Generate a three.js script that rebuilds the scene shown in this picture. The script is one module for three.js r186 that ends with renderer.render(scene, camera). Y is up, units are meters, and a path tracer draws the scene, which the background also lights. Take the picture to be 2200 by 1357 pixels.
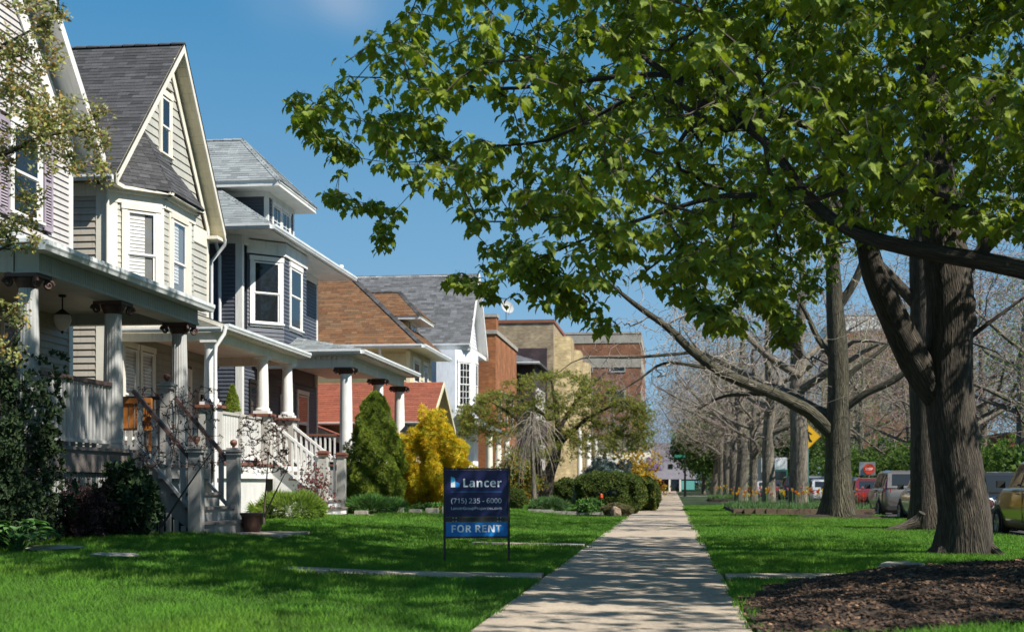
import * as THREE from 'three';
import { mergeGeometries } from 'three/addons/utils/BufferGeometryUtils.js';

// ---------- camera, sky, sun, exposure ----------
const scene = new THREE.Scene();
const FPX = 2900, YAW = Math.atan(343.5 / FPX), EYE = 1.05;
const camera = new THREE.PerspectiveCamera(2 * Math.atan(678.5 / FPX) * 180 / Math.PI, 2200 / 1357, 0.1, 3000);
camera.position.set(0, EYE, 0);
camera.rotation.y = YAW;
camera.setViewOffset(2200, 1357, 0, -359.5, 2200, 1357);
camera.focus = 21; camera.userData.fStop = 2.2;
const renderer = new THREE.WebGLRenderer({ antialias: true });
renderer.toneMapping = THREE.LinearToneMapping;
renderer.toneMappingExposure = 1.62;
renderer.shadowMap.enabled = true;
const SUN = new THREE.Vector3(0.60, 0.74, 0.32).normalize();
const sun = new THREE.DirectionalLight(new THREE.Color(1.0, 0.95, 0.86), 5.0);
sun.position.copy(SUN).multiplyScalar(120).add(new THREE.Vector3(0, 0, -40)); sun.target.position.set(0, 0, -40);
sun.castShadow = true; sun.shadow.mapSize.set(4096, 4096); sun.shadow.radius = 1;
Object.assign(sun.shadow.camera, { left: -60, right: 60, top: 60, bottom: -60, near: 1, far: 400 });
scene.add(sun, sun.target);
{ // clear spring sky with a trace of high cloud
  const W = 1024, H = 512, a = new Float32Array(W * H * 4), mixc = (p, q, t) => p.map((v, i) => v + (q[i] - v) * t);
  const hor = [0.42, 0.68, 0.9], mid = [0.06, 0.295, 0.59], zen = [0.025, 0.14, 0.37];
  for (let r = 0; r < H; r++) for (let c = 0; c < W; c++) {
    const el = Math.max(0, (r + 0.5) / H - 0.5) * Math.PI, az = ((c + 0.5) / W - 0.5) * 2 * Math.PI, s = Math.sin(el);
    let k = s < 0.36 ? mixc(hor, mid, Math.pow(s / 0.36, 0.75)) : mixc(mid, zen, Math.pow((s - 0.36) / 0.64, 0.8));
    const cl = Math.max(0, Math.sin(az * 5 + 2.3 * Math.sin(el * 9 + az * 3)) * Math.sin(el * 14 + 1.7 * Math.sin(az * 7)) - 0.35) * Math.exp(-Math.pow((s - 0.38) / 0.12, 2));
    const wisp = Math.exp(-(((az + 1.815) / 0.05) ** 2) - ((el - 0.343) / 0.02) ** 2) * (0.32 + 0.1 * Math.sin(az * 90 + el * 60));
    k = mixc(k, [0.62, 0.68, 0.8], Math.min(0.5, cl * 0.9 + wisp));
    const cs = Math.cos(el) * Math.cos(az) * SUN.x + s * SUN.y + Math.cos(el) * Math.sin(az) * SUN.z, gl = 0.35 * Math.pow(Math.max(0, cs), 10);
    for (let i = 0; i < 3; i++) a[(r * W + c) * 4 + i] = k[i] + gl * [1, 0.95, 0.85][i];
    a[(r * W + c) * 4 + 3] = 1;
  }
  const t = new THREE.DataTexture(a, W, H, THREE.RGBAFormat, THREE.FloatType);
  t.mapping = THREE.EquirectangularReflectionMapping; t.magFilter = THREE.LinearFilter; t.needsUpdate = true;
  scene.background = t; scene.environment = t;
  scene.backgroundIntensity = scene.environmentIntensity = 0.555;
}

// ---------- helpers ----------
let seedv = 12345;
const seed = (s) => { seedv = s | 0; };
const rnd = () => { seedv = (seedv + 0x6d2b79f5) | 0; let t = Math.imul(seedv ^ (seedv >>> 15), 1 | seedv); t = (t + Math.imul(t ^ (t >>> 7), 61 | t)) ^ t; return ((t ^ (t >>> 14)) >>> 0) / 4294967296; };
const rr = (a, b) => a + (b - a) * rnd();
const gs = () => (rnd() + rnd() + rnd() - 1.5) / 0.75;
const clamp = (x, a, b) => Math.min(b, Math.max(a, x));
const sst = (a, b, x) => { const t = clamp((x - a) / (b - a), 0, 1); return t * t * (3 - 2 * t); };
const V = (x, y, z) => new THREE.Vector3(x, y, z);
const ca = Math.cos(YAW), sa = Math.sin(YAW);
const sub = (a, b) => [a[0] - b[0], a[1] - b[1], a[2] - b[2]], add = (a, b) => [a[0] + b[0], a[1] + b[1], a[2] + b[2]], mul = (a, s) => [a[0] * s, a[1] * s, a[2] * s];
const dot = (a, b) => a[0] * b[0] + a[1] * b[1] + a[2] * b[2], len = (a) => Math.hypot(a[0], a[1], a[2]);
const nrm = (a) => mul(a, 1 / (len(a) || 1)), cross = (a, b) => [a[1] * b[2] - a[2] * b[1], a[2] * b[0] - a[0] * b[2], a[0] * b[1] - a[1] * b[0]];
// survey of the photograph: a sight line (u, v) met at distance d down the street gives a place in the world
const at = (u, v, d) => { const x = d * Math.tan(Math.atan((u - 1100) / FPX) - YAW); return [x, EYE + (1038 - v) / FPX * (d * ca - x * sa), -d]; };
// lie of the land
const groundY = (x, d) => {
  if (x > 6.72 && x < 15.6) return -0.24;
  if (x < -1.44) { const r = 0.27 * sst(-2.6, -7.4, x) * (0.3 + 0.7 * sst(11, 18.5, d)); return r - 0.012; }
  if (x > 0.58 && x < 6.8) return -0.012 + 0.02 * sst(0.6, 2.6, x) * sst(6.6, 5, x) * sst(6, 14, d);
  return -0.012;
};

class Geo {
  constructor() { this.p = []; this.n = []; this.t = []; this.c = null; }
  v(p, n, t) { this.p.push(p[0], p[1], p[2]); this.n.push(n[0], n[1], n[2]); this.t.push(t[0], t[1]); }
  tri(a, b, c, uv) {
    const n = nrm(cross(sub(b, a), sub(c, a))), q = uv || Geo.uvs([a, b, c], n);
    this.v(a, n, q[0]); this.v(b, n, q[1]); this.v(c, n, q[2]); return this;
  }
  quad(a, b, c, d, uv) { this.tri(a, b, c, uv && [uv[0], uv[1], uv[2]]); this.tri(a, c, d, uv && [uv[0], uv[2], uv[3]]); return this; }
  static uvs(ps, n) {
    const ax = Math.abs(n[0]), ay = Math.abs(n[1]), az = Math.abs(n[2]);
    return ps.map((p) => (ay > 0.8 ? [p[0], p[2]] : ax >= az ? [p[2], p[1]] : [p[0], p[1]]));
  }
  hexa(k) { // eight corners: bottom ring then top ring
    const ctr = mul(k.reduce(add), 1 / 8);
    for (const f of [[0, 1, 2, 3], [4, 5, 6, 7], [0, 1, 5, 4], [1, 2, 6, 5], [2, 3, 7, 6], [3, 0, 4, 7]]) {
      const q = f.map((i) => k[i]), n = cross(sub(q[1], q[0]), sub(q[2], q[0])), out = dot(n, sub(mul(q.reduce(add), 0.25), ctr)) >= 0;
      out ? this.quad(...q) : this.quad(q[3], q[2], q[1], q[0]);
    }
    return this;
  }
  box(x0, x1, y0, y1, d0, d1) { return this.hexa([[x0, y0, -d0], [x1, y0, -d0], [x1, y0, -d1], [x0, y0, -d1], [x0, y1, -d0], [x1, y1, -d0], [x1, y1, -d1], [x0, y1, -d1]]); }
  pb(pl, u0, u1, v0, v1, n0, n1) { return this.hexa([pl(u0, v0, n0), pl(u1, v0, n0), pl(u1, v0, n1), pl(u0, v0, n1), pl(u0, v1, n0), pl(u1, v1, n0), pl(u1, v1, n1), pl(u0, v1, n1)]); }
  prism(pts, ext) { // planar polygon (convex) pushed along ext
    const top = pts.map((p) => add(p, ext)), m = pts.length, ctr = mul(pts.concat(top).reduce(add), 0.5 / m);
    const face = (q) => { const n = cross(sub(q[1], q[0]), sub(q[2], q[0])), c = mul(q.reduce(add), 1 / q.length), o = dot(n, sub(c, ctr)) >= 0 ? q : q.slice().reverse(); for (let i = 1; i < o.length - 1; i++) this.tri(o[0], o[i], o[i + 1]); };
    face(pts); face(top);
    for (let i = 0; i < m; i++) face([pts[i], pts[(i + 1) % m], top[(i + 1) % m], top[i]]);
    return this;
  }
  beam(a, b, w, h, up = [0, 1, 0]) { // bar from a to b, w across, h along up
    const dir = nrm(sub(b, a)), s = mul(nrm(cross(dir, up)), w / 2), t = mul(nrm(cross(s, dir)), h / 2);
    return this.hexa([add(sub(a, s), mul(t, -1)), add(add(a, s), mul(t, -1)), add(add(a, s), t), add(sub(a, s), t), add(sub(b, s), mul(t, -1)), add(add(b, s), mul(t, -1)), add(add(b, s), t), add(sub(b, s), t)]);
  }
  tube(pts, rad, seg = 6, cap = true, shapef) { // smooth tapering tube, uv in metres
    let ref = Math.abs(nrm(sub(pts[1], pts[0]))[1]) > 0.9 ? [1, 0, 0] : [0, 1, 0], run = 0; const rings = [];
    for (let i = 0; i < pts.length; i++) {
      const dir = nrm(sub(pts[Math.min(i + 1, pts.length - 1)], pts[Math.max(i - 1, 0)]));
      const s = nrm(cross(dir, ref)), t = cross(s, dir); ref = t;
      if (i) run += len(sub(pts[i], pts[i - 1]));
      const ring = [];
      for (let k = 0; k <= seg; k++) { const a = k / seg * 2 * Math.PI, r = rad[i] * (shapef ? shapef(i / (pts.length - 1), a, pts[i]) : 1), n = add(mul(s, Math.cos(a)), mul(t, Math.sin(a))); ring.push([add(pts[i], mul(n, r)), n, [k / seg * 6.283 * rad[0], run]]); }
      rings.push(ring);
    }
    for (let i = 0; i + 1 < rings.length; i++) for (let k = 0; k < seg; k++) {
      const [a, b, c, d] = [rings[i][k], rings[i][k + 1], rings[i + 1][k + 1], rings[i + 1][k]];
      for (const q of [a, c, b, a, d, c]) this.v(q[0], q[1], q[2]);
    }
    if (cap) for (const [i, sgn] of [[0, -1], [rings.length - 1, 1]]) { const r = rings[i]; for (let k = 1; k + 1 < seg; k++) sgn > 0 ? this.tri(r[0][0], r[k][0], r[k + 1][0]) : this.tri(r[0][0], r[k + 1][0], r[k][0]); }
    return this;
  }
  lathe(o, prof, seg = 16, rf) { // profile of [radius, height] turned round the upright through o
    const pt = (i, k) => { const a = k / seg * 2 * Math.PI, r = prof[i][0] * (rf ? rf(a, prof[i][1]) : 1); return [o[0] + r * Math.cos(a), o[1] + prof[i][1], o[2] + r * Math.sin(a)]; };
    for (let i = 0; i + 1 < prof.length; i++) for (let k = 0; k < seg; k++) {
      const a = pt(i, k), b = pt(i + 1, k), c = pt(i + 1, k + 1), d = pt(i, k + 1), uv = [[k / seg, prof[i][1]], [k / seg, prof[i + 1][1]], [(k + 1) / seg, prof[i + 1][1]], [(k + 1) / seg, prof[i][1]]];
      if (rf || prof.flat) { this.quad(a, b, c, d, uv); continue; }
      const sl = Math.atan2(prof[i][0] - prof[i + 1][0], prof[i + 1][1] - prof[i][1]), nn = (kk) => { const g = kk / seg * 2 * Math.PI; return [Math.cos(sl) * Math.cos(g), Math.sin(sl), Math.cos(sl) * Math.sin(g)]; };
      [[a, k, 0], [b, k, 1], [c, k + 1, 2], [a, k, 0], [c, k + 1, 2], [d, k + 1, 3]].forEach(([p, kk, w]) => this.v(p, nn(kk), uv[w]));
    }
    return this;
  }
  tint(c) { if (!this.c) this.c = []; while (this.c.length < this.p.length) this.c.push(c[0], c[1], c[2]); return this; }
  build(o = [0, 0, 0]) {
    const g = new THREE.BufferGeometry(), p = new Float32Array(this.p);
    for (let i = 0; i < p.length; i += 3) { p[i] -= o[0]; p[i + 1] -= o[1]; p[i + 2] -= o[2]; }
    g.setAttribute('position', new THREE.BufferAttribute(p, 3)); g.setAttribute('normal', new THREE.BufferAttribute(new Float32Array(this.n), 3)); g.setAttribute('uv', new THREE.BufferAttribute(new Float32Array(this.t), 2));
    if (this.c) g.setAttribute('color', new THREE.BufferAttribute(new Float32Array(this.c), 3));
    return g;
  }
}
const G = () => new Geo();
const plane = (o, U, N) => (u, v, n) => [o[0] + U[0] * u + N[0] * n, o[1] + v, o[2] + U[2] * u + N[2] * n]; // upright wall plane
const wallPlane = (x0, d0, x1, d1) => { const o = [x0, 0, -d0], U = nrm([x1 - x0, 0, d0 - d1]), L = Math.hypot(x1 - x0, d1 - d0); const N = [-U[2], 0, U[0]], pl = plane(o, U, N); pl.N = N; pl.L = L; return pl; };
// with U running away down the street, N faces the street (+x); with U towards +x, N faces the camera
const taken = new Map();
const numbered = (n) => { const k = taken.get(n) || 0; taken.set(n, k + 1); return k ? n + '_' + String(k).padStart(3, '0') : n; };
function thing(name, label, category, pos = [0, 0, 0], group, turn = 0) {
  const o = new THREE.Group(); o.name = numbered(name); o.position.set(...pos); o.rotation.y = turn; o.userData = { label, category }; if (group) o.userData.group = group;
  o.o = pos; scene.add(o); return o;
}
const orig = (o) => { while (o && !o.o) o = o.parent; return o ? o.o : [0, 0, 0]; };
function part(parent, name, geo, mat, extra) { // geo in world metres unless the thing is turned
  const m = new THREE.Mesh(geo instanceof Geo ? geo.build(orig(parent)) : geo, mat); m.name = name; m.castShadow = m.receiveShadow = true; if (extra) Object.assign(m.userData, extra); parent.add(m); return m;
}
function solo(name, label, category, geo, mat, pos, group) { const m = new THREE.Mesh(geo instanceof Geo ? geo.build(pos) : geo, mat); m.name = numbered(name); m.position.set(...pos); m.castShadow = m.receiveShadow = true; m.userData = { label, category }; if (group) m.userData.group = group; scene.add(m); return m; }
function struct(name, geo, mat, kind = 'structure') { const m = new THREE.Mesh(geo instanceof Geo ? geo.build() : geo, mat); m.name = name; m.castShadow = m.receiveShadow = true; m.userData = { kind }; scene.add(m); return m; }
function copy(o, pos, turn, label, scale = 1) { const c = o.clone(); c.name = numbered(o.name.replace(/_\d{3}$/, '')); c.position.set(...pos); c.rotation.y = turn; c.scale.setScalar(scale); c.o = pos; if (label) c.userData.label = label; scene.add(c); return c; }
const M4 = (p, x, y, z) => new THREE.Matrix4().set(x[0], y[0], z[0], p[0], x[1], y[1], z[1], p[1], x[2], y[2], z[2], p[2], 0, 0, 0, 1);
function copies(parent, name, geo, mat, mats, cols) { // a mass too fine to count
  const m = new THREE.InstancedMesh(geo, mat, mats.length), o = orig(parent); m.name = name; m.userData.kind = 'stuff'; m.castShadow = m.receiveShadow = true;
  const T = new THREE.Matrix4().makeTranslation(-o[0], -o[1], -o[2]), q = new THREE.Matrix4(), cc = new THREE.Color();
  mats.forEach((k, i) => { m.setMatrixAt(i, q.multiplyMatrices(T, k)); if (cols) m.setColorAt(i, cc.setRGB(...cols[i])); });
  parent.add(m); return m;
}

// ---------- textures ----------
const hash = (x, y, s) => { let h = Math.imul(x, 374761393) ^ Math.imul(y, 668265263) ^ Math.imul(s, 2147483647 ^ 0x5bd1e995); h = Math.imul(h ^ (h >>> 13), 1274126177); return ((h ^ (h >>> 16)) >>> 0) / 4294967296; };
const vnoise = (x, y, px, py, s) => { // periodic value noise
  const xi = Math.floor(x), yi = Math.floor(y), fx = x - xi, fy = y - yi, sx = fx * fx * (3 - 2 * fx), sy = fy * fy * (3 - 2 * fy), m = (a, n) => ((a % n) + n) % n;
  const h = (i, j) => hash(m(xi + i, px), m(yi + j, py), s);
  return (h(0, 0) * (1 - sx) + h(1, 0) * sx) * (1 - sy) + (h(0, 1) * (1 - sx) + h(1, 1) * sx) * sy;
};
const fbm = (u, v, fx, fy, oct, s) => { let a = 0, w = 0.5, t = 0; for (let i = 0; i < oct; i++) { a += w * vnoise(u * fx, v * fy, fx, fy, s + i * 17); t += w; w *= 0.55; fx *= 2; fy *= 2; } return a / t; };
function tex(n, m, size, fn, srgb = true) { // fn(u, v) -> grey or [r, g, b] in 0..1; size = metres a repeat
  const d = new Uint8Array(n * m * 4);
  for (let y = 0; y < m; y++) for (let x = 0; x < n; x++) { let k = fn(x / n, y / m); if (!Array.isArray(k)) k = [k, k, k]; for (let i = 0; i < 3; i++) d[(y * n + x) * 4 + i] = clamp(k[i], 0, 1) * 255; d[(y * n + x) * 4 + 3] = 255; }
  const t = new THREE.DataTexture(d, n, m); t.wrapS = t.wrapT = THREE.RepeatWrapping; t.magFilter = THREE.LinearFilter; t.minFilter = THREE.LinearMipmapLinearFilter; t.generateMipmaps = true;
  if (srgb) t.colorSpace = THREE.SRGBColorSpace; t.repeat.set(1 / size[0], 1 / size[1]); t.needsUpdate = true; return t;
}
const std = (rgb, o = {}) => new THREE.MeshStandardMaterial(Object.assign({ color: new THREE.Color().setRGB(...rgb), roughness: 0.75, metalness: 0, side: THREE.DoubleSide }, o));
const phy = (rgb, o = {}) => new THREE.MeshPhysicalMaterial(Object.assign({ color: new THREE.Color().setRGB(...rgb), roughness: 0.75, metalness: 0, side: THREE.DoubleSide }, o));
const paintT = tex(512, 512, [1.7, 2.3], (u, v) => 0.84 + 0.16 * Math.min(1, 0.35 + 0.9 * fbm(u, v, 5, 5, 5, 3)) - 0.1 * Math.max(0, fbm(u, v, 40, 6, 3, 9) - 0.62) * 3);
const paintB = tex(256, 256, [0.5, 0.5], (u, v) => fbm(u, v, 8, 24, 4, 31), false);
const woodB = tex(256, 256, [0.3, 1.2], (u, v) => fbm(u, v, 40, 4, 4, 5), false);
const grainT = tex(256, 256, [0.25, 0.25], (u, v) => 0.72 + 0.28 * fbm(u, v, 60, 60, 2, 7) + 0.18 * (fbm(u, v, 6, 6, 3, 8) - 0.5));
const barkBump = tex(512, 512, [0.55, 1.5], (u, v) => { const w = 0.035 * (fbm(u, v, 6, 8, 3, 40) - 0.5); const r = Math.abs(fbm(u + w, v, 22, 6, 3, 41) - 0.5) * 2.6; return clamp(r, 0, 1) * 0.8 + 0.2 * fbm(u, v, 60, 30, 3, 43); }, false);
const barkT = tex(512, 512, [0.55, 1.5], (u, v) => { const w = 0.035 * (fbm(u, v, 6, 8, 3, 40) - 0.5); const r = clamp(Math.abs(fbm(u + w, v, 22, 6, 3, 41) - 0.5) * 3, 0, 1); const k = 0.52 + 0.34 * r + 0.3 * (fbm(u, v, 5, 4, 4, 44) - 0.5); return [k, k * 0.985, k * 0.95]; });
const concT = tex(1024, 1024, [3.1, 3.1], (u, v) => { const k = 0.8 + 0.16 * (fbm(u, v, 6, 6, 5, 51) - 0.5) + 0.24 * (fbm(u, v, 160, 160, 2, 52) - 0.5) - 0.2 * Math.max(0, fbm(u, v, 9, 9, 4, 53) - 0.6) * 2; return [k, k * 0.985, k * 0.955]; });
const concB = tex(512, 512, [0.8, 0.8], (u, v) => fbm(u, v, 70, 70, 3, 54), false);
const asphT = tex(512, 512, [2.2, 2.2], (u, v) => 0.6 + 0.45 * (fbm(u, v, 120, 120, 2, 61) - 0.5) + 0.3 * (fbm(u, v, 4, 4, 4, 62) - 0.5));
const soilT = tex(512, 512, [2.6, 2.6], (u, v) => { const k = 0.6 + 0.5 * (fbm(u, v, 50, 50, 4, 71) - 0.5) + 0.4 * (fbm(u, v, 5, 5, 4, 72) - 0.5); return [k, k, k]; });
const lawnT = tex(512, 512, [4.3, 4.3], (u, v) => { const k = 0.62 + 0.5 * (fbm(u, v, 70, 70, 4, 75) - 0.5) + 0.5 * (fbm(u, v, 6, 6, 4, 76) - 0.5), y = fbm(u, v, 9, 9, 3, 78); return [k * (0.8 + 0.5 * y), k, k * 0.8]; });
const brickish = tex(512, 512, [2.4, 2.4], (u, v) => { const k = 0.72 + 0.3 * (fbm(u, v, 12, 36, 3, 81) - 0.5) + 0.35 * (fbm(u, v, 4, 4, 4, 82) - 0.5); return k; });
const wide = (t) => { const c = t.clone(); c.repeat.set(1 / 1.15, 1 / 2.6); c.needsUpdate = true; return c; };
const P = (rgb, o = {}) => std(rgb, Object.assign({ map: paintT, bumpMap: paintB, bumpScale: 0.0012, roughness: 0.55 }, o));
const M = {
  white: P([0.78, 0.77, 0.74]), whiteCool: P([0.72, 0.75, 0.78]), cream: P([0.74, 0.7, 0.6]), gutter: P([0.7, 0.73, 0.74], { roughness: 0.4 }),
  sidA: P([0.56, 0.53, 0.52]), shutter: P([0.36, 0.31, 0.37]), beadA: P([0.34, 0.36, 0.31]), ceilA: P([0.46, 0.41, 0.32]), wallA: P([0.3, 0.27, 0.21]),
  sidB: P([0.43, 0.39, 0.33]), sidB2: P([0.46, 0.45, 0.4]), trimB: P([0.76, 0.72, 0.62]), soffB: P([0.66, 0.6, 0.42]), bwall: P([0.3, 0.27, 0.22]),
  sidC: P([0.032, 0.04, 0.058]), sidC2: P([0.075, 0.085, 0.11]), trimC: P([0.72, 0.72, 0.69]),
  sidD: P([0.66, 0.55, 0.33]), sidE: P([0.72, 0.76, 0.84]), stucco: P([0.42, 0.34, 0.2]),
  brownPaint: P([0.085, 0.045, 0.035], { roughness: 0.5 }), capital: P([0.06, 0.03, 0.024], { roughness: 0.6 }), railBrown: P([0.1, 0.06, 0.05]), rustCap: P([0.22, 0.085, 0.055]),
  treadGrey: P([0.2, 0.17, 0.155]), stepGrey: P([0.34, 0.33, 0.31]), greyWood: P([0.42, 0.42, 0.41]), skirt: P([0.4, 0.4, 0.38]), greige: P([0.46, 0.44, 0.4]),
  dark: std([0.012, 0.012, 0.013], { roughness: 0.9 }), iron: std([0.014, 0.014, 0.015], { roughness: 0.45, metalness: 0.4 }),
  pane: phy([0.012, 0.015, 0.018], { roughness: 0.03, ior: 1.52 }), glass: phy([1, 1, 1], { roughness: 0.02, transmission: 1, thickness: 0, ior: 1.5 }), blind: P([0.68, 0.68, 0.66]),
  frost: phy([0.7, 0.66, 0.55], { roughness: 0.6, transmission: 0.5, thickness: 0 }),
  concrete: std([0.58, 0.49, 0.395], { map: concT, bumpMap: concB, bumpScale: 0.002, roughness: 0.92 }), kerb: std([0.4, 0.39, 0.36], { map: concT, roughness: 0.9 }),
  asphalt: std([0.085, 0.085, 0.09], { map: asphT, roughness: 0.92 }), soil: std([0.07, 0.045, 0.03], { map: soilT, roughness: 1 }), lawn: std([0.03, 0.085, 0.012], { map: lawnT, roughness: 1 }),
  bark: std([0.15, 0.125, 0.1], { map: barkT, bumpMap: barkBump, bumpScale: 0.03, roughness: 0.95 }), barkGrey: std([0.42, 0.38, 0.32], { map: barkT, bumpMap: barkBump, bumpScale: 0.02, roughness: 0.95 }),
  barkOlive: std([0.21, 0.195, 0.135], { map: wide(barkT), bumpMap: wide(barkBump), bumpScale: 0.07, roughness: 0.95 }), twig: std([0.085, 0.065, 0.055], { roughness: 0.9 }), twigGrey: std([0.3, 0.26, 0.215], { roughness: 0.9 }), twigPurple: std([0.24, 0.185, 0.17], { roughness: 0.9 }),
  brickOrange: std([0.52, 0.2, 0.075], { map: brickish, roughness: 0.9 }), brickTan: std([0.62, 0.48, 0.31], { map: brickish, roughness: 0.9 }), brickYellow: std([0.66, 0.52, 0.28], { map: brickish, roughness: 0.9 }), brickRed: std([0.44, 0.19, 0.1], { map: brickish, roughness: 0.9 }), brickDark: std([0.1, 0.065, 0.075], { map: brickish, roughness: 0.9 }), stone: std([0.52, 0.5, 0.46], { map: concT, roughness: 0.9 }),
  terracotta: P([0.24, 0.085, 0.045], { roughness: 0.8 }), glazed: phy([0.07, 0.03, 0.022], { roughness: 0.35, clearcoat: 0.4 }), orangeWood: std([0.42, 0.16, 0.035], { map: paintT, bumpMap: woodB, bumpScale: 0.002, roughness: 0.55 }),
  metal: std([0.5, 0.52, 0.54], { roughness: 0.4, metalness: 0.8 }), poleGreen: std([0.03, 0.1, 0.085], { roughness: 0.5 }),
};
const shingleMats = (base, spread, tints) => { const a = []; for (let i = 0; i < 7; i++) { const k = 1 + spread * (i / 3 - 1), t = tints ? tints[i % tints.length] : [1, 1, 1]; a.push(std(base.map((c, j) => c * k * t[j]), { map: grainT, roughness: 0.95 })); } return a; };
const leafMat = (rgb, tr = 0.42, coat = 0) => phy(rgb, { roughness: 0.95, transmission: tr, thickness: 0, specularIntensity: 0.5, clearcoat: coat, clearcoatRoughness: 0.38 });
const SH = { dark: shingleMats([0.07, 0.07, 0.075], 0.42), light: shingleMats([0.29, 0.32, 0.33], 0.24), brown: shingleMats([0.2, 0.1, 0.045], 0.3, [[1, 1, 1], [1, 0.92, 0.85], [0.9, 1, 1.1]]), mid: shingleMats([0.15, 0.155, 0.165], 0.34), red: shingleMats([0.3, 0.085, 0.045], 0.16) };

// ---------- ground, pavements, street ----------
{
  const xs = [-600, -200, -80, -40, -25, -18, -14, -12], ds = [-40, -10, 0, 4, 7];
  for (let x = -11; x < -1.5; x += 0.5) xs.push(x); xs.push(-1.442, -1.436, 0, 0.576, 0.582); for (let x = 1; x < 6.6; x += 0.5) xs.push(x); xs.push(6.71, 6.73, 10, 15.59, 15.61, 17, 20, 30, 50, 90, 200, 600);
  for (let d = 8; d < 30; d += 0.75) ds.push(d); for (let d = 30; d < 80; d += 2.5) ds.push(d); ds.push(90, 110, 140, 200, 400, 1000, 2500);
  const g = G(), pt = (i, j) => [xs[i], groundY(xs[i], ds[j]) - (xs[i] > -1.44 && xs[i] < 0.58 ? 0.06 : 0.012), -ds[j]];
  for (let i = 0; i + 1 < xs.length; i++) for (let j = 0; j + 1 < ds.length; j++) g.quad(pt(i, j), pt(i + 1, j), pt(i + 1, j + 1), pt(i, j + 1));
  struct('ground', g, M.lawn);
  const road = struct('road', G().box(6.93, 15.4, -0.23, -0.165, -40, 600), M.asphalt);
  const kb = new THREE.Group(); kb.name = 'kerb'; kb.userData = { kind: 'structure' }; scene.add(kb);
  for (let d = -6; d < 120; d += 3) for (const [x0, x1] of [[6.74, 6.91], [15.42, 15.59]]) part(kb, 'kerb_stone', G().box(x0, x1, -0.3, rr(-0.006, 0.004), d + 0.006, d + 2.994), M.kerb);
  part(kb, 'kerb_run', G().box(6.74, 6.91, -0.3, 0, 120.01, 400).box(15.42, 15.59, -0.3, 0, 120.01, 400), M.kerb);
  // pavement flag by flag, each a little out of true
  const sw = new THREE.Group(); sw.name = 'sidewalk'; sw.userData = { kind: 'structure' }; scene.add(sw); seed(77);
  const tones = [0.93, 0.97, 1, 1.04, 1.08].map((k) => { const m = M.concrete.clone(); m.color.multiplyScalar(k); return m; });
  let d = -3; const L = 1.52;
  while (d < 190) {
    const l = L, h = rr(-0.004, 0.004), e = 0.007, y = (dd) => h + (dd - d) / l * rr(-0.003, 0.003), y0 = y(d), y1 = y(d + l);
    const g2 = G(), ch = 0.012, xa = -1.44 + rr(0, 0.015), xb = 0.58 - rr(0, 0.015), ring = (q, yy0, yy1) => [[xa + q, yy0, -(d + e + q)], [xb - q, yy0, -(d + e + q)], [xb - q, yy1, -(d + l - e - q)], [xa + q, yy1, -(d + l - e - q)]];
    const A = ring(0, -0.09, -0.09), B = ring(0, y0 - ch, y1 - ch), C = ring(ch, y0, y1);
    for (let i = 0; i < 4; i++) { const j = (i + 1) % 4; g2.quad(A[i], A[j], B[j], B[i]); g2.quad(B[i], B[j], C[j], C[i]); } g2.quad(...C);
    part(sw, 'paving_slab', g2, tones[Math.floor(rnd() * 5)]); d += l;
  }
  struct('sidewalk_bed', G().box(-1.43, 0.57, -0.12, -0.045, -3, 190), M.soil);
  // service walks crossing at right angles
  const walk = (name, x0, x1, d0, d1, n) => { const w = new THREE.Group(); w.name = name; w.userData = { kind: 'structure' }; scene.add(w); for (let i = 0; i < n; i++) { const a = x0 + (x1 - x0) * i / n + 0.006, b = x0 + (x1 - x0) * (i + 1) / n - 0.006, ya = groundY(a, d0) + 0.034, yb = groundY(b, d0) + 0.034; part(w, 'paving_slab', G().hexa([[a, ya - 0.09, -d0], [b, yb - 0.09, -d0], [b, yb - 0.09, -d1], [a, ya - 0.09, -d1], [a, ya, -d0], [b, yb, -d0], [b, yb, -d1], [a, ya, -d1]]), tones[(i * 3 + 1) % 5]); } };
  walk('front_path', -4.45, -1.46, 14.6, 15.5, 3); walk('parkway_path', 0.6, 6.7, 14.72, 15.6, 6); walk('front_path_001', -3.4, -1.46, 22.3, 23.2, 2);
  struct('cross_walk', G().box(-8, -1.46, -0.02, 0.012, 112, 114.4).box(0.6, 6.7, -0.02, 0.012, 112, 114.4), M.kerb);
}

// ---------- building helpers ----------
const eyeP = [0, EYE, 0];
function pieceSet(parent, name, list, mats, limit = 300, restName) { // list of {g, m}
  list.forEach((q) => { const p = q.g.p; q.k = len(sub([p[0], p[1], p[2]], eyeP)); });
  list.sort((a, b) => a.k - b.k);
  list.slice(0, limit).forEach((q) => part(parent, name, q.g, mats[q.m % mats.length]));
  const rest = list.slice(limit); if (rest.length) { const g = G(); rest.forEach((q) => { g.p.push(...q.g.p); g.n.push(...q.g.n); g.t.push(...q.g.t); }); part(parent, restName || name, g, mats[0], { kind: 'stuff' }); }
}
const span = (poly, v) => { let a = Infinity, b = -Infinity; for (let i = 0; i < poly.length; i++) { const [x0, y0] = poly[i], [x1, y1] = poly[(i + 1) % poly.length]; if ((y0 - v) * (y1 - v) <= 0 && y0 !== y1) { const x = x0 + (x1 - x0) * (v - y0) / (y1 - y0); a = Math.min(a, x); b = Math.max(b, x); } } return a < b ? [a, b] : null; };
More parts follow.
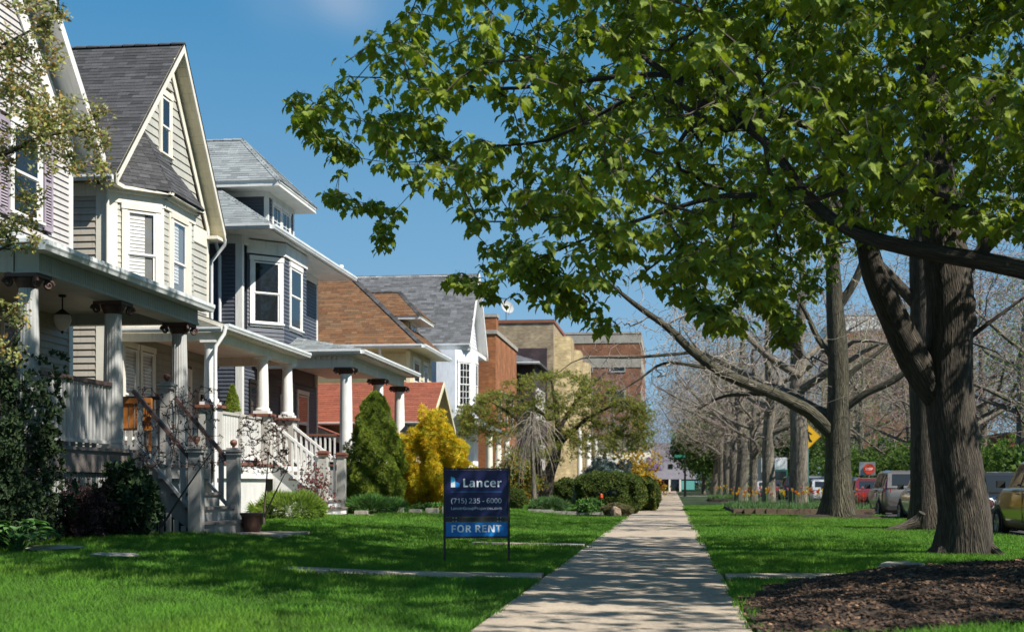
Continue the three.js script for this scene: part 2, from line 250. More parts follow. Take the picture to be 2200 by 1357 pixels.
function boards(parent, pl, poly, pitch, holes, mat, o = {}) {
  const vs = poly.map((p) => p[1]), lo = Math.min(...vs), hi = Math.max(...vs), list = [], lip = o.lip ?? 0.026;
  for (let v = lo; v < hi - 0.02; v += pitch) {
    const v1 = Math.min(hi, v + pitch), s0 = span(poly, v + 0.002), s1 = span(poly, v1 - 0.002) || (s0 && [(s0[0] + s0[1]) / 2, (s0[0] + s0[1]) / 2]); if (!s0) continue;
    let cuts = [[s0[0], s0[1], s1[0], s1[1]]];
    for (const h of holes) { if (v1 <= h[2] + 0.01 || v >= h[3] - 0.01) continue; cuts = cuts.flatMap(([a, b, c, e]) => { const r = []; if (h[0] > a + 0.02) r.push([a, Math.min(b, h[0]), c, Math.min(e, h[0])]); if (h[1] < b - 0.02) r.push([Math.max(a, h[1]), b, Math.max(c, h[1]), e]); return h[1] <= a || h[0] >= b ? [[a, b, c, e]] : r; }); }
    for (const [a, b, c, e] of cuts) if (b - a > 0.02) list.push({ g: G().hexa([pl(a, v, -0.02), pl(b, v, -0.02), pl(b, v, lip), pl(a, v, lip), pl(c, v1, -0.02), pl(Math.max(e, c + 0.001), v1, -0.02), pl(Math.max(e, c + 0.001), v1, 0.003), pl(c, v1, 0.003)]), m: 0 });
  }
  pieceSet(parent, o.name || 'siding_board', list, [mat], o.limit ?? 120, 'siding');
}
const unitShingle = (() => { const g = G(); g.hexa([[0, 0, 0], [1, 0, 0], [1, 1, 0], [0, 1, 0], [0, 0, 1], [1, 0, 1], [1, 1, 0.25], [0, 1, 0.25]]); for (let i = 0; i < g.t.length; i += 2) { g.t[i] = g.p[i / 2 * 3] * 0.3; g.t[i + 1] = g.p[i / 2 * 3 + 1] * 0.16; } return g.build(); })();
const shingleVC = std([1, 1, 1], { map: grainT, roughness: 0.95, vertexColors: true });
function shingles(parent, pts, mats, o = {}) { // pts: eave ends first, then up the slope
  const U = nrm(sub(pts[1], pts[0])); let N = nrm(cross(U, sub(pts[pts.length - 1], pts[0]))); if (N[1] < 0) N = mul(N, -1);
  let W = cross(N, U); if (W[1] < 0) W = mul(W, -1);
  const poly = pts.map((p) => [dot(sub(p, pts[0]), U), dot(sub(p, pts[0]), W)]), hi = Math.max(...poly.map((p) => p[1])), course = o.course || 0.14, w0 = o.w || 0.3, all = [];
  const orn = orig(parent), right = dot(cross(U, W), N) > 0;
  for (let v = -0.02, r = 0; v < hi - 0.03; v += course, r++) {
    const s = span(poly, clamp(v + course * 0.5, 0.001, hi - 0.001)); if (!s) continue;
    let u = s[0] - rr(0, w0); while (u < s[1]) { const w = w0 * rr(0.7, 1.3), a = Math.max(u, s[0]), b = Math.min(u + w, s[1]); u += w; if (b - a < 0.03) continue; const t = rnd(); all.push([a, v + rr(-0.004, 0.004), b - a - 0.004, Math.min(course * 1.25, hi - v + 0.03), (o.t || 0.012) * rr(0.8, 1.3), t < 0.1 ? 0 : t < 0.25 ? 1 : t < 0.45 ? 2 : t < 0.65 ? 3 : t < 0.82 ? 4 : t < 0.94 ? 5 : 6]); }
  }
  const org = (q) => add(add(pts[0], mul(U, q[0])), mul(W, q[1]));
  all.forEach((q) => { q.k = len(sub(org(q), eyeP)); }); all.sort((a, b) => a.k - b.k);
  const lim = o.limit ?? 0; let rest = null;
  all.forEach((q, i) => {
    const p = add(org(q), mul(N, 0.004));
    if (i < lim) { const m = new THREE.Mesh(unitShingle, mats[q[5]]); m.name = 'shingle'; m.castShadow = m.receiveShadow = true; m.applyMatrix4(M4(sub(p, orn), mul(U, q[2]), mul(W, q[3]), mul(N, q[4]))); parent.add(m); return; }
    rest ||= G(); const a = mul(U, q[2]), b = mul(W, q[3]), t0 = mul(N, q[4]), t1 = mul(N, q[4] * 0.25);
    rest.hexa([p, add(p, a), add(add(p, a), b), add(p, b), add(p, t0), add(add(p, a), t0), add(add(add(p, a), b), t1), add(add(p, b), t1)]); const c = mats[q[5]].color; rest.tint([c.r, c.g, c.b]);
  });
  if (rest) part(parent, 'shingle_course', rest, shingleVC, { kind: 'stuff' });
}
function roofSlab(parent, pts, mat, th = 0.12, name = 'roof') { let N = nrm(cross(sub(pts[1], pts[0]), sub(pts[2], pts[0]))); if (N[1] < 0) N = mul(N, -1); return part(parent, name, G().prism(pts, mul(N, -th)), mat); }
function ridgeCaps(parent, a, b, mats, step = 0.3, w = 0.2) { const L = len(sub(b, a)), n = Math.max(1, Math.round(L / step)), dir = nrm(sub(b, a)), g = G(); for (let i = 0; i < n; i++) { const p = add(a, mul(dir, i * L / n)), q = add(a, mul(dir, (i + 1.1) * L / n)), s = mul(nrm(cross(dir, [0, 1, 0])), w / 2), up = [0, 0.03, 0], dn = [0, -w * 0.28, 0]; for (const k of [1, -1]) { const e = add(mul(s, k), dn); g.hexa([add(p, e), add(q, e), q, p, add(add(p, e), up), add(add(q, e), mul(up, 0.5)), add(q, mul(up, 0.5)), add(p, up)]); } const c = mats[(i * 5) % 7].color; g.tint([c.r, c.g, c.b]); } part(parent, 'ridge_cap', g, shingleVC, { kind: 'stuff' }); }
function gutter(parent, a, b, out, mat, s = 0.12) { // ogee gutter, a to b, lip towards out
  const pr = [[0, 0], [0.75, 0], [0.85, 0.3], [1, 0.55], [1, 1], [0.9, 1], [0, 0.9]], g = G(), P0 = pr.map(([o, y]) => add(add(a, mul(out, o * s)), [0, (y - 1) * s, 0])), P1 = pr.map(([o, y]) => add(add(b, mul(out, o * s)), [0, (y - 1) * s, 0]));
  for (let i = 0; i < pr.length; i++) { const j = (i + 1) % pr.length; g.quad(P0[i], P0[j], P1[j], P1[i]); } for (const q of [P0, P1]) for (let i = 1; i + 1 < q.length; i++) g.tri(q[0], q[i], q[i + 1]);
  return part(parent, 'gutter', g, mat);
}
function win(parent, pl, u0, u1, v0, v1, o = {}) {
  const tr = o.trim ?? 0.11, m = o.mat || M.white, sm = o.sash || M.white, g = G(), N = 0.05;
  g.pb(pl, u0 - tr, u0, v0 - 0.02, v1 + tr * 0.3, 0, N).pb(pl, u1, u1 + tr, v0 - 0.02, v1 + tr * 0.3, 0, N).pb(pl, u0 - tr * 1.15, u1 + tr * 1.15, v1 + tr * 0.3, v1 + tr * 1.4, 0, N + 0.015);
  g.pb(pl, u0 - tr, u1 + tr, v0 - 0.09, v0 - 0.02, 0, N * 0.8);
  const w = part(parent, 'window', g, m);
  part(w, 'sill', G().pb(pl, u0 - tr * 1.2, u1 + tr * 1.2, v0 - 0.02, v0 + 0.022, 0, N + 0.045), m);
  const vm = o.single ? null : v0 + (v1 - v0) * (o.split || 0.5), s = o.s || 0.045, list = vm ? [[v0 + 0.022, vm, 0.0, 0.022], [vm - 0.02, v1 + 0.01, 0.024, 0.042]] : [[v0 + 0.022, v1 + 0.01, 0.01, 0.035]];
  for (const [a, b, n0, n1] of list) {
    const f = part(w, 'sash', G().pb(pl, u0, u0 + s, a, b, n0, n1).pb(pl, u1 - s, u1, a, b, n0, n1).pb(pl, u0 + s, u1 - s, a, a + s, n0, n1).pb(pl, u0 + s, u1 - s, b - s, b, n0, n1), sm), nm = (n0 + n1) / 2;
    part(w, 'pane', G().pb(pl, u0 + s, u1 - s, a + s, b - s, nm - 0.003, nm + 0.003), o.blind ? M.glass : M.pane);
    if (o.grid) { const q = G(), [cx, cy] = o.grid; for (let i = 1; i < cx; i++) { const u = u0 + s + (u1 - u0 - 2 * s) * i / cx; q.pb(pl, u - 0.011, u + 0.011, a + s, b - s, nm + 0.004, nm + 0.016); } for (let i = 1; i < cy; i++) { const v = a + s + (b - a - 2 * s) * i / cy; q.pb(pl, u0 + s, u1 - s, v - 0.011, v + 0.011, nm + 0.004, nm + 0.014); } part(w, 'muntin', q, sm); }
  }
  if (o.blind) { // slatted blind let part-way down in the reveal
    const q = G(), bot = v1 - (v1 - v0) * o.blind, ub = u0 + (u1 - u0) * (o.bw || 1); for (let v = v1 - 0.02; v > bot; v -= 0.075) q.hexa([pl(u0 + 0.01, v - 0.062, 0.003), pl(ub - 0.01, v - 0.062, 0.003), pl(ub - 0.01, v - 0.062, 0.0), pl(u0 + 0.01, v - 0.062, 0.0), pl(u0 + 0.01, v, -0.006), pl(ub - 0.01, v, -0.006), pl(ub - 0.01, v, -0.009), pl(u0 + 0.01, v, -0.009)]); part(w, 'blind', q, M.blind);
    part(w, 'room', G().pb(pl, u0, u1, v0, v1, -0.014, -0.011), M.roomGrey);
  }
  return w;
}
M.roomGrey = std([0.16, 0.16, 0.155], { roughness: 0.9 });
function column(parent, x, d, y0, y1, r, o = {}) {
  const c = [x, y0, -d], h = y1 - y0, n = o.flute ? 60 : 22, pf = []; for (let i = 0; i <= 8; i++) { const t = i / 8; pf.push([r * (1 - 0.17 * t * t), 0.14 + (h - 0.3) * t]); }
  const sh = part(parent, 'column', G().lathe(c, pf, n, o.flute ? (a) => 1 - 0.05 * Math.pow(Math.abs(Math.sin(a * 10)), 0.7) : null), o.mat || M.white);
  part(sh, 'base', G().box(x - r * 1.25, x + r * 1.25, y0, y0 + 0.07, d - r * 1.25, d + r * 1.25).lathe([x, y0, -d], [[r * 1.2, 0.07], [r * 1.24, 0.1], [r * 1.15, 0.135], [r * 1.0, 0.15]], n), o.baseMat || o.mat || M.white);
  const cy = y1 - 0.16;
  if (o.ionic) {
    const k = G().box(x - r * 1.5, x + r * 1.5, y1 - 0.045, y1, d - r * 1.5, d + r * 1.5).lathe([x, cy - 0.02, -d], [[r * 0.85, 0], [r * 1.0, 0.05], [r * 1.2, 0.1], [r * 1.2, 0.135]], n);
    for (const sx of [-1, 1]) for (const sd of [-1, 1]) { const cx = x + sx * r * 1.28, cd = d + sd * r * 1.28, p = []; for (let i = 0; i <= 14; i++) { const a = i / 14 * Math.PI * 3.2, q = 0.072 * (1 - i / 17); const e = [sx * 0.7 * q * Math.cos(a), q * Math.sin(a), -sd * 0.7 * q * Math.cos(a)]; p.push(add([cx, y1 - 0.115, -cd], e)); } k.tube(p, p.map((_, i) => 0.026 - i * 0.0008), 6); }
    part(sh, 'capital', k, M.capital);
  } else part(sh, 'capital', G().lathe([x, cy, -d], [[r * 0.83, 0], [r * 0.93, 0.02], [r * 0.86, 0.045], [r * 1.05, 0.1], [r * 1.15, 0.11]], n).box(x - r * 1.22, x + r * 1.22, y1 - 0.05, y1, d - r * 1.22, d + r * 1.22), o.mat || M.white);
  return sh;
}
// railing between two points given at floor level: top rail, bottom rail, single balusters
function railing(parent, a, b, h0, h1, o = {}) {
  const L = Math.hypot(b[0] - a[0], b[2] - a[2]), n = Math.max(2, Math.round(L / (o.step || 0.13))), rm = o.rail || M.white, bm = o.mat || M.white, w = o.w || 0.045, dir = nrm([b[0] - a[0], 0, b[2] - a[2]]), sl = (b[1] - a[1]) / L;
  part(parent, 'handrail', G().beam(add(a, [0, h1, 0]), add(b, [0, h1, 0]), o.rw || 0.1, 0.06), rm);
  part(parent, 'bottom_rail', G().beam(add(a, [0, h0, 0]), add(b, [0, h0, 0]), 0.06, 0.05), bm);
  for (let i = 0; i < n; i++) { const t = (i + 0.5) / n, p = add(a, mul(sub(b, a), t)), s = mul(dir, w / 2), q = mul(cross(dir, [0, 1, 0]), (o.th || w) / 2), k = w / 2 * sl, y0 = h0 + 0.026, y1 = h1 - 0.031; const c = (sx, sq, y, dy) => add(add(add(p, mul(s, sx)), mul(q, sq)), [0, y + dy, 0]); part(parent, 'baluster', G().hexa([c(-1, -1, y0, -k), c(1, -1, y0, k), c(1, 1, y0, k), c(-1, 1, y0, -k), c(-1, -1, y1, -k), c(1, -1, y1, k), c(1, 1, y1, k), c(-1, 1, y1, -k)]), bm); }
}
function newel(parent, x, d, y0, y1, w, mat, o = {}) {
  const p = part(parent, 'newel_post', G().box(x - w / 2, x + w / 2, y0, y1, d - w / 2, d + w / 2), mat);
  const k = G(), e = w / 2; [[1.35, 0, 0.03], [1.12, 0.03, 0.05], [1.5, 0.05, 0.085]].forEach(([s, a, b]) => k.box(x - e * s, x + e * s, y1 + a, y1 + b, d - e * s, d + e * s)); k.prism([[x - e, y1 + 0.085, -(d - e)], [x + e, y1 + 0.085, -(d - e)], [x + e, y1 + 0.085, -(d + e)], [x - e, y1 + 0.085, -(d + e)]], [0, 0.03, 0]);
  part(p, 'post_cap', k, o.cap || mat);
  if (o.ball) part(p, 'finial', G().lathe([x, y1 + 0.11, -d], [[0.03, 0], [0.02, 0.03], [0.045, 0.05], [0.06, 0.085], [0.06, 0.1], [0.045, 0.13], [0, 0.15]], 14), M.rustCap);
  return p;
}
function stairs(parent, x0, x1, d0, d1, yb, yt, n, treadM, riserM) { // climbs from x1 (street side) back to x0
  const run = (x1 - x0) / n, rise = (yt - yb) / n;
  for (let i = 0; i < n - 1; i++) { const y = yb + rise * (i + 1), xa = x1 - run * (i + 1); part(parent, 'tread', G().box(xa - 0.02, xa + run + 0.035, y - 0.045, y, d0 - 0.03, d1 + 0.03), treadM); }
  for (let i = 0; i < n; i++) { const y = yb + rise * i, xa = x1 - run * i; part(parent, 'riser', G().box(xa - 0.025, xa, y + 0.001, y + rise - 0.046, d0, d1), riserM); }
  for (const d of [d0 - 0.001, d1 - 0.029]) { const g = G(); for (let i = 0; i < n; i++) g.box(x1 - run * (i + 1) - 0.024, x1 - run * i - 0.026, yb - 0.05, yb + rise * (i + 1) - 0.047, d, d + 0.03); part(parent, 'stringer', g, riserM); }
}
function downspout(parent, pts, r, mat) { part(parent, 'downspout', G().tube(pts, pts.map(() => r), 8), mat); }
function slats(parent, x, d0, d1, y0, y1, w, gap, mat, name) { for (let d = d0; d < d1 - w; d += w + gap) part(parent, name, G().box(x - 0.02, x, y0, y1, d, d + w), mat); }

// ---------- house A: cream clapboard, lavender shutters, long front porch ----------
{
  const t = thing('cream_house', 'cream clapboard house with lavender shutters and a fluted column porch at the left edge', 'house', [-12, 0.2, -19.4]);
  const xw = -10.8, da = 15.6, db = 23.3, ye = 7.4, yp = 11.5, dm = (da + db) / 2;
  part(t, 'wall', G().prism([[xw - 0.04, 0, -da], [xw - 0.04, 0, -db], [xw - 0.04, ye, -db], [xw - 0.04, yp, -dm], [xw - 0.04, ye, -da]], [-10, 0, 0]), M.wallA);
  const pl = wallPlane(xw, da, xw, db), L = db - da;
  boards(t, pl, [[0.12, 5.15], [L - 0.13, 5.15], [L - 0.13, ye], [L / 2, yp - 0.1], [0.12, ye]], 0.108, [[5.36, 6.52, 5.4, 7.1], [5.08, 6.78, 5.42, 7.0]], M.sidA, { limit: 110 });
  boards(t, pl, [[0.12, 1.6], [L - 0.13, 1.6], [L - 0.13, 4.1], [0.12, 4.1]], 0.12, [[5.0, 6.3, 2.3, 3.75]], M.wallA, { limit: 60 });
  boards(t, wallPlane(xw - 10, da, xw, da), [[0.1, 0.5], [9.9, 0.5], [9.9, ye - 0.4], [0.1, ye - 0.4]], 0.12, [], M.sidA, { limit: 70 }); part(t, 'corner_board', G().box(xw - 0.12, xw + 0.03, 0.3, ye, da - 0.03, da + 0.12), M.white);
  part(t, 'corner_board', G().box(xw - 0.06, xw + 0.03, 0.3, ye + 0.1, db - 0.13, db + 0.03), M.white);
  win(t, pl, 5.5, 6.38, 5.5, 6.95, { trim: 0.13 });
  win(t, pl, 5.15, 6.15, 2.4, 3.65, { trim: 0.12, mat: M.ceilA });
  for (const [u0, u1] of [[4.98, 5.33], [6.56, 6.88]]) { const s = part(t, 'shutter', G().pb(pl, u0, u0 + 0.05, 5.42, 7.0, 0.02, 0.06).pb(pl, u1 - 0.05, u1, 5.42, 7.0, 0.02, 0.06).pb(pl, u0 + 0.05, u1 - 0.05, 5.42, 5.5, 0.02, 0.06).pb(pl, u0 + 0.05, u1 - 0.05, 6.92, 7.0, 0.02, 0.06).pb(pl, u0 + 0.05, u1 - 0.05, 6.2, 6.26, 0.02, 0.06), M.shutter); for (let v = 5.51; v < 6.9; v += 0.05) if (Math.abs(v - 6.22) > 0.045) part(s, 'louver', G().hexa([pl(u0 + 0.05, v, 0.045), pl(u1 - 0.05, v, 0.045), pl(u1 - 0.05, v + 0.006, 0.05), pl(u0 + 0.05, v + 0.006, 0.05), pl(u0 + 0.05, v + 0.04, 0.022), pl(u1 - 0.05, v + 0.04, 0.022), pl(u1 - 0.05, v + 0.046, 0.028), pl(u0 + 0.05, v + 0.046, 0.028)]), M.shutter); }
  // steep front gable, deep rake
  const o = 0.42, sl = (yp - ye) / (dm - da);
  for (const s of [-1, 1]) {
    const de = s < 0 ? da - 0.45 : db + 0.45, y0 = ye - 0.45 * sl, r = [[xw + o, y0 + 0.12, -de], [xw - 10, y0 + 0.12, -de], [xw - 10, yp + 0.12, -dm], [xw + o, yp + 0.12, -dm]];
    const rf = roofSlab(t, s < 0 ? r : r, M.white, 0.1); 
    part(rf, 'rake_board', G().prism([[xw + o + 0.012, y0 - 0.1, -de], [xw + o + 0.012, yp - 0.1, -dm], [xw + o + 0.012, yp + 0.14, -dm], [xw + o + 0.012, y0 + 0.14, -de]], [0.03, 0, 0]), M.white);
    part(rf, 'frieze_board', G().prism([[xw + 0.022, y0 - 0.32, -(de - s * 0.45)], [xw + 0.022, yp - 0.75, -dm], [xw + 0.022, yp - 0.5, -dm], [xw + 0.022, y0 + 0.3, -(de - s * 0.45)]], [0.03, 0, 0]), M.white);
    shingles(rf, s < 0 ? [[xw - 10, y0 + 0.13, -de], [xw + o, y0 + 0.13, -de], [xw + o, yp + 0.13, -dm], [xw - 10, yp + 0.13, -dm]] : [[xw + o, y0 + 0.13, -de], [xw - 10, y0 + 0.13, -de], [xw - 10, yp + 0.13, -dm], [xw + o, yp + 0.13, -dm]], SH.dark, { w: 0.9, course: 0.2 });
  }
  // porch
  const xe = -8.1, y1 = 4.2, pa = 16.55, pb2 = 23.02, xc = -8.5, yd = 1.57;
  const pr = roofSlab(t, [[xe - 0.02, y1, -pa], [xe - 0.02, y1, -pb2], [xw, 5.2, -pb2], [xw, 5.2, -pa]], M.white, 0.09, 'porch_roof');
  shingles(pr, [[xe - 0.02, y1 + 0.004, -pb2], [xe - 0.02, y1 + 0.004, -pa], [xw, 5.204, -pa], [xw, 5.204, -pb2]].map((p) => p), SH.dark, { w: 0.9, course: 0.2 });
  gutter(t, [xe - 0.03, y1 - 0.005, -pa], [xe - 0.03, y1 - 0.005, -pb2], [1, 0, 0], M.gutter, 0.13); gutter(t, [xw, y1 - 0.005, -pa], [xe, y1 - 0.005, -pa], [0, 0, 1], M.gutter, 0.11);
  part(t, 'soffit', G().box(xc + 0.245, xe - 0.04, 4.075, 4.09, pa + 0.02, pb2 - 0.02), M.white);
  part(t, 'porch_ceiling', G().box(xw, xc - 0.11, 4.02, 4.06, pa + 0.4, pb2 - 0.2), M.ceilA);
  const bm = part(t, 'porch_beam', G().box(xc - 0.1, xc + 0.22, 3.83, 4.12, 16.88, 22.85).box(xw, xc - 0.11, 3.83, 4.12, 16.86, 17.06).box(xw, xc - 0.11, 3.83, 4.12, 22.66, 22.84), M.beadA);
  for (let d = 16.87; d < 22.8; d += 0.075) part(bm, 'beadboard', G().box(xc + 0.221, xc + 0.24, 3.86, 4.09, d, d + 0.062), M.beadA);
  part(bm, 'beam_moulding', G().box(xc + 0.221, xc + 0.255, 3.815, 3.855, 16.85, 22.87).box(xc - 0.14, xc + 0.22, 3.815, 3.829, 16.85, 22.87), M.beadA);
  for (const d of [17.06, 19.8, 22.6]) column(t, xc, d, yd, 3.815, 0.15, { flute: true, ionic: true, mat: M.greyWood });
  const dk = part(t, 'porch_deck', G().box(xw, xc + 0.22, yd - 0.05, yd, 16.6, 23.0), M.treadGrey);
  part(dk, 'deck_fascia', G().box(xc + 0.14, xc + 0.18, yd - 0.36, yd - 0.051, 16.6, 23.0), M.treadGrey);
  slats(t, xc + 0.12, 16.65, 19.8, 0.2, yd - 0.37, 0.055, 0.035, M.skirt, 'skirt_slat'); slats(t, xc + 0.12, 21.7, 22.95, 0.2, yd - 0.37, 0.055, 0.035, M.skirt, 'skirt_slat');
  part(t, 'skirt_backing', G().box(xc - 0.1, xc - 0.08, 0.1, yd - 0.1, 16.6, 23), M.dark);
  railing(t, [xc, yd, -17.2], [xc, yd, -19.66], 0.1, 0.98, { step: 0.125, w: 0.06, th: 0.025, rail: M.railBrown, mat: M.greyWood });
  railing(t, [xw + 0.05, yd, -22.85], [xc - 0.15, yd, -22.85], 0.1, 0.98, { step: 0.13, w: 0.085, th: 0.025, rail: M.railBrown, mat: M.greyWood });
  // front steps
  const yb = 0.24; stairs(t, -8.3, -6.95, 19.98, 21.5, yb, yd, 6, M.treadGrey, M.stepGrey);
  newel(t, -7.2, 19.85, yb - 0.05, 1.52, 0.19, M.stepGrey, { ball: true }); newel(t, -7.2, 21.62, yb - 0.05, 1.52, 0.19, M.stepGrey, { ball: true }); newel(t, -8.36, 21.66, yd, 2.62, 0.18, M.stepGrey, { ball: true });
  for (const d of [19.85, 21.62]) railing(t, [-8.2, yd - 0.02, -d], [-7.3, 0.52, -d], 0.16, 0.92, { step: 0.2, w: 0.085, th: 0.03, rail: M.railBrown, mat: M.greyWood, rw: 0.08 });
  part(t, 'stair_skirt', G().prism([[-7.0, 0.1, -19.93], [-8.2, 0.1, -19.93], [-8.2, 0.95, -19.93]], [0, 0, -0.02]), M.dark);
  for (let i = 0; i < 9; i++) part(t, 'skirt_slat', G().box(-8.18 + i * 0.12, -8.1 + i * 0.12, 0.12, Math.max(0.25, 1.0 - i * 0.1), 19.9, 19.92), M.skirt);
  part(t, 'front_door', G().pb(pl, 3.2, 4.15, 1.6, 3.75, 0, 0.05), M.brownPaint);
  struct('step_landing', G().box(-7.05, -5.9, 0.1, 0.262, 19.9, 21.6), M.concrete);
  const lan = thing('porch_lantern', 'bell shaped hanging lantern under the fluted column porch ceiling', 'lantern', [-9.55, 4.02, -20.3]);
  part(lan, 'chain', G().tube([[-9.55, 4.02, -20.3], [-9.55, 3.78, -20.3]], [0.012, 0.012], 6).lathe([-9.55, 3.99, -20.3], [[0.06, 0], [0.06, 0.03]], 12), M.iron);
  part(lan, 'lamp_shade', G().lathe([-9.55, 3.5, -20.3], [[0.04, -0.05], [0.1, 0.02], [0.14, 0.12], [0.13, 0.2]], 10), M.frost);
  part(lan, 'cap', G().lathe([-9.55, 3.5, -20.3], [[0.15, 0.2], [0.08, 0.25], [0.03, 0.29], [0.0, 0.3]], 10).lathe([-9.55, 3.43, -20.3], [[0.0, -0.03], [0.025, 0], [0.02, 0.03]], 10), M.iron);
  const ch = thing('slatted_porch_chair', 'orange stained slatted wooden chair behind the fluted column porch railing', 'chair', [-9.25, yd, -22.1]);
  for (let i = 0; i < 6; i++) part(ch, 'back_slat', G().box(-9.5 + i * 0.1, -9.42 + i * 0.1, yd + 0.42, yd + 0.95, 22.33, 22.36), M.orangeWood);
  for (let i = 0; i < 4; i++) part(ch, 'seat_slat', G().box(-9.52, -8.94, yd + 0.39, yd + 0.41, 21.83 + i * 0.125, 21.94 + i * 0.125), M.orangeWood);
  part(ch, 'back_rail', G().box(-9.53, -8.9, yd + 0.86, yd + 0.95, 22.3, 22.33), M.orangeWood);
  for (const x of [-9.53, -8.94]) { for (const d of [21.85, 22.31]) part(ch, 'leg', G().box(x, x + 0.05, yd, yd + (d > 22 ? 0.94 : 0.62), d, d + 0.05), M.orangeWood); part(ch, 'arm', G().box(x - 0.02, x + 0.08, yd + 0.62, yd + 0.65, 21.8, 22.34), M.orangeWood); }
}

// ---------- house B: beige steep gable with corner bay ----------
{
  const t = thing('beige_gable_house', 'beige house with a steep dark shingle gable and cream bay window', 'house', [-15, 0.25, -30.3]);
  const xw = -11.8, da = 27.15, db = 33.36, ye = 7.37, dm = 30.7, yp = 11.3, L = db - da, xb = -23;
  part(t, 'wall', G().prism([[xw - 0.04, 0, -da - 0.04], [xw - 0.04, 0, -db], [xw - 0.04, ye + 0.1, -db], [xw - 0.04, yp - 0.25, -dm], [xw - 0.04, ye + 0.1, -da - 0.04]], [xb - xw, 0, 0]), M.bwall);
  const pf = wallPlane(xw, da, xw, db), ps = wallPlane(xb, da, xw, da), Ls = xw - xb;
  const fm = (d) => d - da;
  boards(t, ps, [[2, 1.6], [Ls - 0.2, 1.6], [Ls - 0.2, ye - 0.25], [2, ye - 0.25]], 0.142, [], M.sidB, { limit: 60, lip: 0.026 });
  boards(t, pf, [[0.2, 5.0], [L - 0.12, 5.0], [L - 0.12, 7.1], [0.2, 7.1]], 0.17, [[fm(27.2), fm(31.0), 4.9, 7.2]], M.sidB2, { limit: 40 });
  boards(t, pf, [[0.35, 7.5], [L - 0.35, 7.5], [fm(dm), yp - 0.6]], 0.19, [[fm(30.0), fm(30.85), 8.5, 10.35]], M.sidB2, { limit: 60 });
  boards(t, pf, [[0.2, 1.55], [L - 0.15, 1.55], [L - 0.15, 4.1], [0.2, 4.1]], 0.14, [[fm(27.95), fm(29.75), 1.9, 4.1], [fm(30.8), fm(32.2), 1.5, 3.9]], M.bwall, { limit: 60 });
  part(t, 'corner_board', G().box(xw - 0.22, xw + 0.03, 0.3, ye - 0.05, da - 0.03, da + 0.2), M.trimB); part(t, 'corner_board', G().box(xw - 0.04, xw + 0.032, 0.3, ye, db - 0.12, db + 0.03), M.trimB);
  part(t, 'frieze_board', G().box(xb, xw - 0.221, ye - 0.28, ye, da - 0.035, da), M.trimB);
  part(t, 'water_table', G().box(xw, xw + 0.034, 7.06, 7.46, fm(0) * 0 + 31.0, db - 0.121), M.trimB);
  win(t, pf, fm(30.18), fm(30.68), 8.72, 10.05, { trim: 0.13, mat: M.trimB });
  // roof
  const xo = xw + 0.34, sN = (yp - ye) / (dm - 26.83), sF = (yp - ye) / (33.68 - dm);
  const near = [[xb, ye + 0.1, -26.83], [xo, ye + 0.1, -26.83], [xo, yp + 0.1, -dm], [xb, yp + 0.1, -dm]], far = [[xo, ye + 0.1, -33.68], [xb, ye + 0.1, -33.68], [xb, yp + 0.1, -dm], [xo, yp + 0.1, -dm]];
  const rf = roofSlab(t, near, M.soffB, 0.1), rb = roofSlab(t, far, M.soffB, 0.1);
  seed(5); const lift = (q) => q.map((p) => [p[0], p[1] + 0.006, p[2]]);
  shingles(rf, lift([[xb + 5, near[0][1], near[0][2]], near[1], near[2], [xb + 5, yp + 0.1, -dm]]), SH.dark, { limit: 300 }); shingles(rb, lift(far), SH.dark, { w: 0.8, course: 0.2 });
  ridgeCaps(rf, [xb, yp + 0.13, -dm], [xo + 0.02, yp + 0.13, -dm], SH.dark);
  for (const [p, q, nm] of [[near[1], near[2], 1], [far[0], far[3], -1]]) {
    part(rf, 'rake_board', G().prism([add(p, [0.004, -0.2, 0]), add(q, [0.004, -0.2, 0]), add(q, [0.004, 0.012, 0]), add(p, [0.004, 0.012, 0])], [0.035, 0, 0]), M.trimB);
    part(rf, 'drip_edge', G().prism([add(p, [0.02, 0.014, 0]), add(q, [0.02, 0.014, 0]), add(q, [0.02, 0.045, 0]), add(p, [0.02, 0.045, 0])], [0.035, 0, 0]), SH.dark[0]);
    const dw = nm > 0 ? da : db, y0 = ye + 0.1; part(rf, 'gable_trim', G().prism([[xw + 0.024, ye - 0.1, -dw - nm * 0.0], [xw + 0.024, yp - 0.55, -dm], [xw + 0.024, yp - 0.25, -dm], [xw + 0.024, ye + 0.22, -dw]], [0.03, 0, 0]), M.trimB);
  }
  for (let d = 26.9; d < 33.6; d += 0.13) { const s = d < dm ? sN * (d - 26.83) : sF * (33.68 - d); part(rf, 'soffit_board', G().hexa([[xw, ye + s - 0.075, -d], [xo, ye + s - 0.075, -d], [xo, ye + s - 0.06, -d], [xw, ye + s - 0.06, -d], ...(() => { const e = d + 0.122, s2 = e < dm ? sN * (e - 26.83) : sF * (33.68 - e); return [[xw, ye + s2 - 0.075, -e], [xo, ye + s2 - 0.075, -e], [xo, ye + s2 - 0.06, -e], [xw, ye + s2 - 0.06, -e]]; })()]), M.soffB); }
  gutter(t, [xb, ye + 0.08, -26.82], [xo - 0.04, ye + 0.08, -26.82], [0, 0, 1], M.gutter, 0.11); gutter(t, [xb, ye + 0.08, -33.69], [xo - 0.02, ye + 0.08, -33.69], [0, 0, -1], M.gutter, 0.11);
  part(t, 'eave_return', G().box(xw - 0.0, xo - 0.02, ye - 0.1, ye - 0.02, 26.86, da + 0.4).box(xw, xo - 0.02, ye - 0.1, ye - 0.02, 33.2, 33.66), M.trimB);
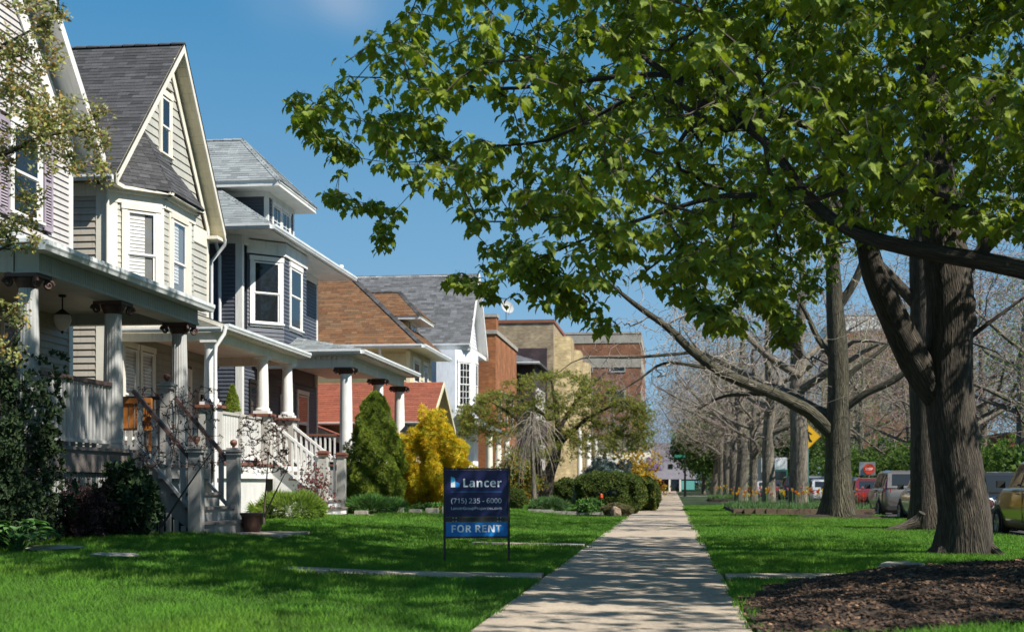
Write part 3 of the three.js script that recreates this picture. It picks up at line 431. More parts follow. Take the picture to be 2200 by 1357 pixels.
  downspout(t, [[xo - 0.03, ye + 0.0, -33.8], [xo - 0.03, ye - 0.15, -33.8], [xw - 0.1, ye - 0.55, -33.95], [xw - 0.1, 4.9, -33.95]], 0.045, M.gutter); downspout(t, [[xw + 0.05, ye + 0.0, -26.9], [xw + 0.05, ye - 0.2, -27.08], [xw + 0.05, 5.0, -27.08]], 0.04, M.trimB);
  // bay
  const P0 = [xw, 27.3], P1 = [-10.95, 28.16], P2 = [-10.95, 30.0], P3 = [xw, 30.86], yb0 = 4.9, yb1 = 7.2, facets = [[P0, P1], [P1, P2], [P2, P3]];
  const bay = part(t, 'bay_window', G().prism([P0, P1, P2, P3].map((p) => [p[0] - 0.03, yb0, -p[1]]), [0, yb1 - yb0, 0]), M.trimB);
  facets.forEach(([a, b], i) => {
    const pl = wallPlane(a[0], a[1], b[0], b[1]), w = pl.L, wu0 = i === 1 ? 0.5 : 0.38, wu1 = i === 1 ? 1.26 : w - 0.2;
    if (i < 2) { const bl = i ? [0.28, wu0 - 0.12, wu1 + 0.12, w - 0.2] : [0, 0.16, wu1 + 0.1, w]; for (const [u0, u1] of [[bl[0], bl[1]], [bl[2], bl[3]]]) part(bay, 'pilaster', G().pb(pl, u0, u1, yb0, yb1 - 0.2, 0, 0.035), M.trimB); boards(bay, pl, [[0, yb0], [w, yb0], [w, yb1 - 0.2], [0, yb1 - 0.2]], 0.14, [[wu0 - 0.13, wu1 + 0.13, 5.0, 6.95]], M.sidB2, { limit: 40, lip: 0.018 }); win(t, pl, wu0, wu1, 5.05, 6.85, { trim: 0.12, mat: M.trimB, blind: i ? 0.75 : 0.95, bw: i ? 0.55 : 0.66 }); }
    part(bay, 'cornice', G().pb(pl, -0.03, w + 0.03, yb1 - 0.2, yb1, 0, 0.05).pb(pl, -0.08, w + 0.08, yb1, yb1 + 0.07, 0, 0.11).pb(pl, -0.15, w + 0.15, yb1 + 0.07, yb1 + 0.13, 0, 0.22), M.trimB);
    const e = (p, k) => [p[0] + (p[0] > xw + 0.1 ? 0.24 : 0), yb1 + 0.14, -(p[1] + k * 0.24)], A = i === 0 ? e(a, -1) : i === 1 ? e(a, -0.4) : e(a, 0.4), B = i === 0 ? e(b, -0.4) : i === 1 ? e(b, 0.4) : e(b, 1), ap = [xw + 0.03, 8.95, -29.1];
    part(bay, 'bay_roof', G().prism([A, B, ap], [-0.02, -0.05, 0]), SH.dark[2]); shingles(bay, i === 0 ? [A, B, ap] : [A, B, ap], SH.dark, { w: 0.26, course: 0.13 });
  });
  // porch
  const xe = -9.45, y1 = 4.43, pa = 27.72, pb2 = 34.35, xc = -9.8, yd = 1.52, yr = 2.62;
  const pr = roofSlab(t, [[xe, y1, -pa], [xe, y1, -pb2], [xw, 5.25, -pb2], [xw, 5.25, -pa]], M.trimB, 0.08, 'porch_roof'); shingles(pr, lift([[xe, y1, -pa], [xe, y1, -pb2], [xw, 5.25, -pb2], [xw, 5.25, -pa]]), SH.dark);
  part(pr, 'gable_panel', G().prism([[xe + 0.0, y1 - 0.09, -(pa + 0.1)], [xw, 5.15, -(pa + 0.1)], [xw, y1 - 0.09, -(pa + 0.1)]], [0, 0, -0.03]), M.trimB);
  gutter(t, [xe, y1 + 0.01, -pa], [xe, y1 + 0.01, -pb2], [1, 0, 0], M.gutter, 0.12); gutter(t, [xw, y1 - 0.06, -pa - 0.02], [xe - 0.03, y1 - 0.06, -pa - 0.02], [0, 0, 1], M.gutter, 0.1);
  part(t, 'porch_beam', G().box(xc - 0.12, xc + 0.12, 4.1, 4.36, 27.78, 34.2).box(xw, xc - 0.121, 4.1, 4.34, 27.78, 28.0).box(xw, xc - 0.121, 4.1, 4.34, 33.95, 34.19), M.trimB); part(t, 'soffit', G().box(xc + 0.121, xe, 4.3, 4.33, pa + 0.02, pb2 - 0.02), M.trimB);
  part(t, 'porch_ceiling', G().box(xw, xc - 0.125, 4.3, 4.335, 28, 33.95), M.trimB);
  for (const d of [27.9, 31.6, 33.7]) { column(t, xc, d, 2.72, 4.1, 0.145, { mat: M.white }); const pd = part(t, 'pedestal', G().box(xc - 0.2, xc + 0.2, yd, 2.66, d - 0.2, d + 0.2), M.greige); part(pd, 'pedestal_cap', G().box(xc - 0.26, xc + 0.26, 2.66, 2.72, d - 0.26, d + 0.26), M.rustCap); }
  const dk = part(t, 'porch_deck', G().box(xw, xc + 0.2, yd - 0.06, yd, 27.7, 34.1), M.rustCap); part(dk, 'deck_fascia', G().box(xc + 0.13, xc + 0.17, yd - 0.36, yd - 0.061, 27.7, 34.1), M.white);
  railing(t, [xc, yd, -28.12], [xc, yd, -29.7], 0.1, 1.08, { step: 0.11, w: 0.05, mat: M.white, rail: M.greige }); railing(t, [xc, yd, -29.85], [xc, yd, -31.38], 0.1, 1.08, { step: 0.11, w: 0.05, mat: M.white, rail: M.greige }); part(t, 'rail_post', G().box(xc - 0.07, xc + 0.07, yd, 2.68, 29.71, 29.84), M.greige);
  slats(t, xc + 0.1, 27.75, 31.6, 0.2, 1.15, 0.06, 0.03, M.white, 'skirt_slat'); part(t, 'skirt_backing', G().box(xc - 0.1, xc - 0.08, 0.1, yd - 0.1, 27.7, 34), M.greige);
  stairs(t, -9.6, -8.15, 31.85, 33.5, 0.28, yd, 7, M.treadGrey, M.white);
  for (const d of [31.78, 33.58]) { newel(t, -8.35, d, 0.2, 1.72, 0.2, d < 32 ? M.greige : M.greige, { cap: M.rustCap }); railing(t, [-9.62, yd, -d], [-8.46, 0.6, -d], 0.14, 1.0, { step: 0.15, w: 0.05, mat: M.white, rail: M.white, rw: 0.08 }); }
  downspout(t, [[-9.4, 4.36, -27.7], [-9.42, 4.22, -27.68], [-9.58, 3.95, -27.62], [-9.6, 3.8, -27.62], [-9.6, 0.4, -27.62]], 0.042, M.white);
  struct('step_landing_001', G().box(-8.1, -7.2, 0.1, 0.27, 31.7, 33.6), M.concrete);
  for (const [a, b] of [[28.02, 28.68], [28.98, 29.64]]) win(t, pf, fm(a), fm(b), 2.0, 3.98, { trim: 0.11, mat: M.trimB, blind: 0.55 });
  const dr = part(t, 'front_door', G().pb(pf, fm(31.0), fm(31.95), 1.56, 3.65, 0, 0.045), M.trimB); part(dr, 'door_casing', G().pb(pf, fm(30.85), fm(31.0), 1.55, 3.85, 0, 0.06).pb(pf, fm(31.95), fm(32.1), 1.55, 3.85, 0, 0.06).pb(pf, fm(31.0), fm(31.95), 3.65, 3.85, 0, 0.06), M.trimB); part(dr, 'door_glass', G().pb(pf, fm(31.2), fm(31.75), 2.5, 3.5, 0.046, 0.05), M.pane);
  [[30.3, 'black box wall lantern beside the bay house windows'], [32.75, 'black box wall lantern beyond the front door of the bay house']].forEach(([d, lb]) => { const q = thing('wall_lantern', lb, 'lantern', [xw + 0.05, 3.0, -d], 'black box wall lanterns'); part(q, 'back_plate', G().box(xw + 0.025, xw + 0.06, 2.8, 3.4, d - 0.13, d + 0.13), M.trimB); part(q, 'bracket', G().box(xw + 0.06, xw + 0.1, 2.98, 3.28, d - 0.05, d + 0.05).box(xw + 0.08, xw + 0.3, 3.16, 3.2, d - 0.11, d + 0.11), M.iron); const f = G(); for (const a of [0.1, 0.28]) for (const b of [-0.1, 0.08]) f.box(xw + a, xw + a + 0.02, 2.88, 3.16, d + b, d + b + 0.02); f.box(xw + 0.1, xw + 0.3, 2.86, 2.88, d - 0.1, d + 0.1); part(q, 'frame', f, M.iron); part(q, 'glass', G().box(xw + 0.125, xw + 0.275, 2.885, 3.155, d - 0.075, d + 0.075), M.frost); });
}

// ---------- house C: slate blue with pale roof and dormer ----------
{
  const t = thing('slate_blue_house', 'dark slate blue house with pale grey hip roof and boxy dormer', 'house', [-15, 0.25, -40.7]);
  const xw = -12, da = 36.7, db = 44.8, L = db - da, xb = -22, ye = 8.15, xe = -10.9, ea = 35.9, eb = 45.6;
  part(t, 'wall', G().box(xb, xw - 0.04, 0, 8.0, da + 0.04, db), M.sidC);
  const pf = wallPlane(xw, da, xw, db), ps = wallPlane(xb, da, xw, da), Ls = xw - xb, fm = (d) => d - da;
  boards(t, ps, [[3, 1.5], [Ls - 0.14, 1.5], [Ls - 0.14, 7.8], [3, 7.8]], 0.11, [], M.sidC2, { limit: 60 });
  boards(t, pf, [[fm(41.2), 5.1], [L - 0.12, 5.1], [L - 0.12, 7.75], [fm(41.2), 7.75]], 0.11, [], M.sidC2, { limit: 30 }); boards(t, pf, [[0.2, 1.6], [L - 0.12, 1.6], [L - 0.12, 4.3], [0.2, 4.3]], 0.11, [[fm(37.3), fm(39.3), 1.9, 4], [fm(40.3), fm(41.6), 1.5, 4], [fm(42.3), fm(43.6), 2, 4]], M.sidC2, { limit: 60 });
  part(t, 'corner_board', G().box(xw - 0.16, xw + 0.035, 0.3, 7.8, da - 0.035, da + 0.14), M.trimC); part(t, 'corner_board', G().box(xw - 0.04, xw + 0.035, 0.3, 7.8, db - 0.12, db + 0.03), M.trimC);
  part(t, 'frieze_board', G().box(xb, xw + 0.03, 7.78, 8.02, da - 0.03, da + 0.03).box(xw - 0.0, xw + 0.05, 7.78, 8.02, da + 0.031, db), M.trimC);
  part(t, 'soffit', G().box(xb, xe - 0.05, 8.02, 8.06, ea + 0.04, eb - 0.04), M.trimC);
  gutter(t, [xb, ye, -ea], [xe, ye, -ea], [0, 0, 1], M.gutter, 0.13); gutter(t, [xe, ye, -ea], [xe, ye, -eb], [1, 0, 0], M.gutter, 0.13);
  // roof
  const ap = [-15.4, 11.1, -40.75], bk = [xb, 11.1, -40.75], c0 = [xe, ye, -ea], c1 = [xe, ye, -eb], b0 = [xb, ye, -ea], b1 = [xb, ye, -eb], lift = (q) => q.map((p) => [p[0], p[1] + 0.006, p[2]]);
  const rf = roofSlab(t, [b0, c0, ap, bk], M.trimC, 0.08); seed(8); shingles(rf, lift([b0, c0, ap, bk]), SH.light, { limit: 150 });
  const r2 = roofSlab(t, [c0, c1, ap], M.trimC, 0.08); shingles(r2, lift([c0, c1, ap]), SH.light); roofSlab(t, [c1, b1, bk, ap], SH.light[3], 0.08); ridgeCaps(rf, add(c0, [0, 0.02, 0]), add(ap, [0, 0.02, 0]), SH.light); 
  // dormer
  const xd = -11.95, d0 = 39.0, d1 = 41.75, ty = 9.72, de = -11.35, e0 = 38.2, e1 = 42.4;
  const dm = part(t, 'dormer', G().box(-15, xd - 0.03, 8.2, ty, d0 + 0.03, d1), M.sidC), pd = wallPlane(xd, d0, xd, d1), pc = wallPlane(-14.5, d0, xd, d0);
  boards(dm, pd, [[0.08, 8.4], [2.67, 8.4], [2.67, ty - 0.14], [0.08, ty - 0.14]], 0.1, [[0.4, 2.36, 8.4, 9.55]], M.sidC2, { limit: 20 }); boards(dm, pc, [[0, 8.3], [2.42, 8.3], [2.42, ty - 0.14], [0, ty - 0.14]], 0.1, [], M.sidC2, { limit: 20 });
  part(dm, 'dormer_trim', G().box(xd - 0.1, xd + 0.03, 8.25, ty - 0.14, d0 - 0.03, d0 + 0.08).box(xd - 0.06, xd + 0.03, 8.25, ty - 0.14, d1 - 0.08, d1 + 0.03).box(-14.5, xd + 0.04, ty - 0.14, ty, d0 - 0.04, d0 + 0.0).box(xd, xd + 0.045, ty - 0.14, ty, d0 + 0.001, d1), M.trimC);
  win(t, pd, 0.5, 1.28, 8.52, 9.42, { trim: 0.1, grid: [2, 2], single: true }); win(t, pd, 1.46, 2.24, 8.52, 9.42, { trim: 0.1, grid: [2, 2], single: true });
  const D0 = [de, ty + 0.16, -e0], D1 = [de, ty + 0.16, -e1], DB0 = [-17, ty + 0.16, -e0], DB1 = [-17, ty + 0.16, -e1], da2 = [-13.1, 11.6, -40.2], db2 = [-17, 11.6, -40.2];
  part(dm, 'dormer_fascia', G().box(-17, de - 0.02, ty, ty + 0.15, e0 + 0.02, e1 - 0.02), M.trimC);
  const dr = roofSlab(dm, [DB0, D0, da2, db2], M.trimC, 0.06, 'dormer_roof'); part(dm, 'dormer_roof', G().prism([D0, D1, da2], [0, -0.06, 0]), M.trimC); roofSlab(dm, [D1, DB1, db2, da2], SH.light[2], 0.06, 'dormer_roof');
  shingles(dm, lift([DB0, D0, da2, db2]), SH.light, { limit: 150 }); shingles(dm, lift([D0, D1, da2]), SH.light); ridgeCaps(dm, add(D0, [0, 0.02, 0]), add(da2, [0, 0.02, 0]), SH.light); ridgeCaps(dm, add(D1, [0, 0.02, 0]), add(da2, [0, 0.02, 0]), SH.light); ridgeCaps(dm, add(db2, [0, 0.02, 0]), add(da2, [0, 0.02, 0]), SH.light);
  // two storey bay, upper half in view
  const xf = -11.15, P0 = [xw, 37.2], P1 = [xf, 38.0], P2 = [xf, 40.35], P3 = [xw, 41.15], bay = part(t, 'bay_window', G().prism([P0, P1, P2, P3].map((p) => [p[0] - 0.03, 5.0, -p[1]]), [0, 2.8, 0]), M.sidC);
  [[P0, P1], [P1, P2], [P2, P3]].forEach(([a, b], i) => {
    const pl = wallPlane(a[0], a[1], b[0], b[1]), w = pl.L; part(bay, 'cornice', G().pb(pl, -0.02, w + 0.02, 7.6, 7.98, 0, 0.06), M.trimC); if (i > 1) return;
    const u0 = i ? 0.62 : 0.2, u1 = i ? 1.72 : w - 0.16; boards(bay, pl, [[0, 5.05], [w, 5.05], [w, 7.6], [0, 7.6]], 0.11, [[u0 - 0.12, u1 + 0.12, 5.5, 7.6]], M.sidC2, { limit: 60 }); win(t, pl, u0, u1, 5.62, 7.38, { trim: 0.12, split: i ? 0.55 : 0.5 });
  });
  downspout(t, [[xw - 0.55, 7.98, -36.0], [xw - 0.6, 7.75, -36.3], [xw - 0.6, 7.4, -36.62], [xw - 0.6, 4.4, -36.62]], 0.05, M.gutter); part(t, 'antenna_cap', G().lathe([-11.2, 8.2, -45], [[0.05, 0], [0.05, 0.16], [0.09, 0.2], [0.08, 0.28], [0, 0.31]], 12), M.white);
  // porch with hipped roof
  const px = -8.8, y1 = 4.86, pa = 37.7, pz = 46.3, xc = -9.35, yd = 1.6, q0 = [px, y1, -pa], q1 = [px, y1, -pz], w0 = [xw, 5.55, -(pa + 2.2)], w1 = [xw, 5.55, -(pz - 2.2)], n0 = [xw, y1, -pa], n1 = [xw, y1, -pz];
  const pr = roofSlab(t, [q0, q1, w1, w0], M.trimC, 0.07, 'porch_roof'); shingles(pr, lift([q0, q1, w1, w0]), SH.light); const pn = part(t, 'porch_roof', G().prism([n0, q0, w0], [0, -0.07, 0]), M.trimC); shingles(pn, lift([n0, q0, w0]), SH.light); part(t, 'porch_roof', G().prism([q1, n1, w1], [0, -0.07, 0]), SH.light[2]); ridgeCaps(pn, add(q0, [0, 0.02, 0]), add(w0, [0, 0.02, 0]), SH.light);
  gutter(t, add(n0, [0, 0.01, 0]), add(q0, [0, 0.01, 0]), [0, 0, 1], M.gutter, 0.12); gutter(t, add(q0, [0, 0.01, 0]), add(q1, [0, 0.01, 0]), [1, 0, 0], M.gutter, 0.12);
  part(t, 'soffit', G().box(xw, px - 0.02, 4.72, 4.76, pa + 0.03, pz - 0.03), M.trimC);
  const bm = part(t, 'porch_beam', G().box(xc - 0.13, xc + 0.13, 4.38, 4.72, 38.0, 46.0).box(xw, xc - 0.131, 4.38, 4.72, 38.0, 38.26), M.trimC);
  for (let x = -11.9; x < -9.2; x += 0.16) part(bm, 'dentil', G().box(x, x + 0.08, 4.62, 4.72, 37.93, 37.999), M.trimC); for (let d = 38.1; d < 46; d += 0.16) part(bm, 'dentil', G().box(xc + 0.131, xc + 0.2, 4.62, 4.72, d, d + 0.08), M.trimC);
  for (const d of [38.15, 42.45, 45.85]) column(t, xc, d, yd, 4.38, 0.19, { ionic: true });
  const dk = part(t, 'porch_deck', G().box(xw, xc + 0.25, yd - 0.06, yd, 37.9, 46.1), M.rustCap); part(dk, 'deck_fascia', G().box(xc + 0.15, xc + 0.2, 0.1, yd - 0.061, 37.9, 46.1).box(xw, xc + 0.149, 0.1, yd - 0.061, 37.95, 38.0), M.greige);
  railing(t, [xw, yd, -38.1], [xc - 0.25, yd, -38.1], 0.1, 0.85, { step: 0.14, w: 0.05, rail: M.rustCap }); railing(t, [xc, yd, -38.4], [xc, yd, -42.2], 0.1, 0.85, { step: 0.16, w: 0.05, rail: M.rustCap }); railing(t, [xc, yd, -42.7], [xc, yd, -45.6], 0.1, 0.85, { step: 0.16, w: 0.05, rail: M.rustCap });
  win(t, pf, fm(37.45), fm(39.15), 2.0, 3.9, { trim: 0.1, mat: M.iron, sash: M.iron, grid: [3, 3] }); win(t, pf, fm(42.4), fm(43.5), 2.1, 3.9, { trim: 0.12 }); const fd = part(t, 'front_door', G().pb(pf, fm(40.45), fm(41.4), 1.62, 3.8, 0, 0.05), M.white); part(fd, 'door_glass', G().pb(pf, fm(40.65), fm(41.2), 2.4, 3.6, 0.051, 0.055), M.pane);
}

// ---------- red roofed bungalow wing and yellow house D ----------
{
  const t = thing('red_roof_bungalow', 'low bungalow with a red shingle gable roof between the blue and yellow houses', 'house', [-13, 0.25, -50.5]);
  const x1 = -9.0, lift = (q) => q.map((p) => [p[0], p[1] + 0.006, p[2]]);
  part(t, 'wall', G().prism([[x1 - 0.5, 0, -48.5], [x1 - 0.5, 0, -52.6], [x1 - 0.5, 3.3, -52.6], [x1 - 0.5, 4.6, -50.5], [x1 - 0.5, 3.3, -48.5]], [-9, 0, 0]), M.stucco);
  part(t, 'brick_base', G().box(-18.6, x1 - 0.45, 0, 1.3, 48.4, 48.46).box(x1 - 0.49, x1 - 0.4, 0, 1.3, 48.4, 52.6), M.brickRed);
  const near = [[-19, 3.28, -48], [-8.6, 3.28, -48], [-8.6, 4.86, -50.5], [-19, 4.86, -50.5]], far = [[-8.6, 3.1, -53.2], [-19, 3.1, -53.2], [-19, 4.86, -50.5], [-8.6, 4.86, -50.5]];
  const r = roofSlab(t, near, M.ceilA, 0.1); seed(9); shingles(r, lift(near), SH.red, { course: 0.15, limit: 120 }); roofSlab(t, far, M.ceilA, 0.1);
  for (const [p, q] of [[near[1], near[2]], [far[0], far[3]]]) part(r, 'rake_board', G().prism([add(p, [0.005, -0.16, 0]), add(q, [0.005, -0.16, 0]), add(q, [0.005, 0.02, 0]), add(p, [0.005, 0.02, 0])], [0.04, 0, 0]), M.soffB);
  part(r, 'bracket', G().beam([-8.62, 3.2, -48.3], [-9.45, 2.7, -48.6], 0.1, 0.12), M.soffB); gutter(t, near[0], near[1], [0, 0, 1], M.gutter, 0.1);
  // lower side wing whose roof falls towards the street
  part(t, 'side_wing', G().prism([[-17, 0, -46.6], [-11.2, 0, -46.6], [-11.2, 2.4, -46.6], [-15.2, 3.9, -46.6], [-17, 3.3, -46.6]], [0, 0, -2]), M.brickDark);
  const sw = roofSlab(t, [[-10.8, 2.35, -46.3], [-10.8, 2.35, -48.6], [-15.2, 4.1, -48.6], [-15.2, 4.1, -46.3]], M.trimC, 0.1, 'side_wing_roof'); shingles(sw, lift([[-10.8, 2.35, -46.3], [-10.8, 2.35, -48.6], [-15.2, 4.1, -48.6], [-15.2, 4.1, -46.3]]), SH.red); part(sw, 'rake_board', G().prism([[-10.8, 2.15, -46.27], [-15.2, 3.9, -46.27], [-15.2, 4.12, -46.27], [-10.8, 2.37, -46.27]], [0, 0, 0.03]), M.trimB);
}
{
  const t = thing('yellow_house', 'yellow clapboard house with a brown shingle hip roof and small dormer', 'house', [-14, 0.25, -55.4]);
  const xw = -10.35, da = 52.7, db = 57.7, pf = wallPlane(xw, da, xw, db), ps = wallPlane(-20, da, xw, da), Ls = 9.65, lift = (q) => q.map((p) => [p[0], p[1] + 0.006, p[2]]);
  part(t, 'wall', G().box(-20, xw - 0.04, 0, 6.4, da + 0.04, db), M.sidD);
  boards(t, ps, [[2, 1], [Ls - 0.1, 1], [Ls - 0.1, 6.2], [2, 6.2]], 0.24, [], M.sidD, { limit: 40 }); boards(t, pf, [[0.1, 1], [4.9, 1], [4.9, 6.2], [0.1, 6.2]], 0.24, [[0.75, 2.15, 4.2, 6.1], [2.9, 4.0, 4.2, 6.1]], M.sidD, { limit: 40 });
  part(t, 'corner_board', G().box(xw - 0.12, xw + 0.03, 0, 6.3, da - 0.03, da + 0.12), M.soffB);
  win(t, pf, 0.9, 2.0, 4.4, 5.95, { trim: 0.14 }); win(t, pf, 3.05, 3.85, 4.4, 5.95, { trim: 0.14 });
  const E0 = [-9.7, 6.5, -52], E1 = [-9.7, 6.5, -58.4], B0 = [-21, 6.5, -52], B1 = [-21, 6.5, -58.4], ap = [-13.3, 9.72, -55.2], bk = [-21, 9.72, -55.2];
  part(t, 'soffit', G().box(-20.9, -9.74, 6.38, 6.42, 52.04, 58.36), M.soffB);
  const rf = roofSlab(t, [B0, E0, ap, bk], M.soffB, 0.08); seed(10); shingles(rf, lift([B0, E0, ap, bk]), SH.brown, { limit: 200 }); const r2 = roofSlab(t, [E0, E1, ap], M.soffB, 0.08); shingles(r2, lift([E0, E1, ap]), SH.brown); roofSlab(t, [E1, B1, bk, ap], SH.brown[2], 0.08);
  ridgeCaps(rf, add(E0, [0, 0.03, 0]), add(ap, [0, 0.03, 0]), SH.dark, 0.3, 0.3); ridgeCaps(rf, add(bk, [0, 0.03, 0]), add(ap, [0, 0.03, 0]), SH.dark, 0.3, 0.3); gutter(t, B0, E0, [0, 0, 1], M.gutter, 0.14); gutter(t, E0, E1, [1, 0, 0], M.gutter, 0.14);
  downspout(t, [[-11.4, 6.4, -52.05], [-11.4, 6.1, -52.1], [-11.2, 5.8, -52.6], [-11.2, 0.5, -52.6]], 0.06, M.gutter); part(rf, 'roof_vent', G().box(-14.95, -14.6, 9.05, 9.32, 54.3, 54.6), M.brownPaint);
  const dm = part(t, 'dormer', G().box(-14, -10.75, 6.6, 7.75, 54.45, 56.5), M.sidD), pd = wallPlane(-10.72, 54.4, -10.72, 56.5); boards(dm, wallPlane(-13.6, 54.42, -10.72, 54.42), [[0, 6.7], [2.88, 6.7], [2.88, 7.7], [0, 7.7]], 0.14, [], M.sidD, { limit: 12 }); win(t, pd, 0.5, 1.55, 6.85, 7.55, { trim: 0.12, single: true, grid: [2, 1] });
  const d0 = [-10.1, 7.86, -53.9], d1 = [-10.1, 7.86, -57], k0 = [-15, 7.86, -53.9], k1 = [-15, 7.86, -57], da2 = [-11.3, 9.05, -55.45], db2 = [-15, 9.05, -55.45]; part(dm, 'dormer_fascia', G().box(-15, -10.12, 7.72, 7.85, 53.92, 56.98), M.gutter);
  roofSlab(dm, [k0, d0, da2, db2], M.soffB, 0.05, 'dormer_roof'); part(dm, 'dormer_roof', G().prism([d0, d1, da2], [0, -0.05, 0]), M.soffB); shingles(dm, lift([k0, d0, da2, db2]), SH.brown); shingles(dm, lift([d0, d1, da2]), SH.brown); ridgeCaps(dm, add(d0, [0, 0.03, 0]), add(da2, [0, 0.03, 0]), SH.dark, 0.3, 0.26); ridgeCaps(dm, add(db2, [0, 0.03, 0]), add(da2, [0, 0.03, 0]), SH.dark, 0.3, 0.26);
}
// ---------- white house E ----------
{
  const t = thing('white_house', 'white clapboard house with grey gable roof and corner bay beyond the brown roof', 'house', [-13, 0.25, -65.6]);
  const xw = -9.85, da = 62.9, db = 68.2, ye = 7.6, yp = 11.3, dm = 65.55, lift = (q) => q.map((p) => [p[0], p[1] + 0.006, p[2]]), L = db - da;
  part(t, 'wall', G().prism([[xw - 0.04, 0, -da - 0.04], [xw - 0.04, 0, -db], [xw - 0.04, ye, -db], [xw - 0.04, yp - 0.2, -dm], [xw - 0.04, ye, -da - 0.04]], [-12, 0, 0]), M.sidE);
  const pf = wallPlane(xw, da, xw, db), ps = wallPlane(-20, da, xw, da); boards(t, ps, [[4, 1], [10.0, 1], [10.0, ye - 0.2], [4, ye - 0.2]], 0.17, [], M.sidE, { limit: 40 }); boards(t, pf, [[0.1, ye + 0.2], [L - 0.1, ye + 0.2], [L / 2, yp - 0.4]], 0.17, [], M.sidE, { limit: 30 }); boards(t, pf, [[0.1, 4.4], [L - 0.1, 4.4], [L - 0.1, ye], [0.1, ye]], 0.17, [[2.9, 4.0, 4.6, 6.8]], M.sidE, { limit: 30 });
  win(t, pf, 3.0, 3.9, 4.8, 6.6, { trim: 0.14 }); part(t, 'gable_vent', G().pb(pf, 2.2, 3.0, 8.4, 9.6, 0.0, 0.06), M.white);
  const near = [[-24, ye, -62.6], [-9.4, ye, -62.6], [-9.4, yp, -dm], [-24, yp, -dm]], far = [[-9.4, ye, -68.5], [-24, ye, -68.5], [-24, yp, -dm], [-9.4, yp, -dm]], rf = roofSlab(t, near, M.white, 0.1); seed(11); shingles(rf, lift(near), SH.mid, { limit: 150 }); roofSlab(t, far, M.white, 0.1);
  for (const [p, q] of [[near[1], near[2]], [far[0], far[3]]]) { part(rf, 'rake_board', G().prism([add(p, [0.005, -0.3, 0]), add(q, [0.005, -0.3, 0]), add(q, [0.005, 0.02, 0]), add(p, [0.005, 0.02, 0])], [0.05, 0, 0]), M.white); }
  part(t, 'eave_cornice', G().box(xw, -9.42, ye - 0.3, ye - 0.12, 62.62, 68.48).box(-24, xw - 0.001, ye - 0.3, ye - 0.12, 62.62, da), M.white); gutter(t, near[0], near[1], [0, 0, 1], M.gutter, 0.14); part(rf, 'roof_vent', G().box(-17.9, -17.4, 10.6, 11.0, 64.8, 65.1), M.iron);
  const bay = part(t, 'bay_window', G().prism([[xw - 1.1, 1, -da + 0.0], [xw - 1.1, 1, -62.3], [xw - 0.2, 1, -62.3], [xw + 0.55, 1, -63.1], [xw + 0.55, 1, -64.6], [xw, 1, -65.2]], [0, 6.3, 0]), M.sidE), p1 = wallPlane(xw - 0.2, 62.3, xw + 0.55, 63.1), p2 = wallPlane(xw + 0.55, 63.1, xw + 0.55, 64.6); win(t, p1, 0.22, 0.85, 4.7, 6.7, { trim: 0.1, grid: [3, 3] }); win(t, p2, 0.45, 1.05, 4.7, 6.7, { trim: 0.1 });
  const pr = roofSlab(t, [[-8.2, 3.5, -61.5], [-8.2, 3.5, -69], [xw, 4.4, -69], [xw, 4.4, -61.5]], M.white, 0.1, 'porch_roof'); shingles(pr, lift([[-8.2, 3.5, -61.5], [-8.2, 3.5, -69], [xw, 4.4, -69], [xw, 4.4, -61.5]]), SH.mid); for (const d of [62, 65.2, 68.6]) column(t, -8.4, d, 1.1, 3.36, 0.16, { mat: M.cream }); part(t, 'porch_deck', G().box(xw, -8.1, 0, 1.1, 61.8, 69), M.greige); stairs(t, -8.05, -6.6, 64, 66, 0.2, 1.1, 5, M.rustCap, M.white);
  win(t, pf, 0.5, 1.6, 1.7, 3.2, { trim: 0.12, grid: [3, 2] });
}
// ---------- blocks further down the street ----------
function block(name, label, x0, x1, d0, d1, h, mat, o = {}) {
  const t = thing(name, label, 'building', [(x0 + x1) / 2, 0, -(d0 + d1) / 2]);
  part(t, 'wall', G().box(x0, x1, -0.2, h, d0, d1), mat); part(t, 'coping', G().box(x0 - 0.08, x1 + 0.08, h, h + 0.22, d0 - 0.08, d1 + 0.08), o.coping || M.stone);
  if (o.step) [[x1 - 0.9, x1 + 0.04, 0.7], [x1 - 2.2, x1 - 1.5, 0.45]].forEach(([a, b, k]) => { part(t, 'parapet', G().box(a, b, h + 0.22, h + 0.22 + k, d0 - 0.02, d0 + 0.9), mat); part(t, 'parapet_cap', G().box(a - 0.05, b + 0.05, h + 0.22 + k, h + 0.4 + k, d0 - 0.07, d0 + 0.95), M.stone); });
  const pf = wallPlane(x1 + 0.002, d0, x1 + 0.002, d1), ps = wallPlane(x0, d0 - 0.002, x1, d0 - 0.002);
  for (const [pl, ww] of [[pf, d1 - d0], [ps, x1 - x0]]) for (let v = o.v0 || 1.2; v < h - 2; v += o.vs || 3.2) for (let u = o.u0 || 1.2; u < ww - 1.5; u += o.us || 2.8) { if (pl === ps && o.blank) continue; win(t, pl, u, u + (o.ww || 1.1), v, v + (o.wh || 1.7), { trim: 0.1, mat: M.stone }); }
  for (const [v0, v1, m] of o.bands || []) part(t, 'string_course', G().box(x0 - 0.06, x1 + 0.06, v0, v1, d0 - 0.06, d1 + 0.06), m);
  return t;
}
block('orange_brick_flats', 'orange brick flats with stepped stone topped parapet beside the white house', -24, -9.55, 73, 83, 9.2, M.brickOrange, { step: true, blank: true });
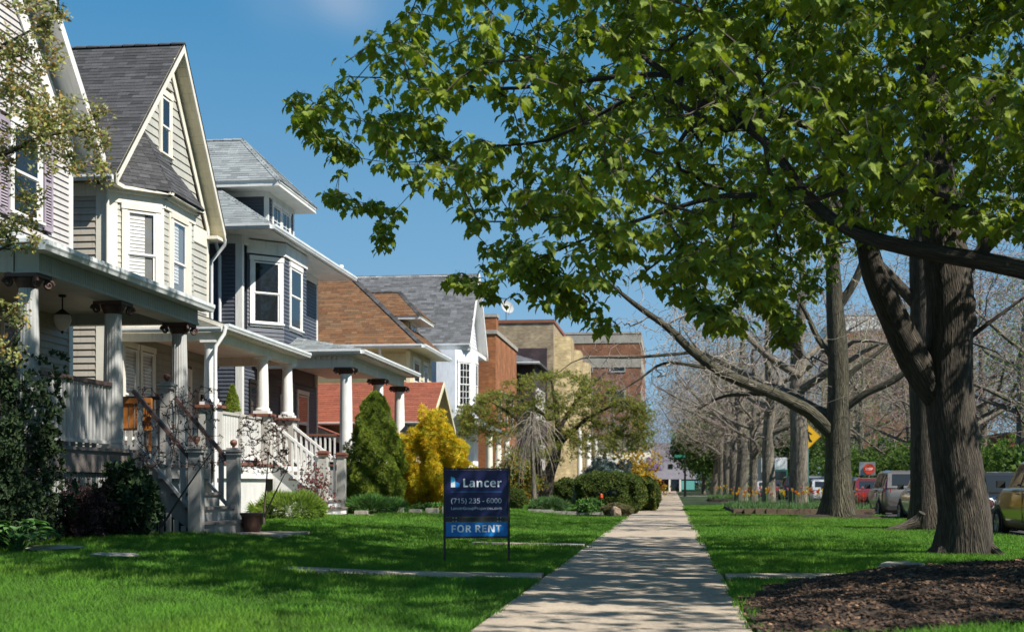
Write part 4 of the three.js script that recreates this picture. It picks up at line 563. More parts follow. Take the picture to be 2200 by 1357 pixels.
{ const t = thing('hip_roof_house', 'brick house with a low grey hip roof behind the orange brick flats', 'house', [-14, 0, -88]); part(t, 'wall', G().box(-22, -8.6, 0, 8.6, 84.6, 92), M.brickDark); const a = [-22, 8.65, -84], b = [-8.2, 8.65, -84], c = [-8.2, 8.65, -92.6], r0 = [-12, 10.0, -88.3], r1 = [-22, 10.0, -88.3]; const rf = roofSlab(t, [a, b, r0, r1], M.stone, 0.1); shingles(rf, [a, b, r0, r1].map((p) => [p[0], p[1] + 0.006, p[2]]), SH.mid, { w: 0.5, course: 0.2 }); roofSlab(t, [b, c, r0], SH.mid[3], 0.1); gutter(t, a, b, [0, 0, 1], M.gutter, 0.16); const pf = wallPlane(-8.6, 84.6, -8.6, 92); for (const v of [1.6, 5.2]) for (const u of [1, 3.2, 5.4]) win(t, pf, u, u + 1.1, v, v + 1.8, { trim: 0.12 }); }
const tanB = block('tan_brick_flats', 'tan brick three storey flats with a satellite dish on the roof', -26, -8.3, 95, 128, 12.4, M.brickTan, { coping: M.terracotta, us: 4.2, u0: 1.5 });
part(tanB, 'dark_wall_panel', G().box(-11.2, -8.75, 3, 10.6, 94.9, 94.99), M.brickDark); for (const [d0, d1] of [[96, 101], [106, 111], [117, 122]]) part(tanB, 'bay_front', G().prism([[-8.3, 0, -d0], [-7.2, 0, -d0 - 1], [-7.2, 0, -d1 + 1], [-8.3, 0, -d1]], [0, 11.6, 0]), M.brickYellow); for (const d of [103, 113, 115, 125]) part(tanB, 'porch_column', G().tube([[-7, 0.4, -d], [-7, 5.2, -d]], [0.22, 0.18], 10), M.white);
block('red_brick_block', 'tall red brick apartment block with pale concrete bands in the distance', -26, -3.4, 150, 175, 17.6, M.brickRed, { bands: [[13.9, 15.2, M.stone], [16.6, 17.5, M.stone], [5.2, 5.8, M.stone]], us: 3.6, ww: 1.6, vs: 3.8, v0: 2 });
{ const t = block('corner_shop', 'small pale shop with a purple awning by the bicycle', -5.6, -1.75, 104, 114, 3.6, M.cream, { blank: true }); part(t, 'awning', G().prism([[-1.75, 3.1, -103.6], [-0.85, 2.3, -103.6], [-0.85, 2.1, -103.6], [-1.75, 2.1, -103.6]], [0, 0, -8]), std([0.17, 0.1, 0.32], { roughness: 0.8 })); part(t, 'shop_window', G().box(-5, -2.4, 0.7, 2.3, 103.93, 103.98), M.pane); part(t, 'fascia', G().box(-5.6, -1.7, 2.5, 3.1, 103.8, 103.99), M.white); }
{ const t = thing('lilac_corner_building', 'plain lilac grey building closing the view at the end of the sidewalk', 'building', [0, 0, -185]); part(t, 'wall', G().box(-9, 3.2, 1.6, 6.4, 180, 195), std([0.36, 0.35, 0.42], { map: paintT, roughness: 0.9 })); part(t, 'shop_front', G().box(-9, 3.1, -0.2, 1.6, 180.3, 195), M.pane); for (const x of [-3, -1.6, -0.4, 1]) part(t, 'pier', G().box(x, x + 0.25, -0.1, 1.6, 180.02, 180.28), M.white); part(t, 'window', G().box(-0.45, 0.15, 3.0, 3.6, 179.95, 180.02), M.pane); part(t, 'teal_panel', G().box(1.3, 3.0, 0.2, 1.4, 180.02, 180.25), std([0.12, 0.4, 0.38])); }
// across the road
block('dark_roof_hall', 'low brick hall with a dark flat roof across the road', 22, 40, 92, 108, 4.2, M.brickRed, { coping: M.brownPaint, us: 5 });
block('grey_panel_block', 'tall block with a white top and orange storey far behind the bare trees', 28, 44, 235, 260, 29.5, M.brickRed, { bands: [[22, 26.6, M.brickOrange], [27, 29.4, M.white]], us: 6, vs: 6, ww: 2 });
{ const p = [-11.8, 12.62, -96], t = thing('satellite_dish', 'pale satellite dish on the tan brick roof', 'satellite dish', p); part(t, 'mast', G().tube([p, add(p, [0, 0.7, 0])], [0.035, 0.035], 8), M.metal); const q = add(p, [0.05, 0.95, 0.25]), n = nrm([0.55, 0.45, 0.7]), s = nrm(cross(n, [0, 1, 0])), u = cross(s, n), g = G(); const pt = (i, k) => { const r = 0.5 * i / 5, a = k / 20 * 6.2832; return add(add(q, mul(n, 0.18 * (r / 0.5) ** 2)), add(mul(s, r * Math.cos(a)), mul(u, r * Math.sin(a) * 1.05))); }; for (let i = 0; i < 5; i++) for (let k = 0; k < 20; k++) g.quad(pt(i, k), pt(i + 1, k), pt(i + 1, k + 1), pt(i, k + 1)); part(t, 'reflector', g, M.greyWood); part(t, 'feed_arm', G().tube([add(q, mul(u, -0.6)), add(add(q, mul(n, 0.7)), mul(u, -0.15))], [0.02, 0.02], 6).tube([add(p, [0, 0.65, 0]), q], [0.04, 0.04], 6), M.metal); }

// ---------- trees ----------
const smooth = (pts, step = 0.3) => { // catmull-rom through [x, y, z, r]
  const out = []; for (let i = 0; i + 1 < pts.length; i++) { const a = pts[Math.max(0, i - 1)], b = pts[i], c = pts[i + 1], e = pts[Math.min(pts.length - 1, i + 2)], n = Math.max(1, Math.round(len(sub(c, b)) / step)); for (let k = 0; k < n; k++) { const t = k / n; out.push([0, 1, 2, 3].map((j) => 0.5 * (2 * b[j] + (c[j] - a[j]) * t + (2 * a[j] - 5 * b[j] + 4 * c[j] - e[j]) * t * t + (3 * b[j] - a[j] - 3 * c[j] + e[j]) * t * t * t))); } } out.push(pts[pts.length - 1].slice()); return out;
};
class Grown {
  constructor() { this.q = []; this.par = []; this.fix = []; this.tip = []; }
  node(p, par, r = 0) { this.q.push(p); this.par.push(par); this.fix.push(r); return this.q.length - 1; }
  limb(pts, step = 0.3) { // joins the nearest existing node
    const s = smooth(pts, step); let par = -1; if (this.q.length) par = this.near(s[0]); for (const k of s) par = this.node([k[0], k[1], k[2]], par, k[3]); return par;
  }
  near(p, ok) { let b = -1, bd = Infinity; for (let i = 0; i < this.q.length; i++) { const q = this.q[i], dx = q[0] - p[0], dy = q[1] - p[1], dz = q[2] - p[2]; let d = dx * dx + dy * dy + dz * dz; if (ok) d *= ok(i, d); if (d < bd) { bd = d; b = i; } } return b; }
  reach(points, o = {}) { // grow a branch from the nearest wood to every point
    const step = o.step || 0.35, minY = o.minY ?? -9; const base = points.map((p) => { const i = this.near(p); return [p, len(sub(p, this.q[i]))]; }).sort((a, b) => a[1] - b[1]);
    for (const [p] of base) {
      const i = this.near(p, (k) => (this.q[k][1] < minY ? 9 : 1) * (this.q[k][1] > p[1] + 0.6 ? 1.6 : 1)), s = this.q[i], L = len(sub(p, s)); if (L < 0.05) { this.tip.push(i); continue; }
      const pp = this.par[i] >= 0 ? nrm(sub(s, this.q[this.par[i]])) : [0, 1, 0], c = add(add(mul(add(s, p), 0.5), mul(pp, L * 0.22)), [gs() * L * 0.12, (o.sag ?? 0.1) * L, gs() * L * 0.12]), n = Math.max(2, Math.round(L / step)); let par = i;
      for (let k = 1; k <= n; k++) { const t = k / n, a = (1 - t) * (1 - t), b = 2 * t * (1 - t), e = t * t, j = k < n ? step * 0.12 : 0; par = this.node([a * s[0] + b * c[0] + e * p[0] + gs() * j, a * s[1] + b * c[1] + e * p[1] + gs() * j, a * s[2] + b * c[2] + e * p[2] + gs() * j], par); }
      this.tip.push(par);
    }
  }
  radii(r0 = 0.004, ex = 2.35, cap = 1) { const n = this.q.length, acc = new Float64Array(n), R = new Float64Array(n); for (let i = n - 1; i >= 0; i--) { let r = acc[i] > 0 ? Math.pow(acc[i], 1 / ex) : r0; if (this.fix[i] > 0) r = this.fix[i]; R[i] = Math.min(r, cap); if (this.par[i] >= 0) acc[this.par[i]] += Math.pow(R[i], ex); } for (let i = 0; i < n; i++) { const p = this.par[i]; if (p >= 0) R[i] = Math.min(R[i], R[p]); } this.R = R; return R; }
  chains() { const n = this.q.length, kids = Array.from({ length: n }, () => []), out = []; for (let i = 0; i < n; i++) if (this.par[i] >= 0) kids[this.par[i]].push(i); const todo = [[0, -1]]; while (todo.length) { const [st, from] = todo.pop(), ch = from >= 0 ? [from, st] : [st]; let c = st; while (kids[c].length) { let b = kids[c][0]; for (const k of kids[c]) if (this.R[k] > this.R[b]) b = k; for (const k of kids[c]) if (k !== b) todo.push([k, c]); ch.push(b); c = b; } out.push(ch); } return out; }
  build(t, o) { // trunk and limbs as parts, fine twigs as one mass
    const tw = G(); let nl = 0; const chs = this.chains().filter((c) => c.length > 1); chs.sort((a, b) => this.R[b[1]] - this.R[a[1]]);
    chs.forEach((ch, ci) => {
      const own = ch.length > 2 && this.par[ch[1]] === ch[0] && ci > 0, r1 = this.R[ch[1]], pts = ch.map((i) => this.q[i]), rad = ch.map((i, k) => (own && k === 0 ? Math.min(this.R[i], r1 * 1.25) : this.R[i]));
      if (ci === 0 || (r1 > (o.limbR || 0.045) && nl < (o.limbs || 30))) { if (ci) nl++; const fl = o.flare || 0, seg = r1 > 0.15 ? 28 : r1 > 0.07 ? 12 : 8; const gy = pts[0][1]; part(t, ci === 0 ? 'trunk' : 'limb', G().tube(pts, rad, seg, true, ci === 0 ? (s, a, p) => { const h = Math.max(0, p[1] - gy); return 1 + 0.05 * Math.sin(a * 3 + h * 1.7) + 0.035 * Math.sin(a * 7 + h * 3) + fl * Math.exp(-h / 0.22) * (0.55 + 0.75 * Math.max(0, Math.sin(a * 2.5 + (o.ph || 0))) + 0.3 * Math.sin(a * 5 + 1)) + 0.25 * fl * Math.exp(-h / 0.8); } : r1 > 0.1 ? (s, a, p) => 1 + 0.06 * Math.sin(a * 3 + p[1] * 4) + 0.04 * Math.sin(a * 5 + p[0] * 6) : null), o.mat); }
      else { let e = pts.length; tw.tube(pts, rad.map((r) => Math.max(r, o.minR || 0.003)), r1 > 0.02 ? 5 : 3, false); }
    });
    if (tw.p.length) part(t, 'twigs', tw, o.twig || o.mat, { kind: 'stuff' });
  }
}
const mapleLeaf = (() => { // five pointed lobes, folded along the midrib
  const h = [[0.0, 0.0], [0.2, -0.09], [0.4, -0.02], [0.4, 0.14], [0.6, 0.27], [0.5, 0.4], [0.42, 0.46], [0.45, 0.64], [0.25, 0.68], [0.16, 0.8], [0, 1.0]], g = G(), pt = ([x, y], s) => [s * x * 0.8, y, -0.3 * y * y + 0.1 * y + 0.34 * x - 0.25 * x * x]; const c = [0, 0.3, 0.02];
  for (const s of [1, -1]) for (let i = 0; i + 1 < h.length; i++) { const a = pt(h[i], s), b = pt(h[i + 1], s); s > 0 ? g.tri(c, b, a) : g.tri(c, a, b); } g.tube([[0, 0, 0], [0.0, -0.3, 0.06], [0.02, -0.55, 0.16]], [0.012, 0.01, 0.01], 3, false); return g.build();
})();
const simpleLeaf = (() => { const g = G(), a = [0, 0, 0], b = [0.28, 0.4, 0.06], c = [0, 1, -0.1], d = [-0.28, 0.4, 0.06], e = [0, 0.45, 0]; g.tri(a, b, e).tri(b, c, e).tri(c, d, e).tri(d, a, e); return g.build(); })();
const leafFrame = (p, tip, nb, s) => { const y = nrm(tip); let x = cross(y, nb); if (len(x) < 0.05) x = cross(y, [1, 0, 0.3]); x = nrm(x); const z = cross(x, y); return M4(p, mul(x, s), mul(y, s), mul(z, s)); };
const vary = (c, k) => { const b = 1 + gs() * k, h = gs() * k * 0.5; return [c[0] * b * (1 + h), c[1] * b, c[2] * b * (1 - h)]; };
function mapleLeaves(t, tips, o) {
  const mats = [], cols = []; tips.forEach((p, ti) => { const n = Math.round(rr(o.n[0], o.n[1])), base = [gs(), 0.2, gs()]; for (let i = 0; i < n; i++) { const a = base[0] * 3 + i / n * 6.283 + gs() * 0.4, sz = rr(o.s[0], o.s[1]), dr = rr(0.35, 1.3), tip = nrm([Math.cos(a), -dr, Math.sin(a)]), q = add(add(p, mul(inBall(), o.spread)), mul(tip, sz * 0.5)); mats.push(leafFrame(q, tip, nrm([gs() * 0.35, 1, gs() * 0.35]), sz)); cols.push(vary([1, 1, 1], 0.16)); } });
  if (o.single) { const m0 = [0.85, 0.95, 1, 1.08, 1.2].map((k) => { const m = o.mat.clone(); m.color.multiplyScalar(k); return m; }); const idx = mats.map((m, i) => [i, len(sub([m.elements[12], m.elements[13], m.elements[14]], eyeP)), m.elements[14] < -8.5 ? 0 : 1]).sort((a, b) => a[2] - b[2] || a[1] - b[1]).slice(0, o.single).map((q) => q[0]), set = new Set(idx), or = orig(t); idx.forEach((i, k) => { const m = new THREE.Mesh(mapleLeaf, m0[k % 5]); m.name = 'leaf'; m.castShadow = m.receiveShadow = true; const q = mats[i].clone(); q.elements[12] -= or[0]; q.elements[13] -= or[1]; q.elements[14] -= or[2]; m.applyMatrix4(q); t.add(m); }); copies(t, 'foliage', mapleLeaf, o.mat, mats.filter((_, i) => !set.has(i)), cols.filter((_, i) => !set.has(i))); return; }
  copies(t, 'foliage', mapleLeaf, o.mat, mats, cols);
}
const inBall = () => { let p; do p = [rr(-1, 1), rr(-1, 1), rr(-1, 1)]; while (len(p) > 1); return p; };
const leafGreen = leafMat([0.21, 0.285, 0.011], 0.5, 0.22), leafGreen2 = leafMat([0.155, 0.23, 0.011], 0.5, 0.15);
const crownPts = (n, c, r, keep) => { const out = []; let guard = 0; while (out.length < n && guard++ < n * 60) { let b = inBall(); const k = len(b); if (rnd() > 0.35 + 0.65 * k) continue; const p = [c[0] + b[0] * r[0], c[1] + b[1] * r[1], c[2] + b[2] * r[2]]; if (!keep || keep(p)) out.push(p); } return out; };
const uvOf = (p) => { const d = -p[2], R = p[0] * ca + d * sa, F = d * ca - p[0] * sa; return F > 0.5 ? [1100 + FPX * R / F, 1038 - FPX * (p[1] - EYE) / F, F] : [0, 9999, -1]; };

{ // maple standing in the mulch bed just out of frame, its limbs overhanging the walk
  seed(101);
  const t = thing('maple_tree', 'large overhanging maple rooted in the mulch bed with bright new leaves filling the top', 'tree', [4.9, 0, -12.2]), g = new Grown();
  g.limb([[4.9, -0.15, -12.2, 0.36], [4.88, 0.6, -12.25, 0.31], [4.8, 1.7, -12.3, 0.29], [4.85, 2.6, -12.4, 0.27], [4.95, 4.2, -12.3, 0.24], [4.8, 6, -12.2, 0.19], [4.9, 8.5, -12.0, 0.12], [5.1, 11, -11.8, 0.04]]);
  const L = (...p) => g.limb(p.map(([u, v, d, r]) => [...at(u, v, d), r]));
  g.limb([[4.85, 2.5, -12.4, 0.12], [...at(2420, 640, 12.2), 0.095], [...at(2200, 578, 12.3), 0.085], [...at(1960, 532, 12.6), 0.075], [...at(1840, 500, 12.9), 0.066], [...at(1740, 430, 13.2), 0.055], [...at(1640, 300, 13.8), 0.045], [...at(1450, 170, 14.4), 0.035], [...at(1290, 60, 14.8), 0.02]]);
  L([1660, 330, 13.7, 0.042], [1560, 210, 14.1, 0.036], [1420, 160, 14.6, 0.03], [1200, 180, 15.0, 0.024], [1060, 190, 15.2, 0.018], [900, 170, 15.4, 0.012], [740, 165, 15.6, 0.006]);
  L([1560, 280, 13.9, 0.03], [1400, 200, 14.2, 0.028], [1300, 240, 14.5, 0.024], [1180, 300, 14.8, 0.018], [1040, 315, 15.0, 0.01]);
  L([1180, 300, 14.8, 0.012], [1000, 330, 15.0, 0.009], [860, 350, 15.1, 0.006], [720, 330, 15.2, 0.004]);
  L([1740, 430, 13.2, 0.035], [1560, 420, 13.4, 0.028], [1380, 470, 13.7, 0.02], [1240, 520, 13.9, 0.012], [1080, 590, 14.1, 0.005]);
  g.limb([[4.85, 3.6, -12.35, 0.14], [4.0, 5.0, -12.6, 0.11], [2.6, 6.2, -13.0, 0.085], [0.8, 6.8, -13.4, 0.05], [-1.2, 6.9, -13.8, 0.025], [-3, 6.6, -14.2, 0.01]]);
  g.limb([[4.85, 5.6, -12.25, 0.12], [3.6, 7.6, -13.2, 0.09], [1.6, 9.2, -14.6, 0.06], [-0.6, 10.2, -16, 0.025]]);
  g.limb([[4.9, 4.4, -12.3, 0.13], [4.6, 6, -13.4, 0.1], [4.2, 7.6, -15, 0.07], [3.6, 8.6, -16.6, 0.03]]); g.limb([[4.95, 4.0, -12.3, 0.12], [5.9, 5.4, -11.8, 0.09], [7.4, 6.8, -11.2, 0.06], [9.0, 7.8, -10.8, 0.02]]); g.limb([[4.9, 3.4, -12.3, 0.12], [4.4, 4.6, -11, 0.09], [3.6, 6, -9.4, 0.06], [2.6, 7, -7.8, 0.02]]);
  const lowV = (u) => u < 700 ? 250 : u < 1000 ? 250 + (u - 700) * 0.75 : u < 1120 ? 475 + (u - 1000) * 0.9 : u < 1250 ? 585 + (u - 1120) * 0.4 : u < 1700 ? 630 - (u - 1250) * 0.02 : u < 1800 ? 620 - (u - 1700) * 1.2 : 500;
  const left = (v) => 690 + 70 * Math.sin(v * 0.021) + (v > 330 ? (v - 330) * 0.95 : 0) + (v < 90 ? (90 - v) * 1.9 : 0);
  const keep = (p) => { const [u, v, F] = uvOf(p); if (-p[2] < 10.2 && p[0] < 2.3 + (10.2 + p[2]) * 0.35) return false; if (F < 1) return p[1] > 3.2; if (u > 2350 || v < -260) return p[1] > 2.9; if (F < 8.5) return v < -60; return u > left(v) && v < lowV(u) + 30 * Math.sin(u * 0.031) && p[1] > 2.6; };
  const pts = [...crownPts(2600, [2.2, 5.6, -13.6], [7.2, 3.6, 4.2], keep), ...crownPts(1500, [4.6, 7.6, -11.5], [6.5, 3.6, 6], keep), ...crownPts(950, [-0.6, 10.2, -16.2], [3.6, 2.4, 3.6], (p) => uvOf(p)[1] < -60)];
  // hanging sprays along the lower edge
  for (const [u0, v0, u1, v1, n, d] of [[690, 410, 880, 460, 12, 15], [640, 260, 760, 330, 16, 15.4], [800, 470, 840, 525, 5, 15], [1080, 560, 1230, 600, 16, 14.2], [960, 590, 1060, 630, 10, 14.4], [1540, 520, 1720, 700, 40, 13], [1480, 640, 1640, 720, 26, 12.8], [1640, 700, 1780, 800, 22, 13.4], [1900, 360, 2180, 500, 40, 12.4], [1130, 620, 1320, 690, 18, 14.6], [860, 230, 960, 330, 14, 15.2]]) for (let i = 0; i < n; i++) { const k = rnd(); pts.push(at(u0 + (u1 - u0) * k + gs() * 14, v0 + (v1 - v0) * k + gs() * 16, d + gs() * 0.5)); }
  g.reach(pts, { step: 0.3, minY: 2.2, sag: 0.08 }); g.radii(0.0048, 2.1); g.build(t, { mat: M.bark, twig: M.twig, limbs: 28, limbR: 0.022, flare: 0.5 });
  const tips = []; g.tip.forEach((i) => { let k = i; for (let s = 0; s < 3 && k >= 0; s++) { if (g.q[k][1] > 2.5 && g.R[k] < 0.02) tips.push(g.q[k]); k = g.par[k]; } });
  mapleLeaves(t, tips, { n: [3, 6], spread: 0.07, s: [0.075, 0.125], mat: leafGreen, single: 300 });
}
{ // forked maple with burls by the road
  seed(102);
  const b = at(2068, 1192, 20), t = thing('maple_tree', 'thick forked maple trunk with a burl and spreading roots behind the mulch', 'tree', [b[0], 0, b[2]]), g = new Grown(), A = (u, v, d, r) => [...at(u, v, d), r];
  g.limb([[b[0], -0.12, b[2], 0.36], A(2072, 1120, 20, 0.345), A(2052, 960, 20, 0.34), A(2038, 830, 20, 0.355), A(2042, 740, 20, 0.32), A(2044, 640, 20, 0.32), A(2030, 540, 20.1, 0.3), A(2012, 420, 20.2, 0.27), A(2010, 280, 20.3, 0.24), A(2000, 120, 20.4, 0.2), A(1990, -80, 20.5, 0.14), A(2000, -330, 20.6, 0.05)]);
  g.limb([A(2010, 850, 20, 0.24), A(1965, 770, 19.9, 0.22), A(1915, 670, 19.8, 0.2), A(1880, 590, 19.7, 0.17), A(1862, 520, 19.7, 0.15), A(1830, 440, 19.6, 0.13), A(1790, 330, 19.5, 0.1), A(1740, 180, 19.5, 0.07), A(1690, 0, 19.6, 0.03)]);
  g.limb([A(1880, 590, 19.7, 0.1), A(1800, 480, 19.2, 0.1), A(1735, 410, 18.9, 0.085), A(1690, 360, 18.7, 0.07), A(1600, 320, 18.4, 0.05), A(1440, 250, 18.2, 0.03), A(1280, 200, 18.2, 0.012)]); g.limb([A(2000, 470, 20.1, 0.12), A(1930, 380, 19.8, 0.1), A(1830, 300, 19.4, 0.075), A(1700, 260, 19.2, 0.05), A(1560, 230, 19.2, 0.02)]); g.limb([A(2035, 620, 20, 0.12), A(2130, 520, 20, 0.09), A(2250, 420, 20, 0.06), A(2380, 300, 20, 0.02)]); g.limb([A(2020, 380, 20.2, 0.11), A(2110, 240, 20.4, 0.08), A(2220, 100, 20.6, 0.05)]);
  g.limb([A(2065, 740, 20, 0.04), A(2130, 690, 20.2, 0.03), A(2200, 640, 20.4, 0.02), A(2260, 600, 20.5, 0.008)]); g.limb([A(2060, 730, 20, 0.015), A(2140, 755, 20.1, 0.01), A(2192, 800, 20.2, 0.004)]);
  const keep = (p) => { const [u, v, F] = uvOf(p); return p[1] > 3.4 && F > 5 && u > 1120 + (v > 380 ? (v - 380) * 1.3 : 0) && (v < 470 || (v < 640 && u > 1440 && u < 1800)); };
  g.reach([...crownPts(1500, [2.6, 7.6, -19.5], [6.8, 4.2, 4.5], keep), ...crownPts(260, [7, 7, -20], [4, 4, 4], keep)], { step: 0.4, minY: 3, sag: 0.06 }); g.radii(0.005, 2.3); g.build(t, { mat: M.bark, twig: M.twig, limbs: 24, limbR: 0.03, flare: 0.5, ph: 0.6 });
  const burl = G(); for (const [u, v, r] of [[2068, 655, 0.2], [2078, 690, 0.15], [2062, 720, 0.12]]) { const c = at(u, v, 19.86), pr = []; for (let i = 0; i <= 8; i++) { const a = i / 8 * Math.PI; pr.push([r * Math.sin(a), -r * Math.cos(a)]); } burl.lathe(c, pr, 16); } part(t, 'burl', burl, M.bark);
  const root = (u, v, u2, v2, r) => part(t, 'root', G().tube([at(u, v, 20), mul(add(at(u, v, 20), at(u2, v2, 19.7)), 0.5), at(u2, v2, 19.5)].map((p, i) => [p[0], [0.3, 0.1, 0.0][i] * (1 + r), p[2]]), [r, r * 0.8, r * 0.4], 8), M.bark); root(2095, 1150, 2160, 1190, 0.13); root(2040, 1150, 2018, 1205, 0.12); root(2080, 1150, 2100, 1215, 0.13);
  const tips = []; g.tip.forEach((i) => { let k = i; for (let s = 0; s < 3 && k >= 0; s++) { if (g.q[k][1] > 3.2 && g.R[k] < 0.03) tips.push(g.q[k]); k = g.par[k]; } }); mapleLeaves(t, tips, { n: [3, 5], spread: 0.09, s: [0.085, 0.135], mat: leafGreen2 });
}
{ // straight trunk standing behind the fork
  seed(103); const b = at(1994, 1138, 30.7), t = thing('maple_tree', 'straight brown trunk right behind the forked maple with a root stump beside it', 'tree', [b[0], 0, b[2]]), g = new Grown(), A = (u, v, d, r) => [...at(u, v, d), r];
  g.limb([[b[0], -0.1, b[2], 0.42], A(1992, 1080, 30.7, 0.36), A(1990, 900, 30.7, 0.335), A(1988, 700, 30.7, 0.33), A(1985, 540, 30.7, 0.3), A(1980, 380, 30.7, 0.24), A(1985, 200, 30.7, 0.2), A(1990, 0, 30.7, 0.12), A(1990, -150, 30.7, 0.04)]);
  g.limb([A(1975, 660, 30.7, 0.14), A(1910, 590, 30.5, 0.12), A(1850, 520, 30.3, 0.09), A(1780, 400, 30.2, 0.06), A(1700, 250, 30.2, 0.03)]); g.limb([A(1990, 520, 30.7, 0.14), A(2080, 400, 30.8, 0.1), A(2170, 250, 31, 0.06), A(2260, 100, 31, 0.03)]);
  g.reach(crownPts(1000, [4.5, 9.5, -30.7], [7, 5.5, 5], (p) => { const [u, v] = uvOf(p); return p[1] > 4.5 && u > 1180 && v < 650 - Math.max(0, u - 1600) * 0.4; }), { step: 0.55, minY: 4, sag: 0.04 }); g.radii(0.006, 2.3); g.build(t, { mat: M.bark, twig: M.twig, limbs: 16, limbR: 0.04, flare: 0.35 });
  const p0 = at(1965, 1150, 29.9); part(t, 'root', G().tube([[p0[0] + 0.15, 0.42, p0[2] + 0.1], [p0[0] + 0.05, 0.2, p0[2]], [p0[0] - 0.3, 0.08, p0[2] + 0.1], [p0[0] - 0.8, 0.0, p0[2] + 0.3]], [0.08, 0.15, 0.1, 0.04], 8), M.bark);
  const tips = []; g.tip.forEach((i) => { let k = i; for (let s = 0; s < 2 && k >= 0; s++) { if (g.R[k] < 0.03) tips.push(g.q[k]); k = g.par[k]; } }); mapleLeaves(t, tips, { n: [3, 5], spread: 0.12, s: [0.1, 0.15], mat: leafGreen2 });
}
{ // furrowed grey-green tree at the flower bed
  seed(104); const b = at(1800, 1112, 41.4), t = thing('furrowed_tree', 'furrowed olive barked tree with long bare limbs beside the tulip bed', 'tree', [b[0], 0, b[2]]), g = new Grown(), A = (u, v, d, r) => [...at(u, v, d), r];
  g.limb([[b[0], -0.1, b[2], 0.56], A(1800, 1070, 41.4, 0.44), A(1800, 990, 41.4, 0.37), A(1801, 915, 41.4, 0.36), A(1803, 850, 41.4, 0.31), A(1800, 760, 41.4, 0.29), A(1795, 660, 41.4, 0.26), A(1790, 560, 41.4, 0.2), A(1785, 440, 41.4, 0.15), A(1780, 250, 41.4, 0.05)]);
  g.limb([A(1790, 935, 41.4, 0.2), A(1740, 885, 41.0, 0.2), A(1660, 845, 40.6, 0.17), A(1560, 805, 40.2, 0.15), A(1490, 755, 39.9, 0.13), A(1430, 700, 39.6, 0.1), A(1360, 650, 39.4, 0.07), A(1300, 600, 39.2, 0.03)]); g.limb([A(1490, 757, 39.9, 0.05), A(1430, 762, 39.6, 0.05), A(1350, 768, 39.4, 0.04), A(1250, 770, 39.2, 0.02), A(1200, 800, 39, 0.01)]); g.limb([A(1520, 790, 40, 0.05), A(1430, 780, 39.8, 0.045), A(1380, 810, 39.6, 0.03), A(1320, 850, 39.4, 0.012)]); g.limb([A(1798, 900, 41.4, 0.14), A(1740, 870, 41.8, 0.12), A(1690, 848, 42.2, 0.09), A(1560, 850, 43, 0.05), A(1500, 880, 43.2, 0.02)]);
  g.limb([A(1810, 880, 41.4, 0.13), A(1860, 845, 41.2, 0.11), A(1925, 815, 41, 0.1), A(1990, 760, 40.8, 0.06), A(2080, 700, 40.6, 0.03)]); g.limb([A(1808, 840, 41.4, 0.1), A(1830, 800, 41.4, 0.09), A(1890, 755, 41.5, 0.06), A(1960, 690, 41.6, 0.03)]); g.limb([A(1800, 780, 41.4, 0.1), A(1760, 730, 41.4, 0.09), A(1720, 650, 41.4, 0.06), A(1640, 540, 41.4, 0.03)]); g.limb([A(1800, 660, 41.4, 0.14), A(1840, 600, 41.4, 0.12), A(1870, 500, 41.4, 0.08), A(1900, 350, 41.4, 0.03)]);
  const keep = (p) => p[1] > 2.6; g.reach([...crownPts(900, [3.5, 8.5, -41], [7, 5.5, 5], keep), ...crownPts(420, [0.5, 4.8, -40], [3.6, 1.8, 2.5], keep)], { step: 0.6, minY: 2.4, sag: 0.02 }); g.radii(0.006, 2.3); g.build(t, { mat: M.barkOlive, twig: M.twigGrey, limbs: 22, limbR: 0.035, flare: 0.5, minR: 0.005 });
}
// bare street trees in a row, built once per kind and repeated
function bareTree(name, label, pos, h, spread, r, sd, o = {}) {
  seed(sd); const t = thing(name, label, 'tree', pos, o.group), g = new Grown(), [x, y, z] = pos, j = () => gs() * 0.12; g.limb([[x, y - 0.1, z, r * 1.25], [x + j(), y + 0.5, z + j(), r], [x + j(), y + h * 0.25, z + j(), r * 0.9], [x + j() * 2, y + h * 0.45, z + j() * 2, r * 0.7], [x + j() * 3, y + h * 0.7, z + j() * 3, r * 0.4], [x + j() * 3, y + h * 0.95, z, r * 0.1]], 0.4);
  const nl = o.nl || 7; for (let i = 0; i < nl; i++) { const a = i / nl * 6.283 + gs() * 0.3, y0 = y + h * rr(o.low || 0.24, 0.5), L = spread * rr(0.7, 1); g.limb([[x, y0, z, r * 0.45], [x + Math.cos(a) * L * 0.35, y0 + h * 0.06, z + Math.sin(a) * L * 0.35, r * 0.34], [x + Math.cos(a + 0.2) * L * 0.7, y0 + h * rr(0.1, 0.2), z + Math.sin(a + 0.2) * L * 0.7, r * 0.2], [x + Math.cos(a) * L, y0 + h * rr(0.1, 0.3), z + Math.sin(a) * L, r * 0.06]], 0.5); }
  g.reach(crownPts(o.n || 1500, [x, y + h * 0.62, z], [spread, h * 0.42, spread], (p) => p[1] > y + h * (o.low || 0.24)), { step: 0.7, minY: y + h * 0.2, sag: 0.03 }); g.radii(0.007, 2.35, r); g.build(t, { mat: o.mat || M.barkGrey, twig: o.twig || M.twigGrey, limbs: 10, limbR: r * 0.3, flare: 0.3, minR: o.minR || 0.008 });
  if (o.leaf) { const mats = [], cols = []; g.tip.forEach((i) => { for (let k = 0; k < o.ln; k++) { const q = add(g.q[i], [gs() * o.ls, gs() * o.ls, gs() * o.ls]); mats.push(leafFrame(q, [gs(), gs() - 0.4, gs()], nrm([gs(), 1, gs()]), rr(o.sz * 0.7, o.sz * 1.3))); cols.push(vary([1, 1, 1], 0.2)); } }); copies(t, 'foliage', simpleLeaf, o.leaf, mats, cols); }
  return t;
}
